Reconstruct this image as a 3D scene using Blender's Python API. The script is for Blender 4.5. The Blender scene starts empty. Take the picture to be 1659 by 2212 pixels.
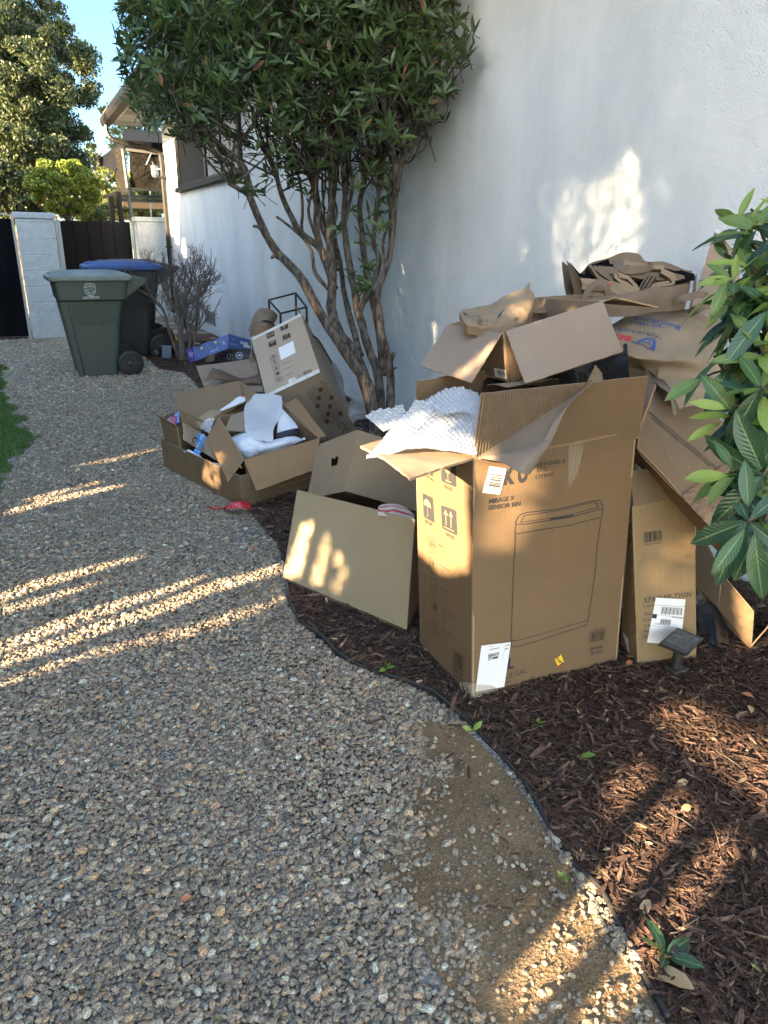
import bpy, math, random
import numpy as np
from mathutils import Vector, noise as mnoise
from mathutils.bvhtree import BVHTree
R = math.radians
random.seed(7); RNG = np.random.default_rng(7)
C = bpy.context.scene.collection
SC = bpy.context.scene

# ---------------------------------------------------------------- camera, world, sun, exposure
PITCH, ROLL, YAW, FOC, EYE = R(20.5), R(0.9), R(26.4), 1540.0, 1.4     # focal length in units of a 1659 x 2212 frame
fh = np.array([math.sin(YAW), math.cos(YAW), 0.0]); rt = np.array([math.cos(YAW), -math.sin(YAW), 0.0]); upv = np.array([0, 0, 1.0])
fw = fh*math.cos(PITCH) - upv*math.sin(PITCH); uu_ = upv*math.cos(PITCH) + fh*math.sin(PITCH)
r2 = rt*math.cos(ROLL) + uu_*math.sin(ROLL); u2 = uu_*math.cos(ROLL) - rt*math.sin(ROLL)
MC = np.array([r2, u2, fw]); CAM = np.array([0, 0, EYE])
cam = bpy.data.cameras.new('camera'); camo = bpy.data.objects.new('camera', cam); C.objects.link(camo)
cam.sensor_fit = 'VERTICAL'; cam.sensor_height = 36.0; cam.lens = 36.0*FOC/2212.0
cam.clip_start = 0.05; cam.clip_end = 500
from mathutils import Matrix
mw = Matrix(((r2[0], u2[0], -fw[0], 0), (r2[1], u2[1], -fw[1], 0), (r2[2], u2[2], -fw[2], EYE), (0, 0, 0, 1)))
camo.matrix_world = mw
SC.camera = camo
SUN_AZ, SUN_EL = 252.0, 17.0            # compass degrees from +Y towards +X, where the sun stands
w = bpy.data.worlds.new('World'); SC.world = w; w.use_nodes = True
nt = w.node_tree; nt.nodes.clear()
sky = nt.nodes.new('ShaderNodeTexSky'); sky.sky_type = 'NISHITA'; sky.sun_disc = False
sky.sun_elevation = R(SUN_EL); sky.sun_rotation = R(SUN_AZ); sky.air_density = 1.0; sky.dust_density = 1.0; sky.ozone_density = 1.0
bg = nt.nodes.new('ShaderNodeBackground'); bg.inputs[1].default_value = 0.15
wo = nt.nodes.new('ShaderNodeOutputWorld'); # the low northern sky, away from the sun, is a deeper and darker blue than the model's hazy horizon
stc = nt.nodes.new('ShaderNodeTexCoord'); sdp = nt.nodes.new('ShaderNodeVectorMath'); sdp.operation = 'DOT_PRODUCT'; sdp.inputs[1].default_value = (.18, .95, .25); nt.links.new(stc.outputs['Generated'], sdp.inputs[0])
smr = nt.nodes.new('ShaderNodeMapRange'); smr.interpolation_type = 'SMOOTHSTEP'; smr.inputs[1].default_value = .62; smr.inputs[2].default_value = .92; nt.links.new(sdp.outputs['Value'], smr.inputs[0])
smx = nt.nodes.new('ShaderNodeMix'); smx.data_type = 'RGBA'; smx.blend_type = 'MULTIPLY'; smx.inputs[7].default_value = (.20, .29, .40, 1); nt.links.new(smr.outputs[0], smx.inputs[0]); nt.links.new(sky.outputs[0], smx.inputs[6])
nt.links.new(smx.outputs[2], bg.inputs[0]); nt.links.new(bg.outputs[0], wo.inputs[0])
sl = bpy.data.lights.new('sun', 'SUN'); sl.energy = 5.0; sl.angle = R(0.6); sl.color = (1.0, 0.78, 0.52)
so = bpy.data.objects.new('sun', sl); C.objects.link(so)
a, e = R(SUN_AZ), R(SUN_EL)
TOSUN = np.array([math.sin(a)*math.cos(e), math.cos(a)*math.cos(e), math.sin(e)])
so.rotation_euler = Vector(TOSUN).to_track_quat('Z', 'Y').to_euler(); so.location = (-6, -3, 6)
SC.view_settings.view_transform = 'Standard'; SC.view_settings.look = 'None'; SC.view_settings.gamma = 1.0
SC.view_settings.exposure = 3.2
SC.view_settings.use_white_balance = True; SC.view_settings.white_balance_temperature = 7180
SC.cycles.use_denoising = True; SC.cycles.max_bounces = 7; SC.cycles.diffuse_bounces = 3; SC.cycles.glossy_bounces = 2
SC.cycles.transmission_bounces = 4; SC.cycles.transparent_max_bounces = 12; SC.cycles.caustics_reflective = False
SC.cycles.caustics_refractive = False; SC.cycles.sample_clamp_indirect = 4.0

# ---------------------------------------------------------------- measuring helpers (survey of the place from the photograph's frame)
def ray(p): return MC.T @ np.array([(p[0]-829.5)/FOC, -(p[1]-1106)/FOC, 1.0])
def G(u, v, z=0.0): d = ray((u, v)); return CAM + d*((z-EYE)/d[2])
def WX(u, v, X): d = ray((u, v)); return CAM + d*(X/d[0])
def WY(u, v, Y): d = ray((u, v)); return CAM + d*(Y/d[1])
def DP(u, v, t): return CAM + ray((u, v))*t
def PL(p, P0, n): d = ray(p); P0 = np.array(P0); n = np.array(n); return CAM + d*(((P0-CAM) @ n)/(d @ n))
def PR(P):
    c = MC @ (np.array(P)-CAM); return np.array([829.5+FOC*c[0]/c[2], 1106-FOC*c[1]/c[2], c[2]])
def snap(P, p): return DP(p[0], p[1], PR(P)[2])
def perp(p, H, hd): return PL(p, H, hd)
def nrm(a): a = np.array(a, float); return a/np.linalg.norm(a)
def zf(x0, y0, s): return lambda x, y: ((x0+x/s)/1.50693, (y0+y/s)/1.50693)

# ---------------------------------------------------------------- noise
_L = np.random.default_rng(3).random((32, 32, 32))
def vn(P, scale=1.0, seed=0):
    q = np.asarray(P, float)*scale + seed*7.31 + 1000.0
    i = np.floor(q).astype(int); f = q-i; f = f*f*(3-2*f); o = 0
    for dx in (0, 1):
        for dy in (0, 1):
            for dz in (0, 1):
                wgt = (f[..., 0] if dx else 1-f[..., 0])*(f[..., 1] if dy else 1-f[..., 1])*(f[..., 2] if dz else 1-f[..., 2])
                o = o + wgt*_L[(i[..., 0]+dx) % 32, (i[..., 1]+dy) % 32, (i[..., 2]+dz) % 32]
    return o*2-1
def fbm(P, scale, seed=0, n=3):
    return sum(vn(P, scale*2**k, seed+k)/2**k for k in range(n))
def crumple(u, v, seed, cells=10, slope=0.25):
    """creased-paper height over (u, v) in metres: difference of two maxima of planes, so it has straight folds"""
    r = np.random.default_rng(seed); o = 0
    U0, U1, V0, V1 = u.min(), u.max(), v.min(), v.max()
    for s in (1, -1):
        h = None
        for k in range(cells):
            a = r.uniform(0, 2*math.pi); g = r.uniform(.3, 1)*slope
            cx, cy = r.uniform(U0, U1), r.uniform(V0, V1)
            l = g*(math.cos(a)*(u-cx)+math.sin(a)*(v-cy)) + r.uniform(-.3, .3)*slope*.1
            h = l if h is None else np.maximum(h, l)
        o = o + s*h
    return o - np.mean(o)

# ---------------------------------------------------------------- mesh builder
class MB:
    def __init__(s): s.v = []; s.f = []; s.m = []; s.uv = []; s.n = 0
    def add(s, vs, fs, mat=0, uvs=None):
        vs = np.asarray(vs, float).reshape(-1, 3); b = s.n
        s.v.append(vs); s.n += len(vs)
        for k, f in enumerate(fs):
            s.f.append([b+i for i in f]); s.m.append(mat if not isinstance(mat, (list, np.ndarray)) else mat[k])
            s.uv.append([uvs[i] for i in f] if uvs is not None else None)
        return s
    def quad(s, a, b, c, d, mat=0): return s.add([a, b, c, d], [(0, 1, 2, 3)], mat)
    def box(s, o, ax, ay, az, mat=0, bev=0.0):
        o, ax, ay, az = map(lambda q: np.array(q, float), (o, ax, ay, az))
        if bev <= 0:
            vs = [o+i*ax+j*ay+k*az for k in (0, 1) for j in (0, 1) for i in (0, 1)]
            fs = [(0, 2, 3, 1), (4, 5, 7, 6), (0, 1, 5, 4), (2, 6, 7, 3), (0, 4, 6, 2), (1, 3, 7, 5)]
            return s.add(vs, fs, mat)
        la, lb, lc = (np.linalg.norm(q) for q in (ax, ay, az)); vs = []; idx = {}
        for k in (0, 1):
            for j in (0, 1):
                for i in (0, 1):
                    for ax_ in range(3):
                        t = [i, j, k]; t = np.array(t, float)
                        for q, L in enumerate((la, lb, lc)):
                            if q != ax_: t[q] += (1-2*[i, j, k][q])*min(bev/L, .49)
                        idx[(i, j, k, ax_)] = len(vs); vs.append(o+t[0]*ax+t[1]*ay+t[2]*az)
        fs = []
        for ax_ in range(3):
            o1, o2 = [q for q in range(3) if q != ax_]
            for s_ in (0, 1):
                c = []
                for (p, q) in ((0, 0), (1, 0), (1, 1), (0, 1)):
                    t = [0, 0, 0]; t[ax_] = s_; t[o1] = p; t[o2] = q; c.append(idx[(*t, ax_)])
                fs.append(c)
        for ax_ in range(3):            # edges along ax_
            o1, o2 = [q for q in range(3) if q != ax_]
            for p in (0, 1):
                for q in (0, 1):
                    t0 = [0, 0, 0]; t0[o1] = p; t0[o2] = q; t1 = list(t0); t1[ax_] = 1
                    fs.append([idx[(*t0, o1)], idx[(*t1, o1)], idx[(*t1, o2)], idx[(*t0, o2)]])
        for i in (0, 1):
            for j in (0, 1):
                for k in (0, 1): fs.append([idx[(i, j, k, 0)], idx[(i, j, k, 1)], idx[(i, j, k, 2)]])
        return s.add(vs, fs, mat)
    def bar(s, a, b, wd, th, up=(0, 0, 1), mat=0, bev=0):
        a, b = np.array(a, float), np.array(b, float); d = nrm(b-a); x = np.cross(d, up)
        x = nrm(x) if np.linalg.norm(x) > 1e-6 else np.array([1., 0, 0]); y = np.cross(x, d)
        return s.box(a-x*wd/2-y*th/2, b-a, x*wd, y*th, mat, bev)
    def grid(s, P, mat=0, uv=None, close_u=False, flip=False):
        P = np.asarray(P, float); nu, nv = P.shape[:2]; fs = []
        for i in range(nu-(0 if close_u else 1)):
            i2 = (i+1) % nu
            for j in range(nv-1):
                q = (i*nv+j, i2*nv+j, i2*nv+j+1, i*nv+j+1); fs.append(q[::-1] if flip else q)
        return s.add(P.reshape(-1, 3), fs, mat, None if uv is None else uv.reshape(-1, 2))
    def tube(s, pts, rad, n=8, mat=0, cap=True):
        pts = np.asarray(pts, float); m = len(pts); rad = np.broadcast_to(np.asarray(rad, float), (m,))
        T = np.gradient(pts, axis=0); T /= np.linalg.norm(T, axis=1)[:, None]+1e-12
        x = np.cross(T[0], [0, 0, 1.]); x = nrm(x) if np.linalg.norm(x) > 1e-3 else np.array([1., 0, 0])
        A = np.linspace(0, 2*math.pi, n, endpoint=False); rings = []
        for k in range(m):
            x = x - T[k]*(x @ T[k]); x = nrm(x); y = np.cross(T[k], x)
            rings.append(pts[k]+rad[k]*(np.cos(A)[:, None]*x+np.sin(A)[:, None]*y))
        vs = np.concatenate(rings); fs = []
        for k in range(m-1):
            for i in range(n):
                j = (i+1) % n; fs.append((k*n+i, k*n+j, (k+1)*n+j, (k+1)*n+i))
        if cap: fs.append(tuple(range(n))[::-1]); fs.append(tuple(range((m-1)*n, m*n)))
        return s.add(vs, fs, mat)
    def lathe(s, c, ax, prof, n=24, mat=0, cap=True):
        """prof: list of (radius, distance along axis)"""
        ax = nrm(ax); x = np.cross(ax, [0, 0, 1.]); x = nrm(x) if np.linalg.norm(x) > 1e-3 else np.array([1., 0, 0]); y = np.cross(ax, x)
        A = np.linspace(0, 2*math.pi, n, endpoint=False); c = np.array(c, float)
        vs = np.concatenate([c+ax*h+r*(np.cos(A)[:, None]*x+np.sin(A)[:, None]*y) for r, h in prof]); fs = []
        for k in range(len(prof)-1):
            for i in range(n):
                j = (i+1) % n; fs.append((k*n+i, k*n+j, (k+1)*n+j, (k+1)*n+i))
        if cap: fs.append(tuple(range(n))[::-1]); fs.append(tuple(range((len(prof)-1)*n, len(prof)*n)))
        return s.add(vs, fs, mat)
    def poly(s, pts, t, n, mat=0, emat=None):
        """flat polygon with thickness t towards -n"""
        pts = [np.array(p, float) for p in pts]; n = nrm(n); k = len(pts); vs = pts+[p-n*t for p in pts]
        fs = [tuple(range(k)), tuple(range(2*k-1, k-1, -1))]; ms = [mat, mat]
        for i in range(k): j = (i+1) % k; fs.append((i, k+i, k+j, j)); ms.append(mat if emat is None else emat)
        return s.add(vs, fs, ms)
    def sheet(s, p00, p10, p11, p01, t=.004, n=10, bulge=0., rough=.0015, jag=0., seed=0, mats=(0, 1, 0), cr=0., sag=None):
        """a board: front surface through four corners, thickness behind it, its own edge material"""
        p00, p10, p11, p01 = [np.array(p, float) for p in (p00, p10, p11, p01)]
        nn = nrm(np.cross(p10-p00, p01-p00)); L = np.linalg.norm(p10-p00); H = np.linalg.norm(p01-p00)
        a, b = np.meshgrid(np.linspace(0, 1, n+1), np.linspace(0, 1, n+1), indexing='ij')
        r = np.random.default_rng(seed+11)
        a2, b2 = a.copy(), b.copy()
        if jag:
            for arr, L_ in ((a2, L), (b2, H)):
                pass
            jj = lambda: np.cumsum(r.normal(0, 1, n+1)); nz = lambda q: q-np.linspace(q[0], q[-1], n+1)
            b2[:, -1] += nz(jj())*jag/H*.10 + r.normal(0, jag/H*.18, n+1); b2[:, 0] += 0
            a2[-1, :] += r.normal(0, jag/L*.15, n+1); a2[0, :] += r.normal(0, jag/L*.15, n+1)
        S = (((1-a2)*(1-b2))[..., None]*p00+(a2*(1-b2))[..., None]*p10+(a2*b2)[..., None]*p11+((1-a2)*b2)[..., None]*p01)
        d = bulge*4*a*(1-a)*b*(1-b)*4/4
        if rough: d = d+rough*fbm(S, 5.0, seed)*np.minimum(1, 8*a*(1-a)+.3)
        if cr: d = d+crumple(a*L, b*H, seed, 9, cr)*(4*a*(1-a))**.5
        if sag is not None: d = d+sag(a, b)
        F = S+d[..., None]*nn; B = F-t*nn
        uv = np.stack([a*L, b*H], -1)
        s.grid(F, mats[0], uv); s.grid(B, mats[2], uv, flip=True)
        for k in (0, n):
            s.grid(np.stack([F[k, :], B[k, :]], 0), mats[1], np.stack([uv[k], uv[k]], 0), flip=(k == n))
            s.grid(np.stack([F[:, k], B[:, k]], 0), mats[1], np.stack([uv[:, k], uv[:, k]], 0), flip=(k == 0))
        return s
    def arrays(s): return np.concatenate(s.v)
    def bvh(s): return BVHTree.FromPolygons([tuple(v) for v in s.arrays()], [tuple(f) for f in s.f])
    def build(s, name, mats, parent=None, smooth=False, label=None, kind=None, uvs=False, auto=None):
        V = s.arrays(); off = np.zeros(3)
        if parent is not None:
            q = parent
            while q is not None: off = off+np.array(q.location); q = q.parent
        me = bpy.data.meshes.new(name)
        me.from_pydata((V-off).tolist(), [], s.f)
        if not isinstance(mats, (list, tuple)): mats = [mats]
        for m in mats: me.materials.append(m)
        if len(mats) > 1: me.polygons.foreach_set('material_index', [min(i, len(mats)-1) for i in s.m])
        if any(u is not None for u in s.uv):
            ul = me.uv_layers.new(name='uv'); flat = []
            for f, u in zip(s.f, s.uv):
                for k in range(len(f)): flat.extend(u[k] if u is not None else (0.0, 0.0))
            ul.data.foreach_set('uv', flat)
        if smooth: me.polygons.foreach_set('use_smooth', [True]*len(me.polygons))
        me.update()
        o = bpy.data.objects.new(name, me); C.objects.link(o)
        if parent is not None: o.parent = parent
        if label: o['label'] = label
        if kind: o['kind'] = kind
        if auto:
            bm_ = o.modifiers.new('edges', 'BEVEL'); bm_.width = auto; bm_.segments = 2; bm_.limit_method = 'ANGLE'
        return o
def thing(name, label, cat, loc, group=None):
    o = bpy.data.objects.new(name, None); C.objects.link(o); o.location = tuple(float(x) for x in loc)
    o.empty_display_size = .1; o['label'] = label; o['category'] = cat
    if group: o['group'] = group
    return o
def tag(o, label, cat, group=None):
    o['label'] = label; o['category'] = cat
    if group: o['group'] = group
    return o
def cr_spline(P, n):
    """Catmull-Rom through rows of P (k, d) -> (n, d)"""
    P = np.asarray(P, float); k = len(P)
    if k == 2:
        t = np.linspace(0, 1, n)[:, None]; return P[0]*(1-t)+P[1]*t
    Q = np.concatenate([[2*P[0]-P[1]], P, [2*P[-1]-P[-2]]]); out = []
    for x in np.linspace(0, k-1, n):
        i = min(int(x), k-2); t = x-i; a, b, c, d = Q[i], Q[i+1], Q[i+2], Q[i+3]
        out.append(.5*((2*b)+(-a+c)*t+(2*a-5*b+4*c-d)*t*t+(-a+3*b-3*c+d)*t**3))
    return np.array(out)
def skin(rows, nu, nv):
    """rows: list of rows of 3-D points -> smooth (nu, nv, 3) surface"""
    A = np.array([cr_spline(r, nv) for r in rows]); k = A.shape[0]
    return cr_spline(A.reshape(k, -1), nu).reshape(nu, nv, 3)
def normals(S):
    a = np.gradient(S, axis=0); b = np.gradient(S, axis=1); n = np.cross(a, b); return n/(np.linalg.norm(n, axis=2)[..., None]+1e-12)
def metric(S):
    u = np.concatenate([np.zeros((1, S.shape[1])), np.cumsum(np.linalg.norm(np.diff(S, axis=0), axis=2), 0)])
    v = np.concatenate([np.zeros((S.shape[0], 1)), np.cumsum(np.linalg.norm(np.diff(S, axis=1), axis=2), 1)], 1)
    return u, v
def loftskin(mb, S, t=.0015, mat=0, bmat=None):
    N = normals(S); B = S-N*t; bmat = mat if bmat is None else bmat
    mb.grid(S, mat); mb.grid(B, bmat, flip=True)
    for k in (0, -1):
        mb.grid(np.stack([S[k, :], B[k, :]], 0), mat, flip=(k == -1)); mb.grid(np.stack([S[:, k], B[:, k]], 0), mat, flip=(k == 0))
    return mb
# ---------------------------------------------------------------- materials
def mat(name, col, rough=.8, metal=0., spec=.5, nz=None, bump=None, col2=None, trans=0., alpha=1., coat=0., emis=None, coord='Object'):
    """principled material; nz=(scale, detail, stretch) mixes col and col2; bump=(scale, distance)"""
    m = bpy.data.materials.new(name); m.use_nodes = True; t = m.node_tree; b = t.nodes['Principled BSDF']
    b.inputs['Base Color'].default_value = (*col, 1); b.inputs['Roughness'].default_value = rough; b.inputs['Metallic'].default_value = metal
    b.inputs['Specular IOR Level'].default_value = spec; b.inputs['Coat Weight'].default_value = coat
    b.inputs['Transmission Weight'].default_value = trans; b.inputs['Alpha'].default_value = alpha
    tc = t.nodes.new('ShaderNodeTexCoord'); mp = t.nodes.new('ShaderNodeMapping'); t.links.new(tc.outputs[coord], mp.inputs[0])
    if nz:
        if len(nz) > 2: mp.inputs['Scale'].default_value = nz[2]
        n = t.nodes.new('ShaderNodeTexNoise'); n.inputs['Scale'].default_value = nz[0]; n.inputs['Detail'].default_value = nz[1]
        t.links.new(mp.outputs[0], n.inputs[0])
        mr = t.nodes.new('ShaderNodeMapRange'); mr.inputs[1].default_value = .3; mr.inputs[2].default_value = .7
        t.links.new(n.outputs[0], mr.inputs[0])
        mx = t.nodes.new('ShaderNodeMix'); mx.data_type = 'RGBA'; mx.inputs[6].default_value = (*col, 1); mx.inputs[7].default_value = (*(col2 or tuple(c*.7 for c in col)), 1)
        t.links.new(mr.outputs[0], mx.inputs[0]); t.links.new(mx.outputs[2], b.inputs['Base Color'])
    if bump:
        n2 = t.nodes.new('ShaderNodeTexNoise'); n2.inputs['Scale'].default_value = bump[0]; n2.inputs['Detail'].default_value = 4
        t.links.new(mp.outputs[0], n2.inputs[0]); bp = t.nodes.new('ShaderNodeBump'); bp.inputs['Distance'].default_value = bump[1]
        bp.inputs['Strength'].default_value = 1.0
        t.links.new(n2.outputs[0], bp.inputs['Height']); t.links.new(bp.outputs[0], b.inputs['Normal'])
    return m
def cardboard(name, col, line=.25, k=1.0):
    """kraft board: fibre speckle, faint flutes showing through along v"""
    m = bpy.data.materials.new(name); m.use_nodes = True; t = m.node_tree; b = t.nodes['Principled BSDF']; L = t.links.new
    b.inputs['Roughness'].default_value = .78; b.inputs['Specular IOR Level'].default_value = .25
    tc = t.nodes.new('ShaderNodeTexCoord'); uv = t.nodes.new('ShaderNodeUVMap')
    n1 = t.nodes.new('ShaderNodeTexNoise'); n1.inputs['Scale'].default_value = 420; n1.inputs['Detail'].default_value = 3; L(tc.outputs['Object'], n1.inputs[0])
    n2 = t.nodes.new('ShaderNodeTexNoise'); n2.inputs['Scale'].default_value = 6; n2.inputs['Detail'].default_value = 5; L(tc.outputs['Object'], n2.inputs[0])
    mp = t.nodes.new('ShaderNodeMapping'); mp.inputs['Scale'].default_value = (70, 2.2, 1); L(uv.outputs[0], mp.inputs[0])
    n3 = t.nodes.new('ShaderNodeTexNoise'); n3.inputs['Scale'].default_value = 1.0; n3.inputs['Detail'].default_value = 2; L(mp.outputs[0], n3.inputs[0])
    def mixc(fac, a, bb):
        x = t.nodes.new('ShaderNodeMix'); x.data_type = 'RGBA'
        for i, q in ((0, fac), (6, a), (7, bb)):
            if isinstance(q, (tuple, float)): x.inputs[i].default_value = q if isinstance(q, float) else (*q, 1)
            else: L(q, x.inputs[i])
        return x.outputs[2]
    def rng(s, lo, hi, a=0., z=1.):
        x = t.nodes.new('ShaderNodeMapRange'); x.inputs[1].default_value = lo; x.inputs[2].default_value = hi; x.inputs[3].default_value = a; x.inputs[4].default_value = z; L(s, x.inputs[0]); return x.outputs[0]
    c = mixc(rng(n1.outputs[0], .35, .65), tuple(q*1.07 for q in col), tuple(q*.86 for q in col))
    c = mixc(rng(n2.outputs[0], .35, .75, 0, .45), c, tuple(q*.78 for q in col))
    c = mixc(rng(n3.outputs[0], .45, .7, 0, line), c, tuple(q*.74 for q in col))
    L(c, b.inputs['Base Color'])
    wv = t.nodes.new('ShaderNodeTexWave'); wv.inputs['Scale'].default_value = 48*k; wv.wave_profile = 'SIN'; L(uv.outputs[0], wv.inputs[0])
    bp = t.nodes.new('ShaderNodeBump'); bp.inputs['Distance'].default_value = .00022; L(wv.outputs[0], bp.inputs['Height'])
    bp2 = t.nodes.new('ShaderNodeBump'); bp2.inputs['Distance'].default_value = .004; L(n2.outputs[0], bp2.inputs['Height']); L(bp.outputs[0], bp2.inputs['Normal'])
    L(bp2.outputs[0], b.inputs['Normal'])
    return m
M = {}
M['kraft'] = cardboard('kraft board', (.185, .128, .080), .08)
M['kraft_warm'] = cardboard('warm kraft board', (.168, .110, .063), .07)
M['kraft_pale'] = cardboard('pale kraft board', (.29, .215, .14), .1)
M['kraft_grey'] = cardboard('greyish kraft liner', (.255, .193, .146), .05)
M['kraft_flute'] = cardboard('board with flutes showing', (.25, .172, .092), .3)
def edge_mat():
    m = mat('board edge', (.22, .14, .08), .9, nz=(900, 2), col2=(.40, .28, .17)); return m
M['edge'] = edge_mat()
M['flutes'] = mat('torn flutes', (.17, .115, .068), .85, nz=(40, 4), col2=(.22, .145, .085))
M['paper'] = mat('brown paper', (.145, .108, .076), .75, spec=.3, nz=(9, 6), col2=(.11, .08, .056), bump=(160, .0006))
M['paper_print'] = mat('printed bag paper', (.25, .19, .132), .75, spec=.3, nz=(9, 6), col2=(.20, .15, .10), bump=(120, .001))
M['paper_light'] = mat('light brown paper', (.235, .172, .112), .72, spec=.3, nz=(12, 6), col2=(.18, .13, .085), bump=(45, .002))
M['paper_dark'] = mat('dark brown paper', (.13, .085, .055), .8, nz=(10, 5), col2=(.08, .05, .035), bump=(120, .0008))
M['ink'] = mat('printing ink', (.03, .03, .035), .7, spec=.3)
M['ink_soft'] = mat('faded ink', (.06, .045, .032), .75, spec=.3)
M['ink_brown'] = mat('brown ink', (.10, .055, .035), .75, spec=.3)
M['ink_blue'] = mat('blue ink', (.03, .075, .21), .7, spec=.3)
M['ink_red'] = mat('red ink', (.42, .03, .05), .7, spec=.3)
M['board_mark'] = mat('unprinted kraft', (.28, .18, .095), .8, spec=.3)
M['label'] = mat('label paper', (.74, .75, .77), .55, nz=(3, 3), col2=(.66, .67, .70))
M['ink_grey'] = mat('grey ink', (.30, .30, .32), .7)
M['yellow'] = mat('yellow sticker', (.75, .55, .03), .5)
M['red'] = mat('red film', (.55, .03, .035), .3, nz=(60, 4), col2=(.35, .01, .015), coat=.4)
M['tape'] = mat('clear tape', (.62, .60, .56), .18, spec=.7, alpha=.38, nz=(60, 3), col2=(.42, .40, .36))
M['tape_brown'] = mat('brown packing tape', (.24, .115, .04), .08, spec=.8, coat=.6, nz=(14, 3, (1, 6, 1)), col2=(.15, .07, .025), bump=(45, .012))
M['tape_white'] = mat('white paper tape', (.62, .60, .57), .5, nz=(30, 3), col2=(.50, .46, .42))
M['tape_blue'] = mat('blue tape', (.06, .23, .58), .4)
M['black_plastic'] = mat('black plastic', (.018, .019, .02), .42, nz=(30, 5), col2=(.035, .036, .036), bump=(200, .0004))
M['rubber'] = mat('black rubber edging', (.012, .013, .013), .55, nz=(12, 5), col2=(.028, .026, .024), bump=(60, .0012))
M['green_plastic'] = mat('green bin plastic', (.060, .074, .063), .48, nz=(8, 6), col2=(.068, .09, .07), bump=(260, .0006))
M['lid_green'] = mat('weathered green lid', (.10, .125, .10), .45, nz=(5, 5), col2=(.22, .24, .22), bump=(260, .0006))
M['blue_plastic'] = mat('blue lid plastic', (.016, .055, .19), .5, nz=(5, 5), col2=(.03, .085, .24))
M['bin_black'] = mat('black bin plastic', (.018, .019, .021), .5, nz=(7, 5), col2=(.028, .03, .032), bump=(260, .0006))
M['white_mark'] = mat('white marking', (.62, .66, .62), .6)
M['metal'] = mat('dull steel', (.45, .45, .45), .35, metal=.9)
M['brown_metal'] = mat('brown painted metal', (.011, .009, .008), .45, spec=.35, nz=(6, 4), col2=(.017, .014, .012))
M['dark_metal'] = mat('black metal', (.02, .022, .02), .4)
M['black_wood'] = mat('black stained boards', (.006, .006, .008), .9, spec=.04, nz=(6, 5, (1, 1, .1)), col2=(.012, .012, .014), bump=(40, .002))
M['white_block'] = mat('white painted block', (.62, .64, .64), .85, nz=(14, 8), col2=(.50, .52, .52), bump=(38, .012))
M['white_wood'] = mat('weathered white trim', (.55, .54, .50), .8, nz=(20, 6, (1, 1, .2)), col2=(.40, .38, .33))
M['soffit'] = mat('cream painted soffit', (.30, .27, .23), .7, nz=(3, 3), col2=(.32, .29, .245))
M['roof'] = mat('roof shingle', (.10, .075, .065), .95, nz=(50, 4), col2=(.06, .05, .045))
M['window_frame'] = mat('dark grey window trim', (.03, .028, .024), .7, spec=.2, nz=(20, 4), col2=(.04, .037, .032))
M['black_frame'] = mat('black sash', (.012, .013, .016), .4)
M['screen'] = mat('insect screen', (.032, .031, .030), .8, spec=.2, nz=(900, 1), col2=(.024, .023, .022))
M['glass'] = mat('window glass', (.05, .055, .06), .04, spec=.8, coat=.5)
M['curtain'] = mat('pale curtain', (.36, .35, .33), .8, nz=(8, 2, (1, 14, .3)), col2=(.20, .19, .17))
M['foam'] = mat('white foam sheet', (.70, .73, .78), .5, nz=(9, 4), col2=(.55, .58, .65), bump=(90, .0015))
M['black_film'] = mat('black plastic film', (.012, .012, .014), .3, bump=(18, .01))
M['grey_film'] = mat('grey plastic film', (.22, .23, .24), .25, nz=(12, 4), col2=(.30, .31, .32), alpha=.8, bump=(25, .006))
M['shade_cloth'] = mat('black shade cloth', (.007, .007, .006), .9, spec=.1, nz=(18, 6, (1, 1, 2.2)), col2=(.034, .029, .022), alpha=.93, bump=(30, .01))
M['canopy'] = mat('dark canopy fabric', (.004, .005, .007), .85, spec=.15, nz=(3, 3), col2=(.007, .008, .010))
M['pole'] = mat('grey pole', (.13, .13, .12), .6)
M['rust'] = mat('rusty posts', (.022, .014, .011), .8)
M['white_plastic'] = mat('white plastic', (.70, .69, .66), .35)
M['wood_chip_base'] = mat('mulch bed', (.07, .042, .030), .95, nz=(60, 6), col2=(.12, .07, .05), bump=(70, .03))
M['sill_wood'] = mat('weathered board', (.05, .037, .025), .8, nz=(30, 4), col2=(.08, .055, .035))

def film(name, col, fac, rough=.2, tr=.45):
    """thin translucent film: clear + diffuse-transmitting + gloss"""
    m = bpy.data.materials.new(name); m.use_nodes = True; t = m.node_tree; b = t.nodes['Principled BSDF']; L = t.links.new; out = t.nodes['Material Output']
    b.inputs['Base Color'].default_value = (*col, 1); b.inputs['Roughness'].default_value = rough; b.inputs['Specular IOR Level'].default_value = .8
    tl = t.nodes.new('ShaderNodeBsdfTranslucent'); tl.inputs[0].default_value = (*col, 1)
    m1 = t.nodes.new('ShaderNodeMixShader'); m1.inputs[0].default_value = tr; L(b.outputs[0], m1.inputs[1]); L(tl.outputs[0], m1.inputs[2])
    tp = t.nodes.new('ShaderNodeBsdfTransparent'); m2 = t.nodes.new('ShaderNodeMixShader'); m2.inputs[0].default_value = fac
    L(tp.outputs[0], m2.inputs[1]); L(m1.outputs[0], m2.inputs[2]); L(m2.outputs[0], out.inputs[0]); return m
M['bubble'] = film('bubble wrap', (.52, .55, .60), .66, .04, .12)
M['foam_film'] = film('translucent foam wrap', (.80, .83, .88), .66, .35, .4)
M['clear_film'] = film('clear plastic film', (.72, .76, .80), .30, .08, .2)
M['tape'] = film('clear tape', (.55, .48, .38), .22, .08, .05)
M['pane'] = film('clear glass pane', (.70, .75, .80), .10, .03, .1)

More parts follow.
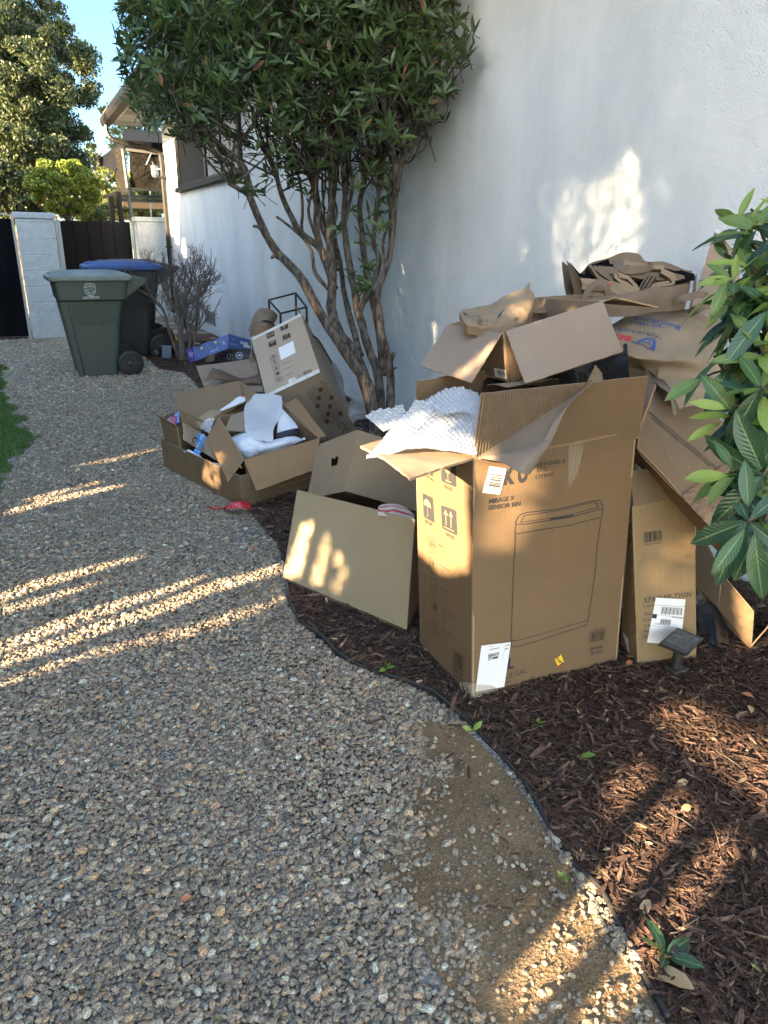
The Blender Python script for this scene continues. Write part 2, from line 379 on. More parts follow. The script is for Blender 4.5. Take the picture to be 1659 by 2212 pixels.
def leafmat(name, c1, c2, c3=None, rough=.4, tr=.3, big=False):
    m = bpy.data.materials.new(name); m.use_nodes = True; t = m.node_tree; b = t.nodes['Principled BSDF']; L = t.links.new; out = t.nodes['Material Output']
    g = t.nodes.new('ShaderNodeNewGeometry'); cr = t.nodes.new('ShaderNodeValToRGB'); e = cr.color_ramp.elements
    e[0].color = (*c1, 1); e[1].color = (*c2, 1); e[1].position = .9
    if c3: x = e.new(.988); x.color = (*c3, 1); e[1].position = .975
    L(g.outputs['Random Per Island'], cr.inputs[0]); L(cr.outputs[0], b.inputs['Base Color'])
    b.inputs['Roughness'].default_value = rough; b.inputs['Specular IOR Level'].default_value = .45
    tl = t.nodes.new('ShaderNodeBsdfTranslucent'); L(cr.outputs[0], tl.inputs[0])
    mx = t.nodes.new('ShaderNodeMixShader'); mx.inputs[0].default_value = tr; L(b.outputs[0], mx.inputs[1]); L(tl.outputs[0], mx.inputs[2]); L(mx.outputs[0], out.inputs[0])
    return m
M['leaf_tree'] = leafmat('tree leaves', (.030, .060, .022), (.10, .155, .048), (.24, .11, .06))
M['leaf_bush'] = leafmat('bush leaves', (.05, .12, .035), (.28, .38, .08), None, .3, .4)
M['leaf_bush_old'] = leafmat('older bush leaves', (.018, .052, .028), (.05, .115, .05), None, .28, .25)
M['leaf_oak'] = leafmat('evergreen oak leaves', (.016, .030, .014), (.075, .095, .032), None, .5, .3)
M['leaf_round'] = leafmat('clipped shrub leaves', (.05, .10, .015), (.26, .30, .04), None, .6, .25)
M['leaf_far'] = leafmat('far leaves', (.06, .09, .03), (.22, .24, .07), None, .6, .35)
M['leaf_hedge'] = leafmat('added hedge leaves', (.03, .06, .02), (.05, .09, .03), None, .7, .02)
for k_ in ('leaf_bush', 'leaf_bush_old'):
    t_ = M[k_].node_tree; uv_ = t_.nodes.new('ShaderNodeUVMap'); sx = t_.nodes.new('ShaderNodeSeparateXYZ'); t_.links.new(uv_.outputs[0], sx.inputs[0])
    def mth(op, a, b=None, t_=t_):
        n_ = t_.nodes.new('ShaderNodeMath'); n_.operation = op
        for i_, q_ in enumerate((a, b)):
            if q_ is None: continue
            if isinstance(q_, (int, float)): n_.inputs[i_].default_value = q_
            else: t_.links.new(q_, n_.inputs[i_])
        return n_.outputs[0]
    ax_ = mth('ABSOLUTE', mth('SUBTRACT', sx.outputs[0], .5)); rib = mth('SINE', mth('MULTIPLY', mth('SUBTRACT', sx.outputs[1], mth('MULTIPLY', ax_, .35)), 75.))
    bp_ = t_.nodes.new('ShaderNodeBump'); bp_.inputs['Distance'].default_value = .0002; t_.links.new(rib, bp_.inputs['Height']); t_.links.new(bp_.outputs[0], t_.nodes['Principled BSDF'].inputs['Normal'])
    vein = mth('LESS_THAN', ax_, .035); mx_ = t_.nodes.new('ShaderNodeMix'); mx_.data_type = 'RGBA'; cr_ = t_.nodes['Color Ramp']; t_.links.new(mth('MULTIPLY', vein, .55), mx_.inputs[0]); t_.links.new(cr_.outputs[0], mx_.inputs[6]); mx_.inputs[7].default_value = (.30, .40, .16, 1); t_.links.new(mx_.outputs[2], t_.nodes['Principled BSDF'].inputs['Base Color'])
M['weed'] = leafmat('weed leaves', (.12, .22, .04), (.20, .30, .06), None, .4, .35)
M['grass'] = leafmat('lawn grass', (.06, .13, .035), (.15, .25, .07), None, .6, .25)
M['dry_leaf'] = leafmat('dry leaves', (.34, .20, .09), (.46, .34, .19), None, .7, .2)
M['bark'] = mat('furrowed bark', (.12, .098, .08), .9, nz=(40, 8, (1, 1, .18)), col2=(.035, .025, .020), bump=(75, .016))
M['bark'].node_tree.nodes['Mapping'].inputs['Scale'].default_value = (1, 1, .18)
for n_ in M['bark'].node_tree.nodes:
    if n_.type == 'MAP_RANGE': n_.inputs[1].default_value = .42; n_.inputs[2].default_value = .58
M['twig'] = mat('grey twigs', (.15, .12, .10), .9, nz=(30, 4), col2=(.09, .07, .06))
M['stem_green'] = mat('bush stems', (.06, .04, .03), .7)

def ground_mats():
    # stucco
    m = mat('white stucco', (.64, .69, .72), .9, spec=.2); t = m.node_tree; L = t.links.new; b = t.nodes['Principled BSDF']
    tc = t.nodes.new('ShaderNodeTexCoord')
    v = t.nodes.new('ShaderNodeTexNoise'); v.inputs['Scale'].default_value = 135; v.inputs['Detail'].default_value = 3; v.inputs['Roughness'].default_value = .55; L(tc.outputs['Object'], v.inputs[0])
    v2 = t.nodes.new('ShaderNodeTexNoise'); v2.inputs['Scale'].default_value = 7; v2.inputs['Detail'].default_value = 3; L(tc.outputs['Object'], v2.inputs[0])
    bp = t.nodes.new('ShaderNodeBump'); bp.inputs['Distance'].default_value = .0085; L(v.outputs[0], bp.inputs['Height'])
    b2 = t.nodes.new('ShaderNodeBump'); b2.inputs['Distance'].default_value = .012; L(v2.outputs[0], b2.inputs['Height']); L(bp.outputs[0], b2.inputs['Normal']); L(b2.outputs[0], b.inputs['Normal'])
    mp = t.nodes.new('ShaderNodeMapping'); mp.inputs['Scale'].default_value = (2, 2, .8); L(tc.outputs['Object'], mp.inputs[0])
    n = t.nodes.new('ShaderNodeTexNoise'); n.inputs['Scale'].default_value = .9; n.inputs['Detail'].default_value = 7; n.inputs['Roughness'].default_value = .65; L(mp.outputs[0], n.inputs[0])
    cr = t.nodes.new('ShaderNodeValToRGB'); e = cr.color_ramp.elements; e[0].position = .30; e[0].color = (.50, .56, .585, 1); e[1].position = .60; e[1].color = (.64, .685, .72, 1)
    L(n.outputs[0], cr.inputs[0]); L(cr.outputs[0], b.inputs['Base Color']); M['stucco'] = m
    # gravel base sheet
    m = mat('gravel and soil', (.2, .2, .2), .9, spec=.25); t = m.node_tree; L = t.links.new; b = t.nodes['Principled BSDF']; tc = t.nodes.new('ShaderNodeTexCoord')
    vo = t.nodes.new('ShaderNodeTexVoronoi'); vo.inputs['Scale'].default_value = 85; L(tc.outputs['Object'], vo.inputs[0])
    sep = t.nodes.new('ShaderNodeSeparateColor'); L(vo.outputs['Color'], sep.inputs[0])
    cr = t.nodes.new('ShaderNodeValToRGB'); cr.color_ramp.interpolation = 'CONSTANT'; e = cr.color_ramp.elements
    cols = [(0, (.20, .19, .17)), (.2, (.32, .30, .27)), (.4, (.42, .40, .36)), (.6, (.52, .49, .44)), (.78, (.38, .30, .24)), (.88, (.62, .58, .52))]
    e[0].color = (*cols[0][1], 1); e[1].position = cols[1][0]; e[1].color = (*cols[1][1], 1)
    for p, c in cols[2:]: x = e.new(p); x.color = (*c, 1)
    L(sep.outputs[0], cr.inputs[0])
    n = t.nodes.new('ShaderNodeTexNoise'); n.inputs['Scale'].default_value = 2.2; n.inputs['Detail'].default_value = 6; L(tc.outputs['Object'], n.inputs[0])
    mr = t.nodes.new('ShaderNodeMapRange'); mr.inputs[1].default_value = .42; mr.inputs[2].default_value = .62; mr.inputs[3].default_value = .25; mr.inputs[4].default_value = .9; L(n.outputs[0], mr.inputs[0])
    mx = t.nodes.new('ShaderNodeMix'); mx.data_type = 'RGBA'; mx.inputs[7].default_value = (.085, .062, .040, 1); L(mr.outputs[0], mx.inputs[0]); L(cr.outputs[0], mx.inputs[6]); L(mx.outputs[2], b.inputs['Base Color'])
    bp = t.nodes.new('ShaderNodeBump'); bp.inputs['Distance'].default_value = .012; bp.invert = True; L(vo.outputs['Distance'], bp.inputs['Height']); L(bp.outputs[0], b.inputs['Normal'])
    M['gravel_base'] = m
    # bare soil patch
    m = mat('sandy soil', (.15, .10, .056), .95, spec=.2, nz=(5, 8), col2=(.235, .165, .098), bump=(140, .012)); M['soil'] = m
    # stones, chips, lawn: colour from the instance
    def inst(name, cols, rough, nzs, bd):
        m = bpy.data.materials.new(name); m.use_nodes = True; t = m.node_tree; L = t.links.new; b = t.nodes['Principled BSDF']; b.inputs['Roughness'].default_value = rough; b.inputs['Specular IOR Level'].default_value = .35
        oi = t.nodes.new('ShaderNodeObjectInfo'); cr = t.nodes.new('ShaderNodeValToRGB'); e = cr.color_ramp.elements
        e[0].color = (*cols[0][1], 1); e[1].position = cols[-1][0]; e[1].color = (*cols[-1][1], 1)
        for p, c in cols[1:-1]: x = e.new(p); x.color = (*c, 1)
        L(oi.outputs['Random'], cr.inputs[0]); tc = t.nodes.new('ShaderNodeTexCoord')
        mp = t.nodes.new('ShaderNodeMapping'); mp.inputs['Scale'].default_value = nzs[1]; L(tc.outputs['Object'], mp.inputs[0])
        n = t.nodes.new('ShaderNodeTexNoise'); n.noise_dimensions = '4D'; L(oi.outputs['Random'], n.inputs['W']); n.inputs['Scale'].default_value = nzs[0]; n.inputs['Detail'].default_value = 5; L(mp.outputs[0], n.inputs[0])
        mr = t.nodes.new('ShaderNodeMapRange'); mr.inputs[1].default_value = .3; mr.inputs[2].default_value = .7; mr.inputs[3].default_value = .62; mr.inputs[4].default_value = 1.3; L(n.outputs[0], mr.inputs[0])
        mx = t.nodes.new('ShaderNodeVectorMath'); mx.operation = 'SCALE'; L(cr.outputs[0], mx.inputs[0]); L(mr.outputs[0], mx.inputs['Scale']); L(mx.outputs[0], b.inputs['Base Color'])
        bp = t.nodes.new('ShaderNodeBump'); bp.inputs['Distance'].default_value = bd; L(n.outputs[0], bp.inputs['Height']); L(bp.outputs[0], b.inputs['Normal']); return m
    M['stone'] = inst('river pebble', [(0, (0.295, 0.252, 0.206)), (.14, (0.449, 0.388, 0.309)), (.30, (0.612, 0.512, 0.391)), (.45, (0.521, 0.415, 0.311)), (.58, (0.717, 0.592, 0.436)), (.68, (0.452, 0.421, 0.373)), (.78, (0.850, 0.703, 0.530)), (.85, (0.766, 0.478, 0.319)), (.91, (0.840, 0.580, 0.328)), (.95, (0.850, 0.850, 0.675)), (1, (0.850, 0.850, 0.736))], .7, (1.6, (0.850, 0.850, 0.833)), .05)
    M['chip'] = inst('bark chip', [(0, (.07, .040, .030)), (.3, (.125, .070, .052)), (.6, (.19, .105, .078)), (.82, (.26, .15, .11)), (.93, (.32, .20, .145)), (1, (.45, .32, .22))], .8, (2.2, (.25, 2.5, 2.5)), .12)
    M['litter'] = inst('dry leaf litter', [(0, (.10, .055, .03)), (.35, (.20, .12, .065)), (.7, (.32, .22, .12)), (.9, (.42, .33, .20)), (1, (.16, .20, .06))], .75, (1.5, (1, 1, 1)), .02)
    M['grit'] = inst('coarse grit', [(0, (.20, .15, .09)), (.4, (.36, .28, .18)), (.75, (.52, .43, .30)), (1, (.85, .78, .64))], .8, (2, (1, 1, 1)), .05)
ground_mats()
# ---------------------------------------------------------------- ground
WALLX, WALLY1 = 2.75, 14.9
EDGE_PX = [(612, 1205), (620, 1250), (624, 1300), (650, 1348), (700, 1390), (735, 1425), (800, 1452), (870, 1476), (930, 1505), (985, 1545), (1040, 1592), (1100, 1660), (1150, 1728), (1190, 1800), (1240, 1872), (1290, 1925), (1330, 1990), (1370, 2060), (1400, 2130), (1440, 2212)]
EDGE = [G(u, v)[:2] for u, v in EDGE_PX]
near = EDGE[-1]; BED = [np.array([near[0]+.02, -2.0]), np.array([near[0]-.02, near[1]-.4])] + EDGE[::-1]
BED += [G(*p)[:2] for p in [(588, 1165), (560, 1135), (540, 1105)]] + [np.array([.92, 3.95]), np.array([.95, 4.7])]
BED += [G(*p)[:2] for p in [(470, 880), (425, 835), (398, 806), (345, 800), (318, 778), (300, 752)]] + [np.array([1.2, 11.0]), np.array([1.5, 12.0]), np.array([WALLX, 12.0]), np.array([WALLX, -2.0])]
BED = np.array(BED)
SOIL = np.array([G(*p)[:2] for p in [(905, 1560), (985, 1560), (1060, 1630), (1110, 1690), (1160, 1760), (1200, 1840), (1260, 1905), (1320, 1985), (1360, 2060), (1395, 2140), (1440, 2230), (1040, 2240), (1015, 2090), (960, 1990), (900, 1930), (860, 1880), (905, 1800), (880, 1730), (950, 1660)]])
LAWN = np.array([[-6, 2.2], [-.62, 2.6], [-.40, 3.4]] + [list(G(*p)[:2]) for p in [(0, 1105), (10, 1040), (45, 985), (78, 958), (60, 925), (25, 900), (14, 860), (6, 820), (0, 790)]] + [[-.55, 10.2], [-6, 10.4]])
def inpoly(P, poly):
    x, y = P[:, 0], P[:, 1]; ins = np.zeros(len(P), bool); n = len(poly); j = n-1
    for i in range(n):
        xi, yi = poly[i]; xj, yj = poly[j]
        c = ((yi > y) != (yj > y)) & (x < (xj-xi)*(y-yi)/(yj-yi+1e-12)+xi); ins ^= c; j = i
    return ins
def struct(name, mb, m, kind='structure', **k):
    o = mb.build(name, m, **k); o['kind'] = kind; return o
g = MB(); g.quad((-120, -40, 0), (120, -40, 0), (120, 160, 0), (-120, 160, 0)); struct('gravel_ground', g, M['gravel_base'])
g = MB(); g.add([(p[0], p[1], .008) for p in BED], [tuple(range(len(BED)))[::-1]]); struct('mulch_bed', g, M['wood_chip_base'])
SOILB = SOIL.copy(); SOILB[11:] += np.array([-.07, -.01]); SOILB[0] += [-.05, .06]
g = MB(); g.add([(p[0], p[1], .004) for p in SOILB], [tuple(range(len(SOIL)))]); struct('bare_soil', g, M['soil'])
g = MB(); g.add([(p[0]-(.07 if p[0] > -3 else 0), p[1], .010) for p in LAWN], [tuple(range(len(LAWN)))[::-1]]); struct('lawn', g, mat('turf', (.03, .075, .02), .9))
def edging():
    P = cr_spline([(p[0], p[1]) for p in EDGE], 160); mb = MB(); Z = .020+.006*np.sin(np.arange(160)*.21)+.004*fbm(np.c_[P, np.zeros(160)], 9)
    Z[84:] -= .008
    T = np.gradient(P, axis=0); T /= np.linalg.norm(T, axis=1)[:, None]; N = np.c_[-T[:, 1], T[:, 0]]; th = .0045
    prof = []
    for sgn, zz in ((1, 0), (1, 1), (-1, 1), (-1, 0)):
        prof.append(np.c_[P+N*sgn*th/2+(N*.003 if zz else 0), (Z if zz else np.full(160, -.03))])
    mb.grid(np.stack(prof, 0), close_u=True)
    mb.tube(np.c_[P, Z], .0065, 8)                          # rolled bead along the top
    tag(mb.build('garden_edging', M['rubber'], smooth=True), 'black plastic lawn edging curving between the pebbles and the bark mulch', 'edging')
edging()

# ---------------------------------------------------------------- scattered pebbles, chips, grit, blades
def protos(name, n, fn, m):
    col = bpy.data.collections.new(name); 
    for i in range(n):
        V, F, sm = fn(i); me = bpy.data.meshes.new(name); me.from_pydata(V.tolist(), [], F); me.materials.append(m)
        me.polygons.foreach_set('use_smooth', [sm]*len(me.polygons)); o = bpy.data.objects.new(name+'_shape', me); col.objects.link(o)
    return col
def ico(sub):
    import bmesh
    b = bmesh.new(); bmesh.ops.create_icosphere(b, subdivisions=sub, radius=1); V = np.array([v.co[:] for v in b.verts]); F = [tuple(v.index for v in f.verts) for f in b.faces]; b.free(); return V, F
def pebble(i):
    V, F = ico(2); r = np.random.default_rng(100+i); sc = np.array([r.uniform(.95, 1.35), r.uniform(.75, 1.0), r.uniform(.55, .85)])
    V = V*(1+.06*fbm(V, .7, i, 2)[:, None])
    if i % 3 == 0: V = np.sign(V)*np.abs(V)**.82
    return V*sc, F, True
def chip(i):
    r = np.random.default_rng(200+i); L = r.uniform(.8, 1.3); n = 4; vs = []; W = r.uniform(.14, .34); T = r.uniform(.05, .11)
    for k in range(n):
        x = (k/(n-1)-.5)*2*L; tp = (1-abs(k/(n-1)-.5)*2*r.uniform(.2, .8)); off = r.normal(0, .05)
        for a, b in ((-1, -1), (1, -1), (1, 1), (-1, 1)): vs.append((x+r.normal(0, .09), a*W*tp*r.uniform(.7, 1.1)+off, b*T*r.uniform(.6, 1.1)+off*.4))
    fs = [(3, 2, 1, 0), (4*n-4, 4*n-3, 4*n-2, 4*n-1)]
    for k in range(n-1):
        for q in range(4): p = (q+1) % 4; fs.append((4*k+q, 4*k+p, 4*k+4+p, 4*k+4+q))
    return np.array(vs), fs, False
def grain(i):
    V, F = ico(1); r = np.random.default_rng(300+i); return V*(1+.3*r.normal(0, 1, (len(V), 1))*.5)*np.array([1, .8, .7]), F, False
def scatter(name, P, rot, scl, col, kind='stuff', label=None):
    me = bpy.data.meshes.new(name); me.from_pydata(P.tolist(), [], [])
    for nm, arr in (('rot', rot), ('scl', scl)):
        at = me.attributes.new(nm, 'FLOAT_VECTOR', 'POINT'); at.data.foreach_set('vector', np.ascontiguousarray(arr, dtype=np.float32).ravel())
    at = me.attributes.new('idx', 'INT', 'POINT'); at.data.foreach_set('value', RNG.integers(0, len(col.objects), len(P)).astype(np.int32))
    o = bpy.data.objects.new(name, me); C.objects.link(o); o['kind'] = kind
    if label: o['label'] = label
    ng = bpy.data.node_groups.new(name, 'GeometryNodeTree'); ng.interface.new_socket('Geometry', in_out='INPUT', socket_type='NodeSocketGeometry'); ng.interface.new_socket('Geometry', in_out='OUTPUT', socket_type='NodeSocketGeometry')
    N = ng.nodes.new; gi = N('NodeGroupInput'); go = N('NodeGroupOutput'); ip = N('GeometryNodeInstanceOnPoints'); ci = N('GeometryNodeCollectionInfo')
    mp = N('GeometryNodeMeshToPoints'); ci.inputs['Collection'].default_value = col; ci.inputs['Separate Children'].default_value = True; ci.inputs['Reset Children'].default_value = True
    def na(nm, ty): x = N('GeometryNodeInputNamedAttribute'); x.data_type = ty; x.inputs['Name'].default_value = nm; return x.outputs['Attribute']
    L = ng.links.new; L(gi.outputs[0], mp.inputs[0]); L(mp.outputs[0], ip.inputs['Points']); L(ci.outputs[0], ip.inputs['Instance']); ip.inputs['Pick Instance'].default_value = True
    L(na('idx', 'INT'), ip.inputs['Instance Index']); er = N('FunctionNodeEulerToRotation'); L(na('rot', 'FLOAT_VECTOR'), er.inputs[0]); L(er.outputs[0], ip.inputs['Rotation']); L(na('scl', 'FLOAT_VECTOR'), ip.inputs['Scale'])
    L(ip.outputs[0], go.inputs[0]); md = o.modifiers.new('scatter', 'NODES'); md.node_group = ng
    return o
def inview(P, mu=430, mv=420):
    c = (np.c_[P[:, 0], P[:, 1], np.zeros(len(P))]-CAM) @ MC.T; ok = c[:, 2] > .3
    u = 829.5+FOC*c[:, 0]/np.maximum(c[:, 2], .1); v = 1106-FOC*c[:, 1]/np.maximum(c[:, 2], .1)
    return ok & (u > -mu) & (u < 1659+mu) & (v < 2212+mv) & (v > -200)
def rnd_in(x0, x1, y0, y1, dens):
    n = int((x1-x0)*(y1-y0)*dens); return np.c_[RNG.uniform(x0, x1, n), RNG.uniform(y0, y1, n)]
PEB = protos('pebble_shapes', 9, pebble, M['stone']); CHP = protos('chip_shapes', 10, chip, M['chip']); GRN = protos('grit_shapes', 4, grain, M['grit'])
def put_gravel():
    Ps, S = [], []
    for (y0, y1, dens, s) in ((.3, 2.2, 21500, 1.0), (2.2, 4.5, 16500, 1.05), (4.5, 7.5, 11000, 1.2), (7.5, 12.6, 5200, 1.6)):
        q = rnd_in(-1.8, 1.9, y0, y1, dens); q = q[inview(q)]; Ps.append(q); S.append(np.full(len(q), s))
    P = np.concatenate(Ps); S = np.concatenate(S)
    P0 = P; jit = np.c_[fbm(np.c_[P, np.zeros(len(P))], 7, 21, 3), fbm(np.c_[P, np.ones(len(P))], 7, 22, 3)]*.07
    bed, soil, lawn = inpoly(P, BED), inpoly(P+jit, SOIL), inpoly(P, LAWN); nz2 = fbm(np.c_[P, np.zeros(len(P))], 11, 31, 2)
    SP = cr_spline(SOIL[10:], 90); edge_n = np.full(len(P), 9.); ii = np.where(soil)[0]; edge_n[ii] = np.min(np.hypot(P[ii, None, 0]-SP[None, :, 0], P[ii, None, 1]-SP[None, :, 1]), 1)
    nz = fbm(np.c_[P, np.zeros(len(P))], 2.6, 5, 3); r = RNG.random(len(P))
    keep = ~lawn & (~bed | (r < .012)) & (~soil | (r < .022+.07*(nz > .25)+.75*np.exp(-(np.maximum(edge_n, 0)/.045)**1.3)*(.55+.45*nz2)))
    bare = (nz < -.52) & (P[:, 1] < 5) ; keep &= ~(bare & (r < .62) & ~bed)
    near_edge = np.min(np.hypot(P[:, None, 0]-np.array(EDGE)[None, 5:12, 0], P[:, None, 1]-np.array(EDGE)[None, 5:12, 1]), 1) if False else None
    P, S, nz = P[keep], S[keep], nz[keep]; n = len(P)
    rad = np.clip(RNG.lognormal(math.log(.0044), .34, n), .0022, .0125)*S
    z = .001+RNG.random(n)*.005+.004*np.clip(nz, 0, 1)+rad*.3
    rot = np.c_[RNG.normal(0, .25, n), RNG.normal(0, .25, n), RNG.uniform(0, 6.28, n)]
    scatter('gravel_pebbles', np.c_[P, z], rot, np.repeat(rad[:, None], 3, 1), PEB)
    return n
def put_chips():
    Ps, S = [], []
    for (y0, y1, dens, s) in ((.2, 2.6, 12500, 1.0), (2.6, 5.2, 4200, 1.1), (5.2, 11., 1200, 1.5)):
        q = rnd_in(.75, WALLX-.02, y0, y1, dens); q = q[inview(q, 420, 400)]; Ps.append(q); S.append(np.full(len(q), s))
    P = np.concatenate(Ps); S = np.concatenate(S); bed = inpoly(P, BED); soil = inpoly(P, SOIL); r = RNG.random(len(P))
    keep = (bed & (r > .02)) | (soil & (r < .012)) | (~bed & ~soil & (r < .0022)); P, S = P[keep], S[keep]; n = len(P)
    nz = fbm(np.c_[P, np.zeros(n)], 5, 9, 3)
    small = RNG.random(n) < .5; L = np.where(small, RNG.uniform(.004, .011, n), np.clip(RNG.lognormal(math.log(.0125), .38, n), .007, .032))*S
    z = .012+RNG.random(n)*.011+.006*np.clip(nz, -1, 1)+.004
    rot = np.c_[RNG.normal(0, .32, n), RNG.normal(0, .17, n), RNG.uniform(0, 6.28, n)]
    wd = RNG.uniform(.5, 1.5, n)
    scatter('mulch_chips', np.c_[P, z], rot, np.c_[L, L*wd, L*RNG.uniform(.6, 1.3, n)], CHP)
    return n
def put_grit():
    a, b = SOIL.min(0), SOIL.max(0); P = rnd_in(a[0]-.1, b[0]+.12, a[1]-.1, b[1]+.1, 34000); nz = fbm(np.c_[P, np.zeros(len(P))], 4, 2, 3)
    keep = (inpoly(P, SOIL) | (RNG.random(len(P)) < .12)) & inview(P) & (RNG.random(len(P)) < .25+.75*(nz > 0)); P = P[keep]; n = len(P)
    rad = np.clip(RNG.lognormal(math.log(.0013), .4, n), .0006, .0034)
    scatter('soil_grit', np.c_[P, .004+rad*.4], np.c_[RNG.uniform(0, 6, (n, 3))], np.repeat(rad[:, None], 3, 1), GRN); return n
def put_grass():
    P = rnd_in(-2.0, .2, 2.4, 10.5, 14000); jt = np.c_[fbm(np.c_[P, np.zeros(len(P))], 5, 41, 3), fbm(np.c_[P, np.ones(len(P))], 5, 42, 3)]*.10; P = P[inview(P) & inpoly(P+jt, LAWN)]; n = len(P); h = RNG.uniform(.015, .035, n); a = RNG.uniform(0, 6.28, n); wv = .0022*(1+P[:, 1]*.1)
    lean = RNG.normal(0, .012, (n, 2)); d = np.c_[np.cos(a), np.sin(a)]*wv[:, None]
    V = np.stack([np.c_[P-d, np.full(n, .008)], np.c_[P+d, np.full(n, .008)], np.c_[P+lean, .008+h]], 1).reshape(-1, 3)
    mb = MB(); mb.add(V, [(3*i, 3*i+1, 3*i+2) for i in range(n)]); struct('grass_blades', mb, M['grass'], 'stuff'); return n
print('SCATTER', put_gravel(), put_chips(), put_grit(), put_grass())

# ---------------------------------------------------------------- the house
def house():
    t = thing('house', 'white stuccoed house wall with a dark trimmed window and brown gutter beside the pebble path', 'house', (WALLX, 6, 0))
    mb = MB(); mb.box((WALLX, -4, -.1), (7, 0, 0), (0, WALLY1+4, 0), (0, 0, 3.48)); wl = mb.build('wall', M['stucco'], t)
    # window: opening faced with frame pieces standing proud of the wall
    X = WALLX; y0, y1, z0, z1 = 9.75, 13.52, 2.27, 3.12
    f = MB()
    for a, b, c, d in ((y0-.09, y1+.09, z1, z1+.09), (y0-.09, y0, z0, z1), (y1, y1+.09, z0, z1)): f.box((X-.045, a, c), (.06, 0, 0), (0, b-a, 0), (0, 0, d-c), bev=.004)
    w_ = f.build('window', M['window_frame'], t)
    s = MB(); s.box((X-.085, y0-.16, z0-.075), (.10, 0, 0), (0, y1-y0+.34, 0), (0, 0, .075), bev=.006); s.build('sill', M['window_frame'], w_)
    s = MB()
    for a, b, c, d in ((y1-.10, y1, z0, z1), (y1-1.98, y1-1.86, z0, z1), (y0, y0+.06, z0, z1), (y0+.06, y1-.10, z1-.05, z1), (y0+.06, y1-.1, z0, z0+.04), (y0+.9, y0+.95, z0+.04, z1-.05)): s.box((X-.032, a, c), (.028, 0, 0), (0, b-a, 0), (0, 0, d-c), bev=.003)
    s.build('sash', M['black_frame'], w_)
    s = MB(); s.box((X-.018, y1-1.86, z0+.04), (.004, 0, 0), (0, 1.76, 0), (0, 0, z1-z0-.09)); s.build('insect_screen', M['screen'], w_)
    s = MB(); s.box((X-.010, y0+.06, z0+.04), (.004, 0, 0), (0, y1-y0-2.04, 0), (0, 0, z1-z0-.09)); s.build('pane', M['pane'], w_)
    s = MB(); yy = np.linspace(y0+.06, y1-1.98, 60); S = np.stack([np.c_[X-.003-.0025*np.sin(yy*38), yy, np.full(60, z)] for z in (z0+.04, z1-.05)], 0); s.grid(S); s.build('curtain', M['curtain'], w_, smooth=True)
    # crawl-space vent
    a, b = WX(447, 692, X), WX(466, 712, X); v = MB(); yv0, yv1, zv0, zv1 = b[1], a[1], .17, .36
    for k in range(6): v.box((X-.018, yv0, zv0+k*(zv1-zv0)/6), (.012, 0, .012), (0, yv1-yv0, 0), (0, 0, .008))
    for q in (yv0-.02, yv1): v.box((X-.02, q, zv0-.02), (.022, 0, 0), (0, .02, 0), (0, 0, zv1-zv0+.04))
    v.box((X-.004, yv0, zv0), (.002, 0, 0), (0, yv1-yv0, 0), (0, 0, zv1-zv0))
    v.build('vent', mat('vent grey', (.16, .16, .16), .8), t)
    # eave: roof slab with rafters boxed in, fascia, gutter, downspout
    XE, YE = 1.9, 15.5
    e = MB(); e.box((XE, -4, 3.48), (5, 0, 1.2), (0, YE+4, 0), (0, 0, .10)); e.box((XE-.05, -4.05, 3.582), (5.1, 0, 1.224), (0, YE+4.12, 0), (0, 0, .03), 1); e.build('roof', [M['soffit'], M['roof']], t)
    s = MB()
    for k in range(26):
        y = YE-.05-k*.62
        if y > -3.5: s.box((XE+.03, y-.05, 3.40), (WALLX-XE-.032, 0, .0), (0, .05, 0), (0, 0, .085))
    s.box((XE+.03, -4, 3.395), (.06, 0, 0), (0, YE+3.9, 0), (0, 0, .02)); s.build('rafters', M['soffit'], t)
    s = MB(); prof = [(XE-.005, 3.36), (XE-.10, 3.37), (XE-.125, 3.43), (XE-.12, 3.50), (XE-.005, 3.50)]
    S = np.stack([np.array([(x, y, z) for x, z in prof+[prof[0]]]) for y in (-4, YE)], 0); s.grid(S); s.add([(x, YE, z) for x, z in prof], [(0, 1, 2, 3, 4)]); s.box((XE-.005, -4, 3.36), (.03, 0, 0), (0, YE+3.98, 0), (0, 0, .13)); s.build('gutter', M['brown_metal'], t)
    s = MB(); yd = WALLY1+.02
    P = cr_spline([(XE-.05, yd+.33, 3.37), (XE-.05, yd+.32, 3.24), (XE+.04, yd+.27, 3.13), (XE+.30, yd+.18, 3.06), (XE+.62, yd+.06, 2.99), (WALLX-.09, yd-.06, 2.93), (WALLX-.055, yd-.09, 2.8), (WALLX-.055, yd-.09, 2.4)], 46)
    P = np.concatenate([P, [(WALLX-.055, yd-.09, .1)]])
    rad = np.array([.042+.0022*(k % 2) for k in range(len(P))]); rad[30:-1] = .043; s.tube(P, rad, 6)
    for z in (2.5, 1.3): s.box((WALLX-.115, yd-.15, z), (.11, 0, 0), (0, .12, 0), (0, 0, .03))
    s.build('downspout', M['brown_metal'], t)
    return t
house()
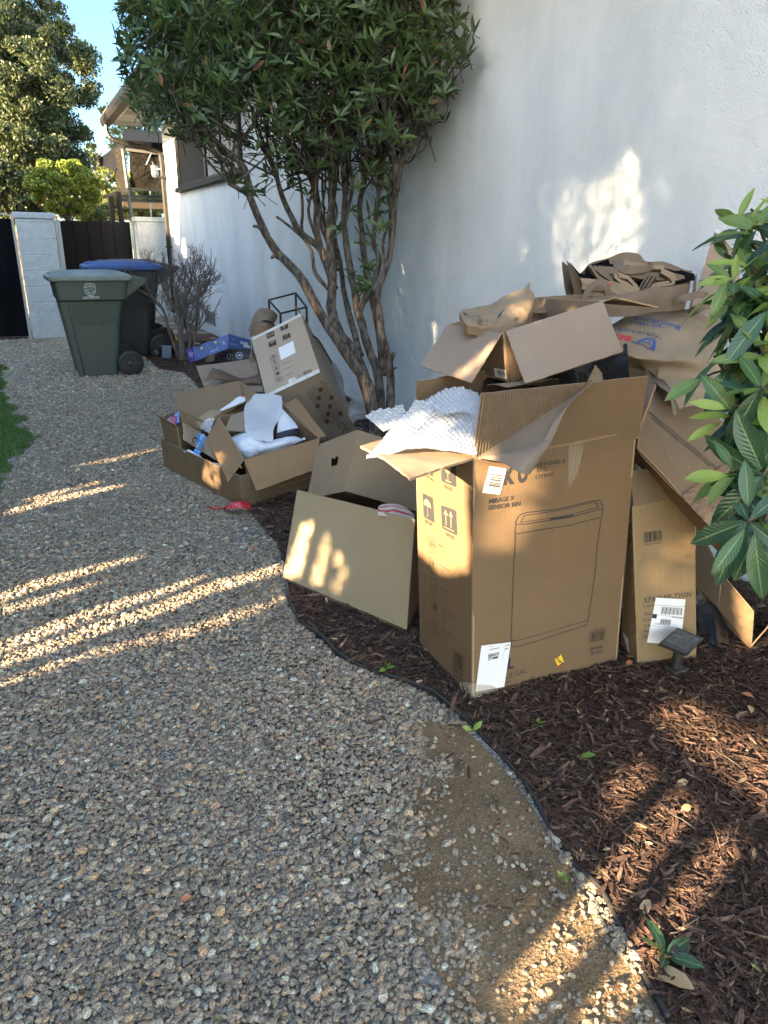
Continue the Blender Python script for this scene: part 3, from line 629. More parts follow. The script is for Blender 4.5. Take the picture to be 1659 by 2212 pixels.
def camera_thing():
    c = WY(*zf(300, 250, 3.318)(672, 1000), WALLY1+.15); t = thing('security_camera', 'white outdoor camera with a small solar panel on the house corner', 'camera', c)
    mb = MB(); mb.lathe(c+np.array([0, 0, -.13]), (0, 0, 1), [(.03, -.01), (.06, .02), (.068, .08), (.055, .10), (.068, .115), (.07, .18), (.055, .20)], 16); mb.build('housing', M['white_plastic'], t, smooth=True)
    mb = MB(); mb.box(c+np.array([-.13, -.03, .07]), (.11, 0, .20), (0, .14, 0), (-.012, 0, .006), bev=.003); mb.build('solar_panel', M['white_plastic'], t)
    mb = MB(); mb.bar(c+np.array([0, 0, .05]), c+np.array([-.03, 0, .13]), .02, .02); mb.bar(c+np.array([0, 0, -.0]), np.array([WALLX-.04, WALLY1-.1, c[2]]), .025, .025); mb.build('bracket', M['white_plastic'], t)
camera_thing()

# ---------------------------------------------------------------- gate, pillars
GY = 12.2
def boards(name, x0, x1, n, z1a, z1b, label):
    A, B = np.array([*x0, 0.]), np.array([*x1, 0.]); d = (B-A)/n; nn = nrm(np.array([-d[1], d[0], 0]))
    t = thing(name, label, 'gate', (A+B)/2)
    for k in range(n):
        mb = MB(); zz = z1a+(z1b-z1a)*k/max(1, n-1)+.004*(k % 3); mb.box(A+d*(k-.05)+nn*(.02+.006*(k % 2))+np.array([0, 0, .04]), d*1.06, nn*.02, (0, 0, zz-.04), bev=.003); mb.build('board', M['black_wood'], t)
    for z in (.35, 1.45): mb = MB(); mb.box(A+nn*.05+np.array([0, 0, z]), B-A, nn*.04, (0, 0, .09)); mb.build('rail', M['black_wood'], t)
boards('board_gate', (-2.6, GY), (.045, GY), 18, 1.67, 1.67, 'black board gate left of the white block pillar, boards running to the picture edge')
GY2 = 15.2; _z1 = zf(0, 650, 3.318); XP2 = WY(*_z1(1410, 230), GY2)
boards('board_gate', (.65, GY), (XP2[0], GY2), 11, 1.67, 1.4+.27*GY2/GY, 'black board gate between the two white pillars behind the bins')
g = MB(); g.box((-2.6, GY-.06, 0), (2.62, 0, 0), (0, .08, 0), (0, 0, .045)); tag(g.build('threshold_board', M['sill_wood']), 'weathered timber threshold under the left black gate', 'threshold')
def pillar(x0, x1, z1, label, side, GY=GY):
    t = thing('block_pillar', label, 'pillar', ((x0+x1)/2, GY, 0)); n = 8; h = (z1-.13)/7.4; z = 0; mb = MB(); k = 0
    while z < z1-.09:
        hh = min(h if k else h*.4, z1-.085-z); mb.box((x0, GY-.03, z+.003), (x1-x0, 0, 0), (0, .38, 0), (0, 0, hh-.006), bev=.006); z += hh; k += 1
    mb.box((x0+.006, GY-.024, 0), (x1-x0-.012, 0, 0), (0, .36, 0), (0, 0, z1-.1)); mb.build('blocks', M['white_block'], t)
    mb = MB(); mb.box((x0-.03, GY-.045, z1-.082), (x1-x0+.05, 0, 0), (0, .41, 0), (0, 0, .082), bev=.008); mb.build('cap', M['white_block'], t)
    mb = MB()
    for s in side: mb.box((s, GY-.035, 0), (.07 if s > x0 else .035, 0, 0), (0, .05, 0), (0, 0, z1-.09), bev=.004)
    mb.build('jamb_board', M['white_wood'], t)
pillar(.10, .61, 1.77, 'white painted block pillar with a flat cap between the two black gates', (.045, .615))
pillar(XP2[0]+.10, WALLX-.02, WY(*_z1(1500, 185), GY2)[2], 'white painted block pillar beside the downspout at the house corner', (XP2[0],), GY2)
t_ = MB(); t_.bar((.10, GY-.03, 1.72), (-.17, GY-.03, 1.75), .02, .02); tag(t_.build('loose_batten', M['white_wood']), 'loose white batten sticking out left from the pillar top', 'batten')

# ---------------------------------------------------------------- gazebo beyond the gate
def gazebo():
    Y = 15.8; z1 = zf(300, 250, 3.318); W = lambda x, y, Yq=Y: WY(*z1(x, y), Yq)
    base = W(400, 1530); t = thing('gazebo', 'black canopied garden gazebo with hanging shade cloth beyond the black gate', 'gazebo', (base[0], Y, 0))
    A, B = W(335, 685), W(900, 725); Cc, D = W(350, 770), W(900, 840); S = W(80, 880, Y+2.2); S2 = W(80, 955, Y+2.2); ap = W(330, 690)
    m = MB(); m.sheet(Cc, D, B, A, .02, 8, rough=.01); m.sheet(S, Cc, A, W(225, 770, Y+1.2), .02, 8, rough=.01); m.sheet(S2, W(250, 1020, Y+.8), Cc, S, .02, 8, rough=.02)
    m.sheet(A, B, B+np.array([.2, 2.4, .5]), A+np.array([.4, 2.4, .5]), .02, 4); m.build('canopy', M['canopy'], t)
    m = MB(); m.bar(W(365, 785, Y-.02), W(900, 850, Y-.02), .04, .05); m.build('trim', M['pole'], t)
    for (a, b) in (((330, 780), (432, 1560)), ((280, 1240), (320, 1560)), ((200, 1290), (225, 1560))):
        m = MB(); p, q = W(*a), W(*b); q2 = q.copy(); q2[2] = 0; m.tube([p, q, q2+(q-p)*.0], .032 if a[0] == 330 else .05, 8); m.build('post', M['pole'] if a[0] == 330 else M['rust'], t)
    m = MB(); P0, P1, P2, P3 = W(415, 1210), W(900, 1230), W(900, 860), W(400, 800); m.sheet(P0, P1, P2, P3, .004, 26, rough=.02, cr=.05, jag=.02); 
    m.sheet(W(270, 1290, Y+.9), W(385, 1245), W(350, 770), W(245, 800, Y+.9), .004, 26, rough=.03, cr=.22, jag=.04); m.build('shade_cloth', M['shade_cloth'], t)
    m = MB()
    for a, b in (((395, 1210), (900, 1225)), ((300, 1290), (900, 1300)), ((300, 1330), (900, 1345))): m.bar(W(*a), W(*b), .05, .05)
    m.bar(W(110, 1300, Y+1), W(260, 1265, Y+1), .07, .07); m.build('rail', M['dark_metal'], t)
    m = MB(); m.tube([W(625, 1230), W(640, 1520)], .015, 6); m.build('tie', M['white_wood'], t)
    m = MB(); m.bar(W(330, 1385, Y+1.5), W(900, 1400, Y+1.5), .08, .12); m.build('beam', M['sill_wood'], t)
gazebo()
# ---------------------------------------------------------------- leaves and trees
def leaves(mb, P, D, L, W, N=None, curl=.12, rows=4, fold=.25, mat_=0, wavy=0., uvl=False):
    """many leaf blades: P base points, D directions, L lengths, W widths (each its own island)"""
    n = len(P); D = D/np.linalg.norm(D, axis=1)[:, None]
    if N is None: N = RNG.normal(0, .5, (n, 3)) + [0, 0, 1]
    Sd = np.cross(D, N); Sd /= np.linalg.norm(Sd, axis=1)[:, None]+1e-9; N = np.cross(Sd, D)
    prof = {2: [(.0, .0), (.5, 1), (1, 0)], 4: [(0, .04), (.18, .55), (.45, 1), (.75, .72), (1, .02)], 6: [(0, .04), (.12, .35), (.3, .8), (.5, 1), (.7, .92), (.87, .5), (1, .02)]}[rows]
    m = len(prof); V = np.zeros((n, m, 3, 3)); cu = curl*RNG.normal(1, .5, n)
    for k, (s, wd) in enumerate(prof):
        c = P+D*(L*s)[:, None]-N*(cu*L*s*s)[:, None]; h = (W*wd/2)[:, None]
        wv = N*((wavy*L*math.sin(k*2.4+1))[:, None] if isinstance(L, np.ndarray) else 0) if wavy else 0
        V[:, k, 1] = c; V[:, k, 0] = c-Sd*h+N*h*fold+wv; V[:, k, 2] = c+Sd*h+N*h*fold-wv
    V = V.reshape(n*m*3, 3); fs = []
    base = [(3*k+j, 3*k+j+1, 3*k+j+4, 3*k+j+3) for k in range(m-1) for j in (0, 1)]
    for i in range(n):
        b = i*m*3; fs += [(a+b, c+b, d+b, e_+b) for a, c, d, e_ in base]
    uv = np.tile(np.array([(j*.5, s_*1.0) for s_, _ in prof for j in (0, 1, 2)]), (n, 1)) if uvl else None
    mb.add(V, fs, mat_, uv)
def tri_leaves(mb, P, s, mat_=0):
    """small distant leaves: one rhombus each"""
    n = len(P); a = RNG.normal(0, 1, (n, 3)); a /= np.linalg.norm(a, axis=1)[:, None]; b = np.cross(a, RNG.normal(0, 1, (n, 3))); b /= np.linalg.norm(b, axis=1)[:, None]
    s = np.broadcast_to(s, (n,))[:, None]; V = np.stack([P-a*s, P+b*s*.45, P+a*s, P-b*s*.45], 1).reshape(-1, 3); mb.add(V, [(4*i, 4*i+1, 4*i+2, 4*i+3) for i in range(n)], mat_)
def sph(n):
    a = RNG.normal(0, 1, (n, 3)); return a/np.linalg.norm(a, axis=1)[:, None]
def blobtree(name, c, rad, nclump, nleaf, ls, label, m, trunk, cat='tree', cl=.22, group=None, shell=.55, twigs=False):
    c = np.array(c, float); rad = np.array(rad, float); t = thing(name, label, cat, (trunk[0][0], trunk[0][1], 0), group)
    q = sph(nclump)*(shell+(1-shell)*RNG.random((nclump, 1))); q[:, 2] = np.maximum(q[:, 2], -.75); cc = c+q*rad*(1+.12*fbm(q*2, 1.0, 4)[:, None])
    P = []; per = nleaf//nclump
    for k in range(nclump):
        r = cl*np.mean(rad)*RNG.uniform(.5, 1.25); P.append(cc[k]+sph(per)*(RNG.random((per, 1))**.55)*r*np.array([1, 1, .75]))
    P = np.concatenate(P); mb = MB(); tri_leaves(mb, P, RNG.uniform(.6, 1.2, len(P))*ls); mb.build('crown', m, t)
    mb = MB(); tr = np.array(trunk, float); mb.tube(cr_spline(tr[:, :3], 14), np.interp(np.linspace(0, 1, 14), np.linspace(0, 1, len(tr)), tr[:, 3]), 10); top = tr[-1, :3]
    for k in range(0, nclump, max(1, nclump//(26 if twigs else 9))):
        b = cr_spline([tr[max(0, len(tr)-2), :3]*.4+top*.6, (top+cc[k])/2+RNG.normal(0, .1, 3)*np.mean(rad), cc[k]], 7); mb.tube(b, np.linspace(tr[-1, 3]*.35, .010, 7), 6)
    mb.build('trunk', M['bark'], t, smooth=True); return t
def far_tree(px, Y, radpx, n, ls, label, m=None, shell=.5, name='tree', h0=.15, nc=90, cl=.22, ry=1.):
    c = WY(*px, Y); s = np.linalg.norm(WY(px[0]+100, px[1], Y)-c)/100; rx, rz = radpx[0]*s, radpx[1]*s
    return blobtree(name, c, (rx, rx*ry, rz), nc, n, ls, label, m or M['leaf_oak'], [(c[0]+.1, Y, 0, h0), (c[0], Y+.1, max(.4, c[2]-rz)*.6, h0*.8), (c[0], Y, max(.6, c[2]-rz*.5), h0*.6)], shell=shell, cl=cl)
far_tree((50, 215), 19, (178, 285), 105000, .048, 'tall dark evergreen oak filling the upper left above the black gate', shell=.30, h0=.28, nc=230, cl=.17)
far_tree((10, 60), 22, (150, 260), 26000, .07, 'sunlit evergreen tree behind the tall oak at the top left corner', shell=.55, h0=.25)
far_tree((140, 405), 15.2, (80, 62), 42000, .032, 'rounded clipped yellow green shrub behind the white pillar', M['leaf_round'], .72, 'clipped_shrub', .07, 90, .2)
far_tree((30, 420), 17, (75, 75), 14000, .05, 'shaded bushy shrub under the oak behind the left gate', shell=.5)
far_tree((305, 262), 23, (95, 75), 5200, .06, 'thin leafed tree seen between the eave and the gazebo', M['leaf_far'], .3, 'tree', .08, 60, .25)
far_tree((235, 380), 24, (60, 90), 4200, .06, 'sparse young tree left of the gazebo canopy', M['leaf_far'], .3, 'tree', .06, 50, .25)
far_tree((195, 462), 18, (45, 30), 6000, .045, 'low yellow green shrub right of the clipped round shrub', M['leaf_far'], .5, 'shrub', .04)
far_tree((95, 450), 18.5, (45, 35), 3500, .04, 'bare reddish shrub behind the pillar top', leafmat('reddish twigs', (.30, .16, .09), (.42, .26, .16), None), .4, 'shrub', .04)
far_tree((300, 440), 21, (70, 50), 9000, .055, 'leafy shrub seen through the gazebo posts', M['leaf_far'], .4, 'shrub', .05)
for k, (u, lab) in enumerate(((-60, 'distant evergreen beyond the left picture edge'), (60, 'distant tree low behind the clipped shrub'), (180, 'distant tree low between shrub and gazebo'), (300, 'distant tree low behind the gazebo'), (420, 'distant tree hidden mostly by the house'))):
    far_tree((u, 430), 34, (80, 55), 5000, .12, lab, M['leaf_far'] if k % 2 else M['leaf_oak'], .45, 'tree', .12, 40, .3)

# the multi-stemmed tree against the wall
zt = lambda x, y: (232+x/1.923, y/1.923)
STEMS = [
 ([(1112, 1790), (1105, 1700), (1080, 1600), (1000, 1480), (930, 1370), (860, 1260), (800, 1150), (700, 1040), (640, 940), (590, 810), (570, 700), (480, 620), (400, 545), (330, 470)], 26, 9, 4.92, 4.75),
 ([(1110, 1720), (1040, 1500), (965, 1385), (930, 1290), (935, 1150), (925, 1000), (930, 850), (930, 700), (940, 500), (930, 300)], 28, 8, 5.0, 5.0),
 ([(1140, 1790), (1135, 1700), (1122, 1540), (1080, 1430), (1040, 1280), (1010, 1130), (990, 1000), (985, 850), (1000, 700), (1010, 500), (1000, 300)], 24, 8, 5.1, 5.15),
 ([(1175, 1790), (1175, 1700), (1172, 1520), (1132, 1360), (1125, 1210), (1170, 1080), (1185, 950), (1200, 800), (1230, 650), (1260, 560), (1290, 400)], 20, 8, 5.05, 4.8),
 ([(1150, 1560), (1120, 1330), (1080, 1150), (1060, 1000), (1050, 850), (1080, 700), (1100, 550), (1120, 350)], 17, 7, 5.15, 5.35),
 ([(940, 1200), (890, 1040), (800, 960), (740, 850), (690, 700), (650, 600), (600, 450)], 17, 7, 5.0, 5.3),
 ([(960, 1120), (880, 900), (850, 750), (820, 600), (800, 450)], 13, 6, 5.05, 5.2),
 ([(1050, 1290), (1128, 1100), (1105, 1000), (1120, 850), (1140, 700), (1130, 500)], 13, 6, 5.1, 5.0),
 ([(935, 1215), (870, 1140), (840, 1030), (790, 970), (700, 900)], 9, 5, 5.02, 4.9),
 ([(1200, 790), (1190, 650), (1170, 500), (1180, 350)], 12, 6, 4.85, 4.7),
 ([(1050, 1480), (1010, 1330), (980, 1200), (960, 1050), (890, 900), (860, 700)], 15, 6, 5.12, 5.4),
 ([(575, 800), (540, 785), (500, 762)], 11, 7, 4.78, 4.70),
 ([(590, 600), (500, 560), (420, 540), (330, 545)], 8, 4, 4.85, 4.5),
 ([(655, 970), (625, 942), (605, 938)], 7, 5, 4.82, 4.75), ([(710, 1070), (700, 1062), (685, 1070)], 9, 6, 4.85, 4.78),
 ([(1178, 1560), (1176, 1500), (1188, 1470)], 12, 9, 5.0, 4.9), ([(1185, 1540), (1195, 1528), (1205, 1522), (1200, 1534)], 3, 2, 5.0, 4.95),
 ([(985, 620), (950, 520), (900, 420), (880, 300)], 9, 5, 5.0, 4.7), ([(1060, 760), (1080, 640), (1150, 520), (1200, 380)], 8, 4, 5.0, 4.8),
 ([(760, 640), (740, 520), (700, 400), (640, 280)], 8, 4, 5.2, 5.0)]
def wall_clamp(P, m=.06):
    P = P.copy(); over = P[:, 0] > WALLX-m; P[over, 0] = WALLX-m-.02*RNG.random(over.sum()); return P
def main_tree():
    base = DP(*zt(1140, 1790), 5.05); t = thing('multi_stem_tree', 'multi-stemmed evergreen tree with furrowed trunks growing against the white wall', 'tree', (base[0], base[1], 0))
    mb = MB(); tips = []
    for k, (pts, r0, r1, d0, d1) in enumerate(STEMS):
        n = len(pts); P = np.array([DP(*zt(*p), d0+(d1-d0)*i/(n-1)) for i, p in enumerate(pts)])
        if k in (0, 2, 3): P = np.concatenate([[[P[0][0], P[0][1], -.05]], P])
        m_ = max(10, n*7); Q = cr_spline(P, m_); rr = np.interp(np.linspace(0, 1, m_), [0, 1], [r0, r1])/1.923/FOC*5.0
        rr = rr*(1+.10*fbm(Q, 14, k, 3)); rr[0] *= 1.15; Q = Q+.006*np.stack([fbm(Q, 9, 50+k+j) for j in range(3)], 1)
        mb.tube(Q, rr, 14); tips.append((Q, rr))
    # many thin upright shoots between the main stems
    rs = np.random.default_rng(77)
    for k in range(34):
        x0 = rs.uniform(620, 1210); y0 = rs.uniform(640, 1080); Qk, rk = tips[int(rs.choice([1, 2, 3, 4, 5, 6, 7, 10]))]; pj = np.array([PR(q)[:2] for q in Qk]); j = int(np.argmin(np.hypot(pj[:, 0]-zt(x0, y0)[0], pj[:, 1]-zt(x0, y0)[1]))); S0 = Qk[j]; u0, v0, d0 = PR(S0); H_ = rs.uniform(150, 330); fan = (u0-780)*.10
        P = [S0]+[DP(u0+fan*t_*2.2+rs.normal(0, 10), v0-H_*t_, d0+rs.uniform(-.18, .14)*t_) for t_ in (.35, .7, 1.)]; Q = wall_clamp(cr_spline(P, 16)); Q += .004*np.stack([fbm(Q, 12, 90+k+i_) for i_ in range(3)], 1); rr = np.linspace(min(rk[j]*.7, rs.uniform(.010, .017)), .006, 16); mb.tube(Q, rr, 8); tips.append((Q, rr))
    # branching into the crown
    r = np.random.default_rng(5); segs = []
    for k, (Q, rr) in enumerate(tips):
        up = Q[Q[:, 2] > 1.75]
        if len(up) < 4: continue
        for j in range(9 if k < 11 else 5):
            s = up[r.integers(0, len(up))]; d = nrm([r.normal(0, .55)-.15, r.normal(0, .55), r.uniform(.5, 1.1)]); L = r.uniform(.25, .7)
            e1 = s+d*L*.5+r.normal(0, .03, 3); e2 = s+d*L+r.normal(0, .08, 3); seg = wall_clamp(cr_spline([s, e1, e2], 7)); mb.tube(seg, np.linspace(.009, .0035, 7), 6, cap=False); segs.append(seg)
            for _ in range(3):
                s2 = seg[r.integers(2, 7)]; d2 = nrm([r.normal(0, .8), r.normal(0, .8), r.uniform(.1, 1)]); sg = wall_clamp(cr_spline([s2, s2+d2*.12+r.normal(0, .02, 3), s2+d2*.26], 5)); mb.tube(sg, np.linspace(.0045, .002, 5), 5, cap=False); segs.append(sg)
    # crown: leaf rosettes through a volume that hangs over the path
    out = np.array([(262, -60), (258, 60), (268, 140), (290, 205), (318, 262), (345, 288), (415, 292), (455, 318), (470, 352), (500, 395), (545, 425), (575, 405), (620, 420), (665, 455), (700, 500), (735, 545), (770, 640), (800, 640), (815, 560), (838, 430), (868, 345), (905, 322), (930, 300), (950, 250), (965, 205), (992, 140), (1030, 75), (1022, 20), (1000, -60), (990, -330), (300, -330)], float)
    N = 7800; uv = np.c_[r.uniform(250, 1040, N), r.uniform(-330, 660, N)]; ins = inpoly(uv, out); uv = uv[ins]
    dens = np.interp(uv[:, 1], [-330, 120, 230, 300, 380, 450, 660], [1, .95, .58, .33, .15, .10, .10]); edge_d = np.interp(uv[:, 0], [262, 500], [1.25, 1.0])
    keep = r.random(len(uv)) < dens*edge_d*np.where(fbm(np.c_[uv/70, np.zeros(len(uv))], 1.0, 8) > -.35, 1, .25); uv = uv[keep]; n = len(uv)
    dd = np.where(uv[:, 1] < 330, r.uniform(4.15, 5.6, n), r.uniform(4.6, 5.4, n)); P = np.array([DP(u, v, d) for (u, v), d in zip(uv, dd)])
    ok = P[:, 0] < WALLX-.05; P = P[ok]; n = len(P); ax = np.c_[r.normal(0, .5, n)-.1, r.normal(0, .5, n), r.uniform(.2, 1.0, n)]; ax /= np.linalg.norm(ax, axis=1)[:, None]
    for i in range(0, n, 2):
        mb.tube(np.array([P[i]-ax[i]*.16+r.normal(0, .02, 3), P[i]-ax[i]*.07, P[i]+ax[i]*.02]), np.array([.003, .0022, .0015]), 4, cap=False)
    mb.build('trunk', M['bark'], t, smooth=True)
    LP, LD, LN = [], [], []
    for i in range(n):
        x = nrm(np.cross(ax[i], [.3, .2, 1.])); y = np.cross(ax[i], x); k = r.integers(5, 9); ph = r.uniform(0, 6)
        for j in range(k):
            a_ = ph+j*2.4; out_ = x*math.cos(a_)+y*math.sin(a_); up_ = r.uniform(.25, 1.0); LP.append(P[i]-ax[i]*r.uniform(0, .07)); LD.append(out_+ax[i]*up_); LN.append(ax[i]-out_*.6+r.normal(0, .25, 3))
    LP, LD, LN = map(np.array, (LP, LD, LN)); m_ = len(LP); L = r.uniform(.06, .115, m_); e = LP+LD/np.linalg.norm(LD, axis=1)[:, None]*L[:, None]; ok = e[:, 0] < WALLX-.02
    mb2 = MB(); leaves(mb2, LP[ok], LD[ok], L[ok], (L*r.uniform(.21, .31, m_))[ok], LN[ok], .10, 4, .22); mb2.build('crown', M['leaf_tree'], t)
    print('TREE leaves', ok.sum())
main_tree()

def dead_shrub():
    b = G(394, 783); t = thing('leafless_shrub', 'leafless pruned grey shrub with many fine twigs beside the bins', 'shrub', b); mb = MB(); r = np.random.default_rng(12)
    z3 = zf(420, 700, 3.456); dep = PR(b)[2]
    main = [([(600, 1620), (590, 1450), (570, 1250), (545, 1050), (505, 820)], 42, 14), ([(620, 1500), (560, 1150), (610, 1020), (760, 940), (850, 850), (875, 790)], 30, 16), ([(560, 1500), (450, 1300), (400, 1100), (330, 1000), (240, 900)], 20, 12), ([(700, 1500), (760, 1250), (770, 1000), (780, 780)], 15, 12), ([(570, 1150), (470, 980), (400, 850), (330, 700)], 24, 9), ([(640, 1350), (720, 1290), (790, 1280)], 10, 6), ([(590, 1300), (620, 950), (690, 800), (700, 660)], 22, 9), ([(640, 1600), (690, 1400), (650, 1300), (600, 1150)], 18, 12)]
    ends = []
    for k, (p, r0, r1) in enumerate(main):
        P = np.array([DP(*z3(*q), dep+(.18*math.sin(k*2.1))*i/len(p)) for i, q in enumerate(p)])
        if p[0][1] > 1480: P[0][2] = min(P[0][2], .0)
        Q = cr_spline(P, 22); s = dep/FOC/3.456/1.507; mb.tube(Q, np.linspace(r0, r1, 22)*s*(1+.15*fbm(Q, 12, k)), 9); ends.append(Q)
    def grow(p, d, L, rad, lv):
        e = p+d*L; mid = p+d*L*.5+r.normal(0, .12, 3)*L*.5; q = cr_spline([p, mid, e], 5); mb.tube(q, np.linspace(rad, rad*.7, 5), 5, cap=False)
        if lv == 0: return
        for _ in range(r.integers(2, 4)):
            d2 = nrm(d+r.normal(0, .42, 3)+np.array([0, 0, .28])); grow(q[r.integers(3, 5)], d2, L*r.uniform(.6, .9), rad*.68, lv-1)
    for q in ends:
        for _ in range(13):
            i = r.integers(8, 22); c0 = q[i]; out_ = c0-np.array([b[0], b[1], c0[2]]); d = nrm(out_*1.2+np.array([r.normal(0, .35), r.normal(0, .35), r.uniform(.5, 1.0)])); grow(c0, d, r.uniform(.10, .20), .0065, 3)
    mb.build('branches', M['twig'], t, smooth=True)
    mb = MB(); leaves(mb, np.array([DP(*z3(500, 1290), dep-.1), DP(*z3(520, 1350), dep-.1)]), np.array([[0, 0, -1.], [.3, 0, -1]]), np.array([.07, .07]), np.array([.05, .05])); mb.build('dry_leaf', mat('orange leaf', (.6, .24, .03), .6), t)
dead_shrub()

# leafy bush at the right edge, close to the camera
def bush():
    r = np.random.default_rng(21); base = np.array([2.05, .72, 0]); t = thing('leafy_bush', 'glossy broad-leaved bush with bright new shoots at the right edge', 'bush', base)
    zb = zf(1900, 550, 1.5256)
    ros = [((735, 555), 1.50, 9, 1), ((790, 330), 1.62, 7, 1), ((860, 260), 1.55, 8, 1), ((830, 200), 1.75, 7, 0), ((700, 780), 1.62, 5, 0), ((745, 1180), 1.42, 5, 1), ((880, 1080), 1.38, 9, 1), ((735, 1490), 1.40, 4, 1), ((860, 1430), 1.45, 9, 0), ((815, 1745), 1.32, 5, 0), ((900, 1600), 1.36, 8, 0), ((880, 880), 1.40, 9, 1), ((830, 700), 1.5, 8, 0), ((900, 480), 1.55, 9, 0), ((890, 380), 1.7, 8, 1), ((650, 930), 1.55, 4, 0), ((910, 1300), 1.5, 9, 0), ((870, 620), 1.6, 8, 0), ((900, 760), 1.6, 8, 0), ((960, 1000), 1.5, 9, 0), ((980, 500), 1.6, 9, 0), ((1000, 1200), 1.4, 9, 1), ((990, 1500), 1.4, 9, 0), ((1000, 300), 1.7, 9, 1), ((1050, 800), 1.5, 10, 0), ((960, 1750), 1.4, 8, 0), ((800, 960), 1.6, 8, 0), ((840, 1240), 1.55, 8, 0), ((700, 420), 1.66, 6, 1), ((760, 250), 1.75, 6, 1), ((830, 480), 1.52, 8, 1), ((780, 640), 1.5, 8, 1), ((850, 560), 1.5, 8, 0), ((930, 640), 1.45, 9, 1), ((730, 980), 1.5, 4, 0), ((800, 1100), 1.45, 8, 1), ((900, 1200), 1.38, 9, 0), ((960, 860), 1.42, 9, 1), ((950, 1420), 1.40, 9, 1), ((890, 1520), 1.36, 8, 0), ((900, 1740), 1.33, 7, 0), ((880, 1640), 1.38, 5, 1)]
    ros += [((1050+(k*37) % 260, 260+k*88), 1.45+.05*(k % 5), 8, k % 3 == 0) for k in range(18)]
    st = MB(); N_, O_ = [], []
    spine = cr_spline([base, DP(*zb(1150, 1500), 1.55), DP(*zb(1080, 900), 1.62), DP(*zb(1000, 300), 1.75)], 20); st.tube(spine, np.linspace(.014, .006, 20), 8)
    for (px, d, k, new) in ros:
        P = DP(*zb(*px), d); s = spine[np.argmin(np.linalg.norm(spine-P-np.array([0, 0, -.08]), axis=1))]
        st.tube(cr_spline([s, (s+P)/2+r.normal(0, .03, 3)+np.array([0, 0, -.02]), P], 8), np.linspace(.006, .003, 8), 6)
        ax = nrm(nrm(P-s)+np.array([0, 0, .7])+r.normal(0, .25, 3)); x = nrm(np.cross(ax, [.3, .2, 1.])); y = np.cross(ax, x); ph = r.uniform(0, 6)
        for j in range(k):
            a_ = ph+j*2.4; o_ = x*math.cos(a_)+y*math.sin(a_); young = new and j > k//2-1
            L = r.uniform(.075, .105) if young else r.uniform(.09, .14); dr = o_+ax*(r.uniform(.4, 1.0) if young else r.uniform(-.5, .35)) + np.array([0, 0, -.1 if young else -.25])
            (N_ if young or (new and r.random() < .3) else O_).append((P-ax*r.uniform(0, .035), dr, L, ax-o_*.3+r.normal(0, .2, 3)))
    # a few individually placed leaves
    for (a, b_, d, young) in (((720, 540), (640, 720), 1.46, 1), ((740, 545), (580, 560), 1.46, 1), ((745, 560), (760, 420), 1.48, 1), ((730, 550), (640, 460), 1.47, 1), ((915, 700), (700, 960), 1.42, 0), ((720, 1190), (540, 1150), 1.42, 1), ((730, 1200), (595, 1020), 1.42, 1), ((590, 1040), (410, 1130), 1.46, 1), ((715, 1520), (500, 1540), 1.38, 1), ((745, 1500), (665, 1350), 1.40, 1), ((800, 1790), (650, 2010), 1.30, 0), ((850, 1800), (880, 2150), 1.30, 0), ((800, 1440), (820, 1680), 1.36, 0), ((680, 1260), (520, 1340), 1.46, 1)):
        A, B = DP(*zb(*a), d), DP(*zb(*b_), d-.01); (N_ if young else O_).append((A, B-A, np.linalg.norm(B-A), -ray((1600, 900))+r.normal(0, .25, 3)+np.array([0, 0, .5])))
    st.build('stem', M['stem_green'], t, smooth=True)
    for nm, lst, mm in (('young_leaves', N_, M['leaf_bush']), ('leaves', O_, M['leaf_bush_old'])):
        P, D, L, N = (np.array([q[i] for q in lst]) for i in range(4)); mb = MB(); leaves(mb, P, D, L, L*r.uniform(.26, .36, len(L)), N, .20, 6, .34, wavy=.016, uvl=True); o = mb.build(nm, mm, t, smooth=True)
        sm = o.modifiers.new('s', 'SUBSURF'); sm.levels = 1; sm.render_levels = 1
bush()

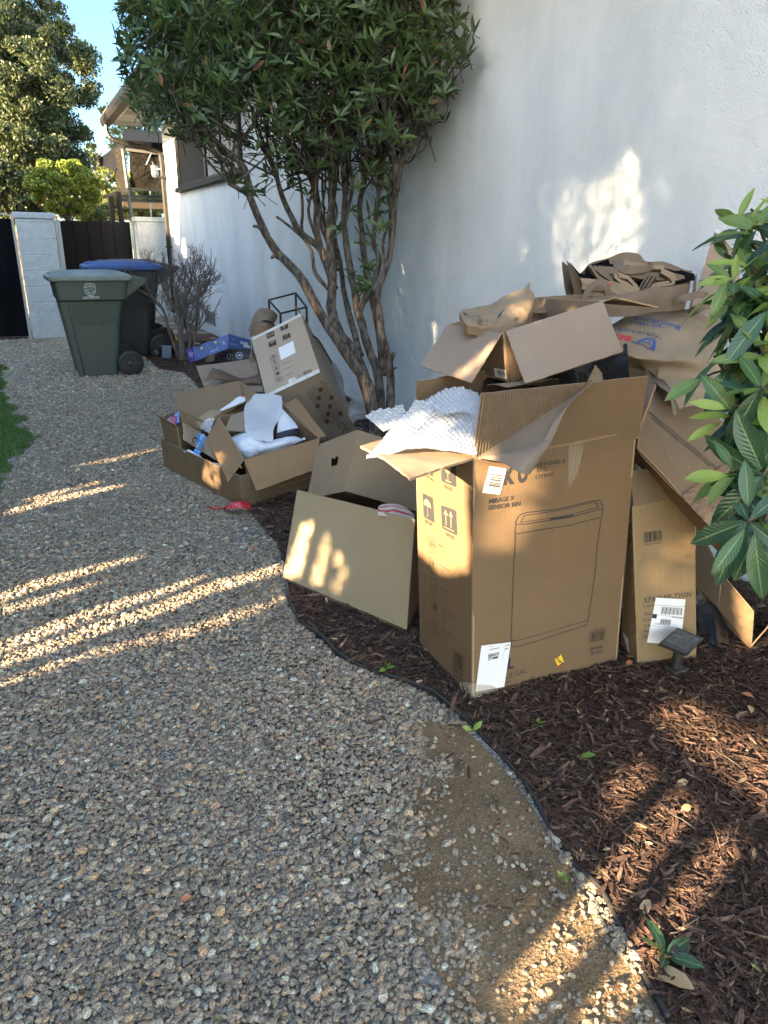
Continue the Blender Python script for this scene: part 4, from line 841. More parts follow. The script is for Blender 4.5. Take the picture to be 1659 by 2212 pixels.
# weeds and fallen leaves
def little():
    r = np.random.default_rng(9)
    weeds = [((1438, 2065), .16, 'big_leaf', 5, 'green seedling with broad leaves at the lower right among the mulch', .062), ((835, 1445), 0, 'w', 5, 'small green weed in the mulch just behind the edging', .035), ((1020, 1578), 0, 'w', 5, 'young weed growing over the black edging', .035), ((1162, 1565), 0, 'w', 4, 'small weed sprout in front of the tall carton', .03), ((1215, 1895), 0, 'w', 6, 'bright little weed at the sandy soil edge', .016), ((1297, 1880), 0, 'w', 3, 'tiny pale sprout beside the edging in the sunlit mulch', .014), ((1210, 1440), 0, 'w', 4, 'olive weed at the foot of the tall carton', .05), ((1252, 1635), 0, 'w', 1, 'single green leaf standing in the shaded mulch', .04)]
    for (px, _, _, k, lab, L0) in weeds:
        b = G(*px, .02); mb = MB(); a_ = r.uniform(0, 6)+np.arange(k)*2.4; D = np.c_[np.cos(a_), np.sin(a_), r.uniform(.3, 1, k)]; L = L0*r.uniform(.8, 1.25, k)
        leaves(mb, np.repeat(b[None], k, 0), D, L, L*.42, None, .25, 6, .2, uvl=True); tag(mb.build('weed_seedling', M['leaf_bush_old'] if L0 > .06 else M['weed'], smooth=True), lab, 'weed', 'weeds at the bed edge')
    dl = [((545, 1183), 'reddish dry leaf on the pebbles left of the leaning carton', .035, 1), ((400, 1940), 'orange brown leaf fragment in the foreground pebbles', .030, 1), ((180, 1873), 'pair-like tan leaf in the lower left pebbles', .032, 0), ((280, 1880), 'pale curled leaf left of the orange fragment', .034, 0), ((330, 1925), 'spotted tan leaf just left of the orange fragment', .032, 0), ((493, 1862), 'cupped beige leaf on the central foreground pebbles', .030, 0), ((1455, 2110), 'large curled tan leaf beside the seedling at lower right', .085, 0), ((1437, 2062), 'slender yellow dry leaf above the seedling', .05, 0), ((1395, 1955), 'broad tan leaf lying in the sunlit mulch stripe', .045, 0), ((1475, 1690), 'slim beige leaf on mulch in the middle right', .040, 0), ((1482, 1745), 'narrow beige leaf below the slim one on the mulch', .038, 0), ((1622, 1530), 'cream round dry leaf on mulch near the right edge', .042, 0), ((1615, 1500), 'brown curled leaf behind the cream one near the right edge', .04, 1), ((1360, 1430), 'light brown leaf in front of the narrow tall carton', .04, 1), ((915, 1330), 'tan leaf on mulch under the leaning carton', .04, 1), ((905, 1472), 'small pale leaf along the black edging', .03, 0), ((1305, 1438), 'curled tan leaf at the big carton base', .035, 0), ((655, 1352), 'red brown leaf by the edging corner', .035, 1)]
    for (px, lab, L, k) in dl:
        b = G(*px, .030 if px[0] > 620 and px[1] < 2180 else .016); mb = MB(); a_ = r.uniform(0, 6.28); d = np.array([[math.cos(a_), math.sin(a_), r.uniform(-.1, .25)]])
        leaves(mb, b[None]-d*L*.5, d, np.array([L]), np.array([L*.5]), np.array([[r.normal(0, .3), r.normal(0, .3), 1]]), .3, 6, .35, wavy=.03); tag(mb.build('dry_leaf', M['dry_leaf'] if not k else mat('rust leaf', (.34, .13, .06), .75), smooth=True), lab, 'leaf', 'fallen dry leaves')
little()
def litter():
    def lf(i):
        V, F = [], []; r = np.random.default_rng(400+i); L, W = 1., r.uniform(.25, .45); cu = r.uniform(.1, .5)
        for k, (s_, w_) in enumerate([(-1, .05), (-.5, .8), (0, 1), (.5, .7), (1, .05)]):
            for j in (-1, 0, 1): V.append((s_*L, j*w_*W, cu*s_*s_*.5+abs(j)*w_*W*.35))
        for k in range(4):
            for j in (0, 1): F.append((3*k+j, 3*k+j+1, 3*k+j+4, 3*k+j+3))
        return np.array(V), F, True
    def tw(i):
        m = MB(); r = np.random.default_rng(500+i); P = np.c_[np.linspace(-1, 1, 6), r.normal(0, .10, 6), r.normal(0, .03, 6)]; m.tube(P, np.linspace(.035, .015, 6), 5); return m.arrays(), m.f, True
    for nm, fn, mm, n, s0, s1 in (('leaf_litter', lf, M['litter'], 2300, .006, .019), ('twig_litter', tw, M['twig'], 900, .015, .055)):
        P = rnd_in(-.6, WALLX-.05, .4, 8.5, n/27.); P = P[inview(P)]; bed = inpoly(P, BED); P = P[bed | (RNG.random(len(P)) < .40)]; k = len(P); bed = inpoly(P, BED)
        scatter(nm, np.c_[P, np.where(bed, .034, .014)], np.c_[RNG.normal(0, .35, k), RNG.normal(0, .2, k), RNG.uniform(0, 6.28, k)], np.repeat(RNG.uniform(s0, s1, k)[:, None], 3, 1), protos(nm+'_shapes', 4, fn, mm))
litter()
# ---------------------------------------------------------------- printing
_tc = {}
def textmesh(s, bold=0.0, font_shear=0.0):
    k = (s, bold, font_shear)
    if k not in _tc:
        cu = bpy.data.curves.new('t', 'FONT'); cu.body = s; cu.size = 1; cu.offset = bold; cu.shear = font_shear; cu.resolution_u = 3; o = bpy.data.objects.new('t', cu); C.objects.link(o)
        dg = bpy.context.evaluated_depsgraph_get(); me = bpy.data.meshes.new_from_object(o.evaluated_get(dg)); V = np.array([v.co[:] for v in me.vertices]).reshape(-1, 3); F = [tuple(p.vertices) for p in me.polygons]
        bpy.data.objects.remove(o); bpy.data.curves.remove(cu); bpy.data.meshes.remove(me); _tc[k] = (V, F)
    return _tc[k]
class Ink:
    """prints on a plane through O with normal n; px coordinates are carried onto the surface"""
    def __init__(s, O, n, bvh=None, lift=.0009):
        s.O = np.array(O, float); s.n = nrm(n); s.bvh = bvh; s.lift = lift; s.mb = {}; s.drop = False
        if s.n @ (CAM-s.O) < 0: s.n = -s.n
    def m(s, k): return s.mb.setdefault(k, MB())
    def P(s, p): return PL(p, s.O, s.n)
    def put(s, V, F, k, lift=0):
        V = np.array(V, float); out = []; miss = set()
        for i_, p in enumerate(V):
            q = p
            if s.bvh is not None:
                h = s.bvh.ray_cast(Vector(p+s.n*.08), Vector(-s.n), .2)
                if h[0] is not None: q = np.array(h[0])
                else: miss.add(i_)
            out.append(q+s.n*(s.lift+lift))
        if s.drop and miss: F = [f for f in F if not miss.intersection(f)]
        (s.m(k) if k != 'label' else s.m('label%d' % len(s.mb))).add(out, F)
    def poly(s, pts, k='ink', lift=0, px=True):
        P = [s.P(p) for p in pts] if px else pts; s.put(P, [tuple(range(len(P)))], k, lift)
    def grid4(s, q, k='ink', n=6, lift=0):
        a, b, c, d = [s.P(p) for p in q]; t = np.linspace(0, 1, n+1); V = [(a*(1-x)+b*x)*(1-y)+(d*(1-x)+c*x)*y for x in t for y in t]
        s.put(V, [(i*(n+1)+j, (i+1)*(n+1)+j, (i+1)*(n+1)+j+1, i*(n+1)+j+1) for i in range(n) for j in range(n)], k, lift)
    def line(s, pts, w=.0012, k='ink', lift=0, close=False, px=True):
        P = [s.P(p) for p in pts] if px else [np.array(p) for p in pts]
        if close: P = P+[P[0]]
        Q = []
        for a, b in zip(P[:-1], P[1:]):
            m = max(1, int(np.linalg.norm(b-a)/.03)); Q += [a+(b-a)*i/m for i in range(m)]
        Q.append(P[-1]); Q = np.array(Q); T = np.gradient(Q, axis=0); T /= np.linalg.norm(T, axis=1)[:, None]+1e-9; S = np.cross(T, s.n); V = np.concatenate([Q-S*w/2, Q+S*w/2]); n = len(Q)
        s.put(V, [(i, i+1, n+i+1, n+i) for i in range(n-1)], k, lift)
    def frame(s, a, b, dn=None):
        """origin a, x towards b, y up in the plane"""
        A, B = s.P(a), s.P(b); x = nrm(B-A); y = np.cross(s.n, x); return A, x, y, np.linalg.norm(B-A)
    def text(s, st, a, b, h=None, bold=.0, k='ink', shear=0., flip=1, lift=0):
        """baseline from px a to px b; h = cap height in px at a (else natural)"""
        A, x, y, L = s.frame(a, b); V, F = textmesh(st, bold, shear)
        if len(V) == 0: return
        V = V.copy(); x0, x1 = V[:, 0].min(), V[:, 0].max(); sx = L/(x1-x0)
        if h: H = np.linalg.norm(s.P((a[0], a[1]-h))-A); sy = H/.70
        else: sy = sx
        s.put([A+x*(v[0]-x0)*sx+y*v[1]*sy*flip for v in V], F, k, lift)
    def barcode(s, q, k='ink', n=26, seed=0, frame_=False):
        r = np.random.default_rng(seed); a, b, c, d = [np.array(p, float) for p in q]; t = 0; ws = r.choice([1, 1, 2, 3], n*2); ws = np.cumsum(ws)/ws.sum(); ws = np.r_[0, ws]
        for i in range(0, n*2, 2):
            u, v = ws[i], ws[i+1]; s.poly([a+(b-a)*u, a+(b-a)*v, d+(c-d)*v, d+(c-d)*u], k)
        if frame_: s.line([a-(b-a)*.04, b+(b-a)*.04, c+(c-d)*.04, d-(c-d)*.04], .0008, k, close=True)
    def lines(s, q, rows, k='ink_soft', seed=0, w=.0006, gap=.3):
        """rows of tiny print"""
        r = np.random.default_rng(seed); a, b, c, d = [np.array(p, float) for p in q]
        for i in range(rows):
            y = (i+.5)/rows; p, e = a+(d-a)*y, b+(c-b)*y; x = 0
            e = p+(e-p)*r.uniform(.6, 1); 
            while x < .97:
                z = min(1, x+r.uniform(.04, .14)); s.line([p+(e-p)*x, p+(e-p)*z], w, k); x = z+.025
    def rrect(s, q, w=.001, k='ink', r=.16):
        P = [np.array(p, float) for p in q]; out = []
        for i in range(4):
            p, a, b = P[i], P[i-1], P[(i+1) % 4]
            for t in (0, .25, .5, .75, 1): A_ = p+(a-p)*r*(1-t)**2+(b-p)*r*t**2; out.append(A_)
        s.line(out, w, k, close=True)
    def rfill(s, q, k='ink', r=.08, lift=0):
        P = [np.array(p, float) for p in q]; out = []
        for i in range(4):
            p, a, b = P[i], P[i-1], P[(i+1) % 4]
            for t in (0, .33, .67, 1): out.append(p+(a-p)*r*(1-t)**2+(b-p)*r*t**2)
        s.poly(out, k, lift)
    def build(s, parent, name='printing'):
        for k, mb in s.mb.items():
            if k.startswith('label'): k = 'label'
            nm = {'label': 'paper_label', 'yellow': 'yellow_sticker', 'tape': 'clear_tape', 'tape_band': 'clear_tape', 'tape_white': 'white_tape'}.get(k, name)
            mb.build(nm, M[k], parent)
def bil(q):
    a, b, c, d = [np.array(p, float) for p in q]
    return lambda x, y: tuple((a*(1-x)+b*x)*(1-y)+(d*(1-x)+c*x)*y)
def icon(ink, q, kind, bg='ink', fg='board_mark'):
    """solid rounded square with a handling mark left in board colour"""
    B = bil(q)
    if bg: ink.rfill(q, bg, .09)
    u = .0028
    if kind == 'umbrella':
        top = [B(.5+.36*math.cos(a), .44-.27*math.sin(a)) for a in np.linspace(0, math.pi, 14)]; ink.poly(top, fg, u); ink.line([B(.5, .16), B(.5, .8)], .0022, fg, u); ink.line([B(.5, .8), B(.46, .86), B(.38, .84)], .0022, fg, u)
    if kind == 'arrows':
        for x in (.33, .66): ink.line([B(x, .28), B(x, .76)], .0042, fg, u); ink.poly([B(x-.13, .32), B(x+.13, .32), B(x, .1)], fg, u)
        ink.line([B(.16, .86), B(.84, .86)], .0026, fg, u)
    if kind == 'glass':
        ink.poly([B(.3, .12), B(.7, .12), B(.72, .4), B(.6, .54), B(.4, .54), B(.28, .4)], fg, u); ink.line([B(.5, .5), B(.5, .84)], .003, fg, u); ink.line([B(.3, .87), B(.7, .87)], .003, fg, u)
    if kind == 'hands':
        for sx in (-1, 1): ink.poly([B(.5+sx*.06, .62), B(.5+sx*.3, .25), B(.5+sx*.42, .3), B(.5+sx*.34, .68), B(.5+sx*.14, .82)], fg, u)
        ink.poly([B(.4, .3), B(.6, .3), B(.55, .5), B(.45, .5)], fg, u)
def circ(ink, B, cx, cy, r, w=.0007, k='ink_soft', a0=0, a1=6.28):
    ink.line([B(cx+r*math.cos(a), cy+r*math.sin(a)) for a in np.linspace(a0, a1, 14)], w, k)
def feature(ink, q, kind, k='ink_soft', w=.001):
    B = bil(q); ink.rrect(q, w, k, .2)
    if kind == 0:
        for r in (.12, .22, .32): circ(ink, B, .5, .5, r, w, k, math.pi*.9, math.pi*2.1)
        ink.rrect([B(.38, .5), B(.62, .5), B(.62, .8), B(.38, .8)], w, k)
    if kind == 1: circ(ink, B, .42, .32, .16, w, k); circ(ink, B, .42, .32, .08, w, k); ink.line([B(.42, .4), B(.5, .6), B(.75, .62), B(.72, .8), B(.5, .82), B(.4, .66)], w, k)
    if kind == 2: ink.line([B(.3, .2), B(.32, .78), B(.78, .78)], w*2, k); ink.line([B(.34, .7), B(.6, .2)], w, k); ink.line([B(.34, .7), B(.72, .36)], w, k); ink.line([B(.34, .7), B(.8, .55)], w, k)
    if kind == 3:
        for r in (.06, .13, .20, .27): circ(ink, B, .48, .48, r, w*1.3, k)
        circ(ink, B, .68, .74, .07, w, k)
    if kind == 4: ink.rrect([B(.2, .16), B(.8, .16), B(.8, .8), B(.2, .8)], w, k, .1); ink.line([B(.5, .35), B(.5, .6)], w*2, k); circ(ink, B, .5, .62, .06, w*2, k)

# ---------------------------------------------------------------- cartons
def carton(name, label, O, A, B, Cv, mats=None, t=.004, open_top=True, skip=(), group='cardboard cartons in the pile', n=8, seed=0, cr=0., rough=.002, bulge=.0, cat='box', thing_=None, bname='body'):
    O, A, B, Cv = (np.array(q, float) for q in (O, A, B, Cv)); mats = mats or [M['kraft'], M['edge'], M['kraft_grey']]
    if np.cross(A, B) @ Cv < 0: A, B = B, A; sw = True
    else: sw = False
    th = thing_ or thing(name, label, cat, O, group); mb = MB(); K = dict(t=t, n=n, rough=rough, cr=cr, mats=(0, 1, 2))
    W = {'a': (O, O+A, O+A+Cv, O+Cv), 'A': (O+A+B, O+B, O+B+Cv, O+A+B+Cv), 'b': (O+B, O, O+Cv, O+B+Cv), 'B': (O+A, O+A+B, O+A+B+Cv, O+A+Cv), 'c': (O, O+B, O+A+B, O+A), 'C': (O+Cv, O+A+Cv, O+A+B+Cv, O+B+Cv)}
    for i, (k, q) in enumerate(W.items()):
        if k == 'C' and open_top: continue
        if k in skip: continue
        mb.sheet(*q, seed=seed*10+i, bulge=bulge if k != 'c' else 0, **K)
    b = mb.build(bname, mats, th); return th, b, mb
def flap(th, pts, name='flap', mats=None, t=.004, seed=0, n=12, jag=.004, rough=.003, bulge=0., cr=0., label=None, toward=None):
    """pts: hinge0, hinge1, outer1, outer0"""
    mats = mats or [M['kraft_grey'], M['edge'], M['kraft']]
    mb = MB(); a, b, c, d = [np.array(p, float) for p in pts]; nn = np.cross(b-a, d-a)
    if nn @ (CAM-a) < 0: a, b, c, d = b, a, d, c
    mb.sheet(a, b, c, d, t, n, bulge=bulge, rough=rough, jag=jag, seed=seed, mats=(0, 1, 2), cr=cr); o = mb.build(name, mats, th, label=label); return o, mb
# ---------------------------------------------------------------- right-hand heap
M['liner'] = cardboard('peeled liner', (.21, .16, .115), .0)
z6 = zf(1300, 900, 2.212); z7 = zf(850, 1300, 2.212); za = zf(1350, 1450, 2.37); zb_ = zf(1350, 1900, 2.37); zc = zf(2000, 1250, 2.328); zd = zf(1800, 780, 3.016)
def big_carton():
    o = np.array([1.1441, 1.6377, 0.0]); ex, ey, ez = np.array([.9973, -.0588, .0434]), np.array([.06, .9979, -.0254]), np.array([-.0418, .028, .9987])
    F = G(1020, 1513, .006); Rr = G(1332, 1428, .01); L = G(908, 1400, .006)
    A = Rr-F; Bv = L-F; A[2] = Bv[2] = 0; T = snap(F+ez*.8407, (1023, 985)); Cv = T-F; F[2] = 0.002
    th, body, mb = carton('tall_carton', 'tall open carton printed with a bin outline, largest box, bubble wrap spilling over its side', F, A, Bv, Cv, [M['kraft_warm'], M['edge'], M['kraft_grey']], t=.006, n=20, rough=.003, seed=1, cr=.003)
    H0, H1, H2, H3 = F+Cv, F+A+Cv, F+A+Bv+Cv, F+Bv+Cv
    # standing front flap, liner torn off its left part
    n_f = np.cross(A, Cv); n_f = nrm(n_f)
    tilt = nrm(n_f+np.array([0, 0, -.10])); f0, f1 = PL((1041, 850), H0, tilt), PL((1400, 812), H1, tilt); s_ = PL((1277, 826), H0, tilt)
    fl = MB(); fl.sheet(H0, H1+(H1-H0)*.02, f1, f0, .006, 16, rough=.002, jag=.003, seed=3, mats=(0, 1, 2)); flp = fl.build('front_flap', [M['kraft_warm'], M['edge'], M['kraft_grey']], th)
    # exposed flutes: a real corrugated triangle
    ft = MB(); nfl = nrm(np.cross(H1-H0, f0-H0)); nfl = nfl if nfl @ (CAM-H0) > 0 else -nfl
    ux = nrm(f1-f0); W_ = np.linalg.norm(s_-f0); hd = H0-f0; k_ = int(W_/.0013); xs = np.linspace(0, W_, k_)
    top = np.array([f0+ux*x+nfl*(.0058+.0056*math.sin(x/.0095*2*math.pi)) for x in xs]); frac = 1-xs/W_; bot = np.array([f0+ux*x+hd*fr*1.0+nfl*(.0058+.0056*math.sin(x/.0095*2*math.pi)) for x, fr in zip(xs, frac)])
    ft.grid(np.stack([bot, top], 0), flip=True); ft.build('exposed_flutes', M['flutes'], flp, smooth=True)
    # peeled liner rolling down from the tear line
    tear0, tear1 = H0+nfl*.006+ux*.004, s_+nfl*.006; tipL, tipR = DP(1122, 1020, PR(H0)[2]-.15), DP(1152, 1014, PR(H0)[2]-.12)
    rows = []
    for i, f in enumerate((0, .2, .4, .6, .8, 1.0)):
        a = tear0*(1-f)+tear1*f; ef = DP(*(np.array((1046, 984))*(1-f)**1+0), 1.9) if False else None
        end = [DP(1040, 990, PR(H0)[2]-.03), DP(1085, 1000, PR(H0)[2]-.10), tipL, tipR, DP(1200, 905, PR(H0)[2]-.05), s_+nfl*.008][i]
        mid = (a+end)/2+nfl*(.05*math.sin(math.pi*min(f+.1, 1))+.01)+np.array([0, 0, .015]); q1 = a*.75+end*.25+nfl*.035*math.sin(math.pi*min(1, f+.15)); rows.append([a, q1, mid, end])
    S = skin(rows, 26, 16); lm = MB(); loftskin(lm, S, .0012, 0); lm.build('peeled_liner', [M['liner']], flp, smooth=True)
    # left side flap, folded out level
    t0 = perp((885, 1034), H0, nrm(H3-H0)); t1 = perp((779, 963), H3, nrm(H3-H0)) 
    t0 = G(885, 1034, H0[2]-.005); t1 = G(779, 963, H0[2]+.0)
    lf, lmb = flap(th, (H3, H0, t0, t1), 'left_flap', [M['kraft_pale'], M['edge'], M['kraft_warm']], .007, 5, 16, .006, rough=.005, cr=.05)
    # back flap standing
    b0, b1 = snap(H3+np.array([0, 0, .16]), (901, 824)), snap(H2+np.array([0, 0, .17]), (1190, 780))
    flap(th, (H3, H2, b1, b0), 'back_flap', [M['kraft_warm'], M['edge'], M['kraft']], .008, 6, 10, .004)
    flap(th, (H1, H2, H2+np.array([.05, 0, .17]), H1+np.array([.05, 0, .17])), 'right_flap', None, .006, 7)
    # ---- printing: front
    bv = mb.bvh(); ik = Ink(F, np.cross(A, Cv), bv); Z = za
    ik.text('E', Z(588, 302), Z(668, 292), 32, .06); ik.text('K', Z(685, 298), Z(768, 286), 32, .06); ik.text('O', Z(790, 284), Z(868, 274), 32, .06)
    ik.text('SENSIBLE', Z(942, 165), Z(1168, 133), 8.5, .012); ik.text('ECO', Z(945, 207), Z(1022, 196), 8.5, .012); ik.text('LIVING', Z(932, 258), Z(1080, 235), 8.5, .012); ik.text('®', Z(893, 158), Z(912, 155), 5)
    ik.text('MIRAGE X', Z(570, 447), Z(768, 420), 9.5, .02); ik.text('SENSOR BIN', Z(565, 497), Z(815, 465), 9.5, .02)
    lw = .0030
    ik.line([Z(*p) for p in [(778, 608), (777, 590), (800, 545), (822, 530), (870, 516), (1110, 488), (1380, 424), (1425, 421), (1438, 440), (1450, 478), (1441, 546), (1400, 562), (1200, 612), (800, 679), (770, 677), (778, 608), (850, 606), (1180, 555), (1449, 488)]], lw)
    ik.line([Z(*p) for p in [(815, 595), (845, 540), (1110, 500), (1385, 434), (1408, 445), (1418, 478)]], lw*.8); ik.line([Z(*p) for p in [(1395, 436), (1408, 486)]], lw*.7); ik.line([Z(*p) for p in [(825, 592), (1100, 552), (1415, 480)]], lw*.7); ik.line([Z(*p) for p in [(1040, 566), (1225, 538)]], lw*1.6)
    Z2 = zb_
    ik.line([Z(*p) for p in [(775, 680), (763, 950), (752, 1260)]]+[Z2(*p) for p in [(742, 438), (748, 482), (782, 486), (1280, 336), (1328, 316), (1340, 275), (1378, 0)]]+[Z(*p) for p in [(1395, 950), (1402, 800), (1438, 552)]], lw)
    ik.line([Z2(*p) for p in [(744, 438), (790, 436), (1333, 284)]], lw*.8)
    ik.grid4([Z(575, 160), Z(706, 180), Z(655, 378), Z(520, 362)], 'label', 8, .0006); q = bil([Z(600, 180), Z(692, 193), Z(645, 362), Z(556, 350)])
    r = np.random.default_rng(4); y = 0
    while y < .97: h = r.uniform(.012, .045); ik.line([q(0, y), q(1, y)], .0011 if r.random() < .7 else .0025, 'ink', .0016); y += h
    ik.text('spRHK5CPq1L', Z(547, 330), Z(578, 198), 5, .02, 'ink', lift=.0016)
    ik.grid4([Z2(515, 480), Z2(740, 450), Z2(690, 795), Z2(468, 832)], 'label', 10, .0006); B = bil([Z2(515, 480), Z2(740, 450), Z2(690, 795), Z2(468, 832)])
    def t_(s, a, b, h, bo=.01): ik.text(s, B(*a), B(*b), h*1.25, bo+.01, 'ink', lift=.0016)
    t_('3071 W CLARK AVE', (.30, .13), (.62, .10), 1.8); t_('Vendor', (.28, .05), (.40, .04), 1.4); ik.lift += .0012; ik.barcode([B(.30, .21), B(.66, .19), B(.65, .26), B(.29, .28)], 'ink', 18, 3); ik.lift -= .0012
    ik.rfill([B(.45, .29), B(.63, .275), B(.625, .31), B(.44, .325)], 'ink', .05, .0018); t_('R1EM', (.31, .315), (.42, .305), 2.0, .03); t_('OV 16.9 LBS', (.30, .355), (.62, .325), 1.8, .02); t_('CL&BBR', (.84, .07), (.97, .06), 2.0, .02); t_('BSNU', (.84, .15), (.95, .14), 2.0, .02); ik.line([B(.82, .03), B(.80, .42)], .0006, 'ink', .0009)
    ik.poly([Z2(722, 575), Z2(740, 572), Z2(735, 638), Z2(766, 634), Z2(764, 652), Z2(712, 660)], 'ink')
    ik.text('US GAL', Z2(700, 737), Z2(862, 686), 11.5, .0); ik.text('CKET', Z2(697, 770), Z2(740, 759), 5, .02)
    ik.poly([Z2(1075, 575), Z2(1125, 540), Z2(1152, 610), Z2(1105, 643)], 'yellow', .0004); ik.poly([Z2(1105, 643), Z2(1152, 610), Z2(1150, 600), Z2(1102, 630)], 'ink_red', .0008); ik.poly([Z2(1077, 572), Z2(1122, 542), Z2(1124, 548), Z2(1079, 580)], 'ink_red', .0008)
    ik.text('10.2U', Z2(1122, 596), Z2(1100, 556), 5, .03, 'ink', lift=.0008); ik.text('H', Z2(1140, 610), Z2(1128, 590), 5, .04, 'ink', lift=.0008)
    ik.barcode([Z2(1352, 385), Z2(1475, 358), Z2(1468, 430), Z2(1346, 458)], 'ink_soft', 24, 5); ik.line([Z2(1340, 370), Z2(1487, 337), Z2(1477, 440), Z2(1332, 482)], .0008, 'ink_soft', close=True)
    ik.text('9260-80L-MBIS', Z2(1350, 385), Z2(1475, 352), 3.5, .01, 'ink_soft'); ik.text('EK9260', Z2(1352, 515), Z2(1448, 493), 6, .02, 'ink'); ik.text('Designed by EKO', Z2(1350, 537), Z2(1455, 513), 3, .02); ik.text('Made in China', Z2(1358, 552), Z2(1445, 530), 3, .02)
    # clear tape strip down the front and a crease near the top, its shading and highlight painted as lines
    ik.line([(1151, 974), (1240, 958), (1376, 929)], .0022, 'edge'); ik.line([(1151, 971), (1240, 955), (1376, 926)], .0012, 'board_mark'); ik.grid4([Z(1185, -20), Z(1310, -40), Z(1270, 200), Z(1190, 330)], 'tape', 8, .0005)
    ik.build(body)
    # ---- printing: left side
    ik = Ink(F, np.cross(Bv, Cv), bv)
    icon(ik, [Z(62, 365), Z(145, 402), Z(155, 598), Z(72, 550)], 'umbrella'); icon(ik, [Z(205, 460), Z(322, 502), Z(328, 698), Z(212, 640)], 'arrows'); icon(ik, [Z(203, 90), Z(318, 125), Z(322, 325), Z(208, 275)], 'glass'); icon(ik, [Z(60, 20), Z(140, 50), Z(146, 240), Z(66, 200)], 'hands')
    ik.text('KEEP DRY', Z(80, 592), Z(140, 628), 7.5, .01); ik.text('UPWARD', Z(240, 696), Z(308, 730), 7.5, .01); ik.text('FRAGILE', Z(227, 325), Z(292, 356), 7.5, .01); ik.text('HANDLE WITH CARE', Z(52, 216), Z(146, 278), 5, .01)
    fq = [[Z(105, 700), Z(160, 722), Z(167, 846), Z(112, 822)], [Z(115, 860), Z(172, 882), Z(176, 1003), Z(122, 978)], [Z(124, 1020), Z(179, 1045), Z(184, 1163), Z(130, 1138)], [Z2(130, 110), Z2(184, 138), Z2(189, 252), Z2(136, 225)], [Z2(136, 262), Z2(188, 285), Z2(191, 403), Z2(141, 377)]]
    for i, q in enumerate(fq): feature(ik, q, i, 'ink_soft', .0019)
    tx = [('SENSOR', Z(181, 768), Z(223, 795)), ('TOUCH SWITCH', Z(190, 925), Z(270, 980)), ('SOFT CLOSE', Z(197, 1095), Z(260, 1142)), ('FINGERPRINT RESISTANT', Z2(205, 185), Z2(332, 290)), ('PLASTIC BAG FIXER', Z2(207, 345), Z2(304, 425))]
    for i, (s_, a, b) in enumerate(tx):
        ik.text(s_, a, b, 3.6, .01, 'ink_soft'); a, b = np.array(a), np.array(b); e = a+(b-a)/np.linalg.norm(b-a)*18; dn = np.array([0.6, 26]); ik.lines([a+(0, 4), e+(0, 4), e+(2, 4)+dn*1.0, a+(2, 4)+dn*1.0], 6, 'ink_soft', i, .0011)
    ik.barcode([Z2(304, 520), Z2(378, 578), Z2(376, 688), Z2(300, 632)], 'ink_soft', 20, 8); ik.line([Z2(295, 505), Z2(388, 577), Z2(385, 706), Z2(292, 642)], .0008, 'ink_soft', close=True)
    ik.text('9260-80L-MBIS', Z2(302, 525), Z2(380, 587), 3.2, .01, 'ink_soft'); ik.text('EK9260', Z2(303, 670), Z2(368, 722), 6, .02); ik.text('Designed by EKO', Z2(302, 690), Z2(372, 752), 3, .02); ik.text('Made in China', Z2(304, 705), Z2(366, 762), 3, .02)
    ik.build(body)
    # crumpled clear tape at the front bottom corner
    tp = MB(); P0 = [F+A*.16+Cv*.0+n_f*.004, F+A*.14+Cv*.045+n_f*.004, F+Cv*.085+n_f*.006, F+Bv*.16+Cv*.05-nrm(A)*.006, F+Bv*.2+Cv*.0-nrm(A)*.006]
    S = skin([[F+n_f*.012-nrm(A)*.008+np.array([0, 0, .004])]*5, [F*.5+p*.5+n_f*.004-nrm(A)*.003 for p in P0], P0], 8, 14); S = S+normals(S)*(.003*fbm(S, 60, 3))[..., None]; loftskin(tp, S, .0004); tp.build('corner_tape', M['tape'], th, smooth=True)
    return th, H0, H1, H2, H3
M['tape_band'] = mat('taped strip', (.164, .107, .061), .55, spec=.35)
BIG, H0, H1, H2, H3 = big_carton()

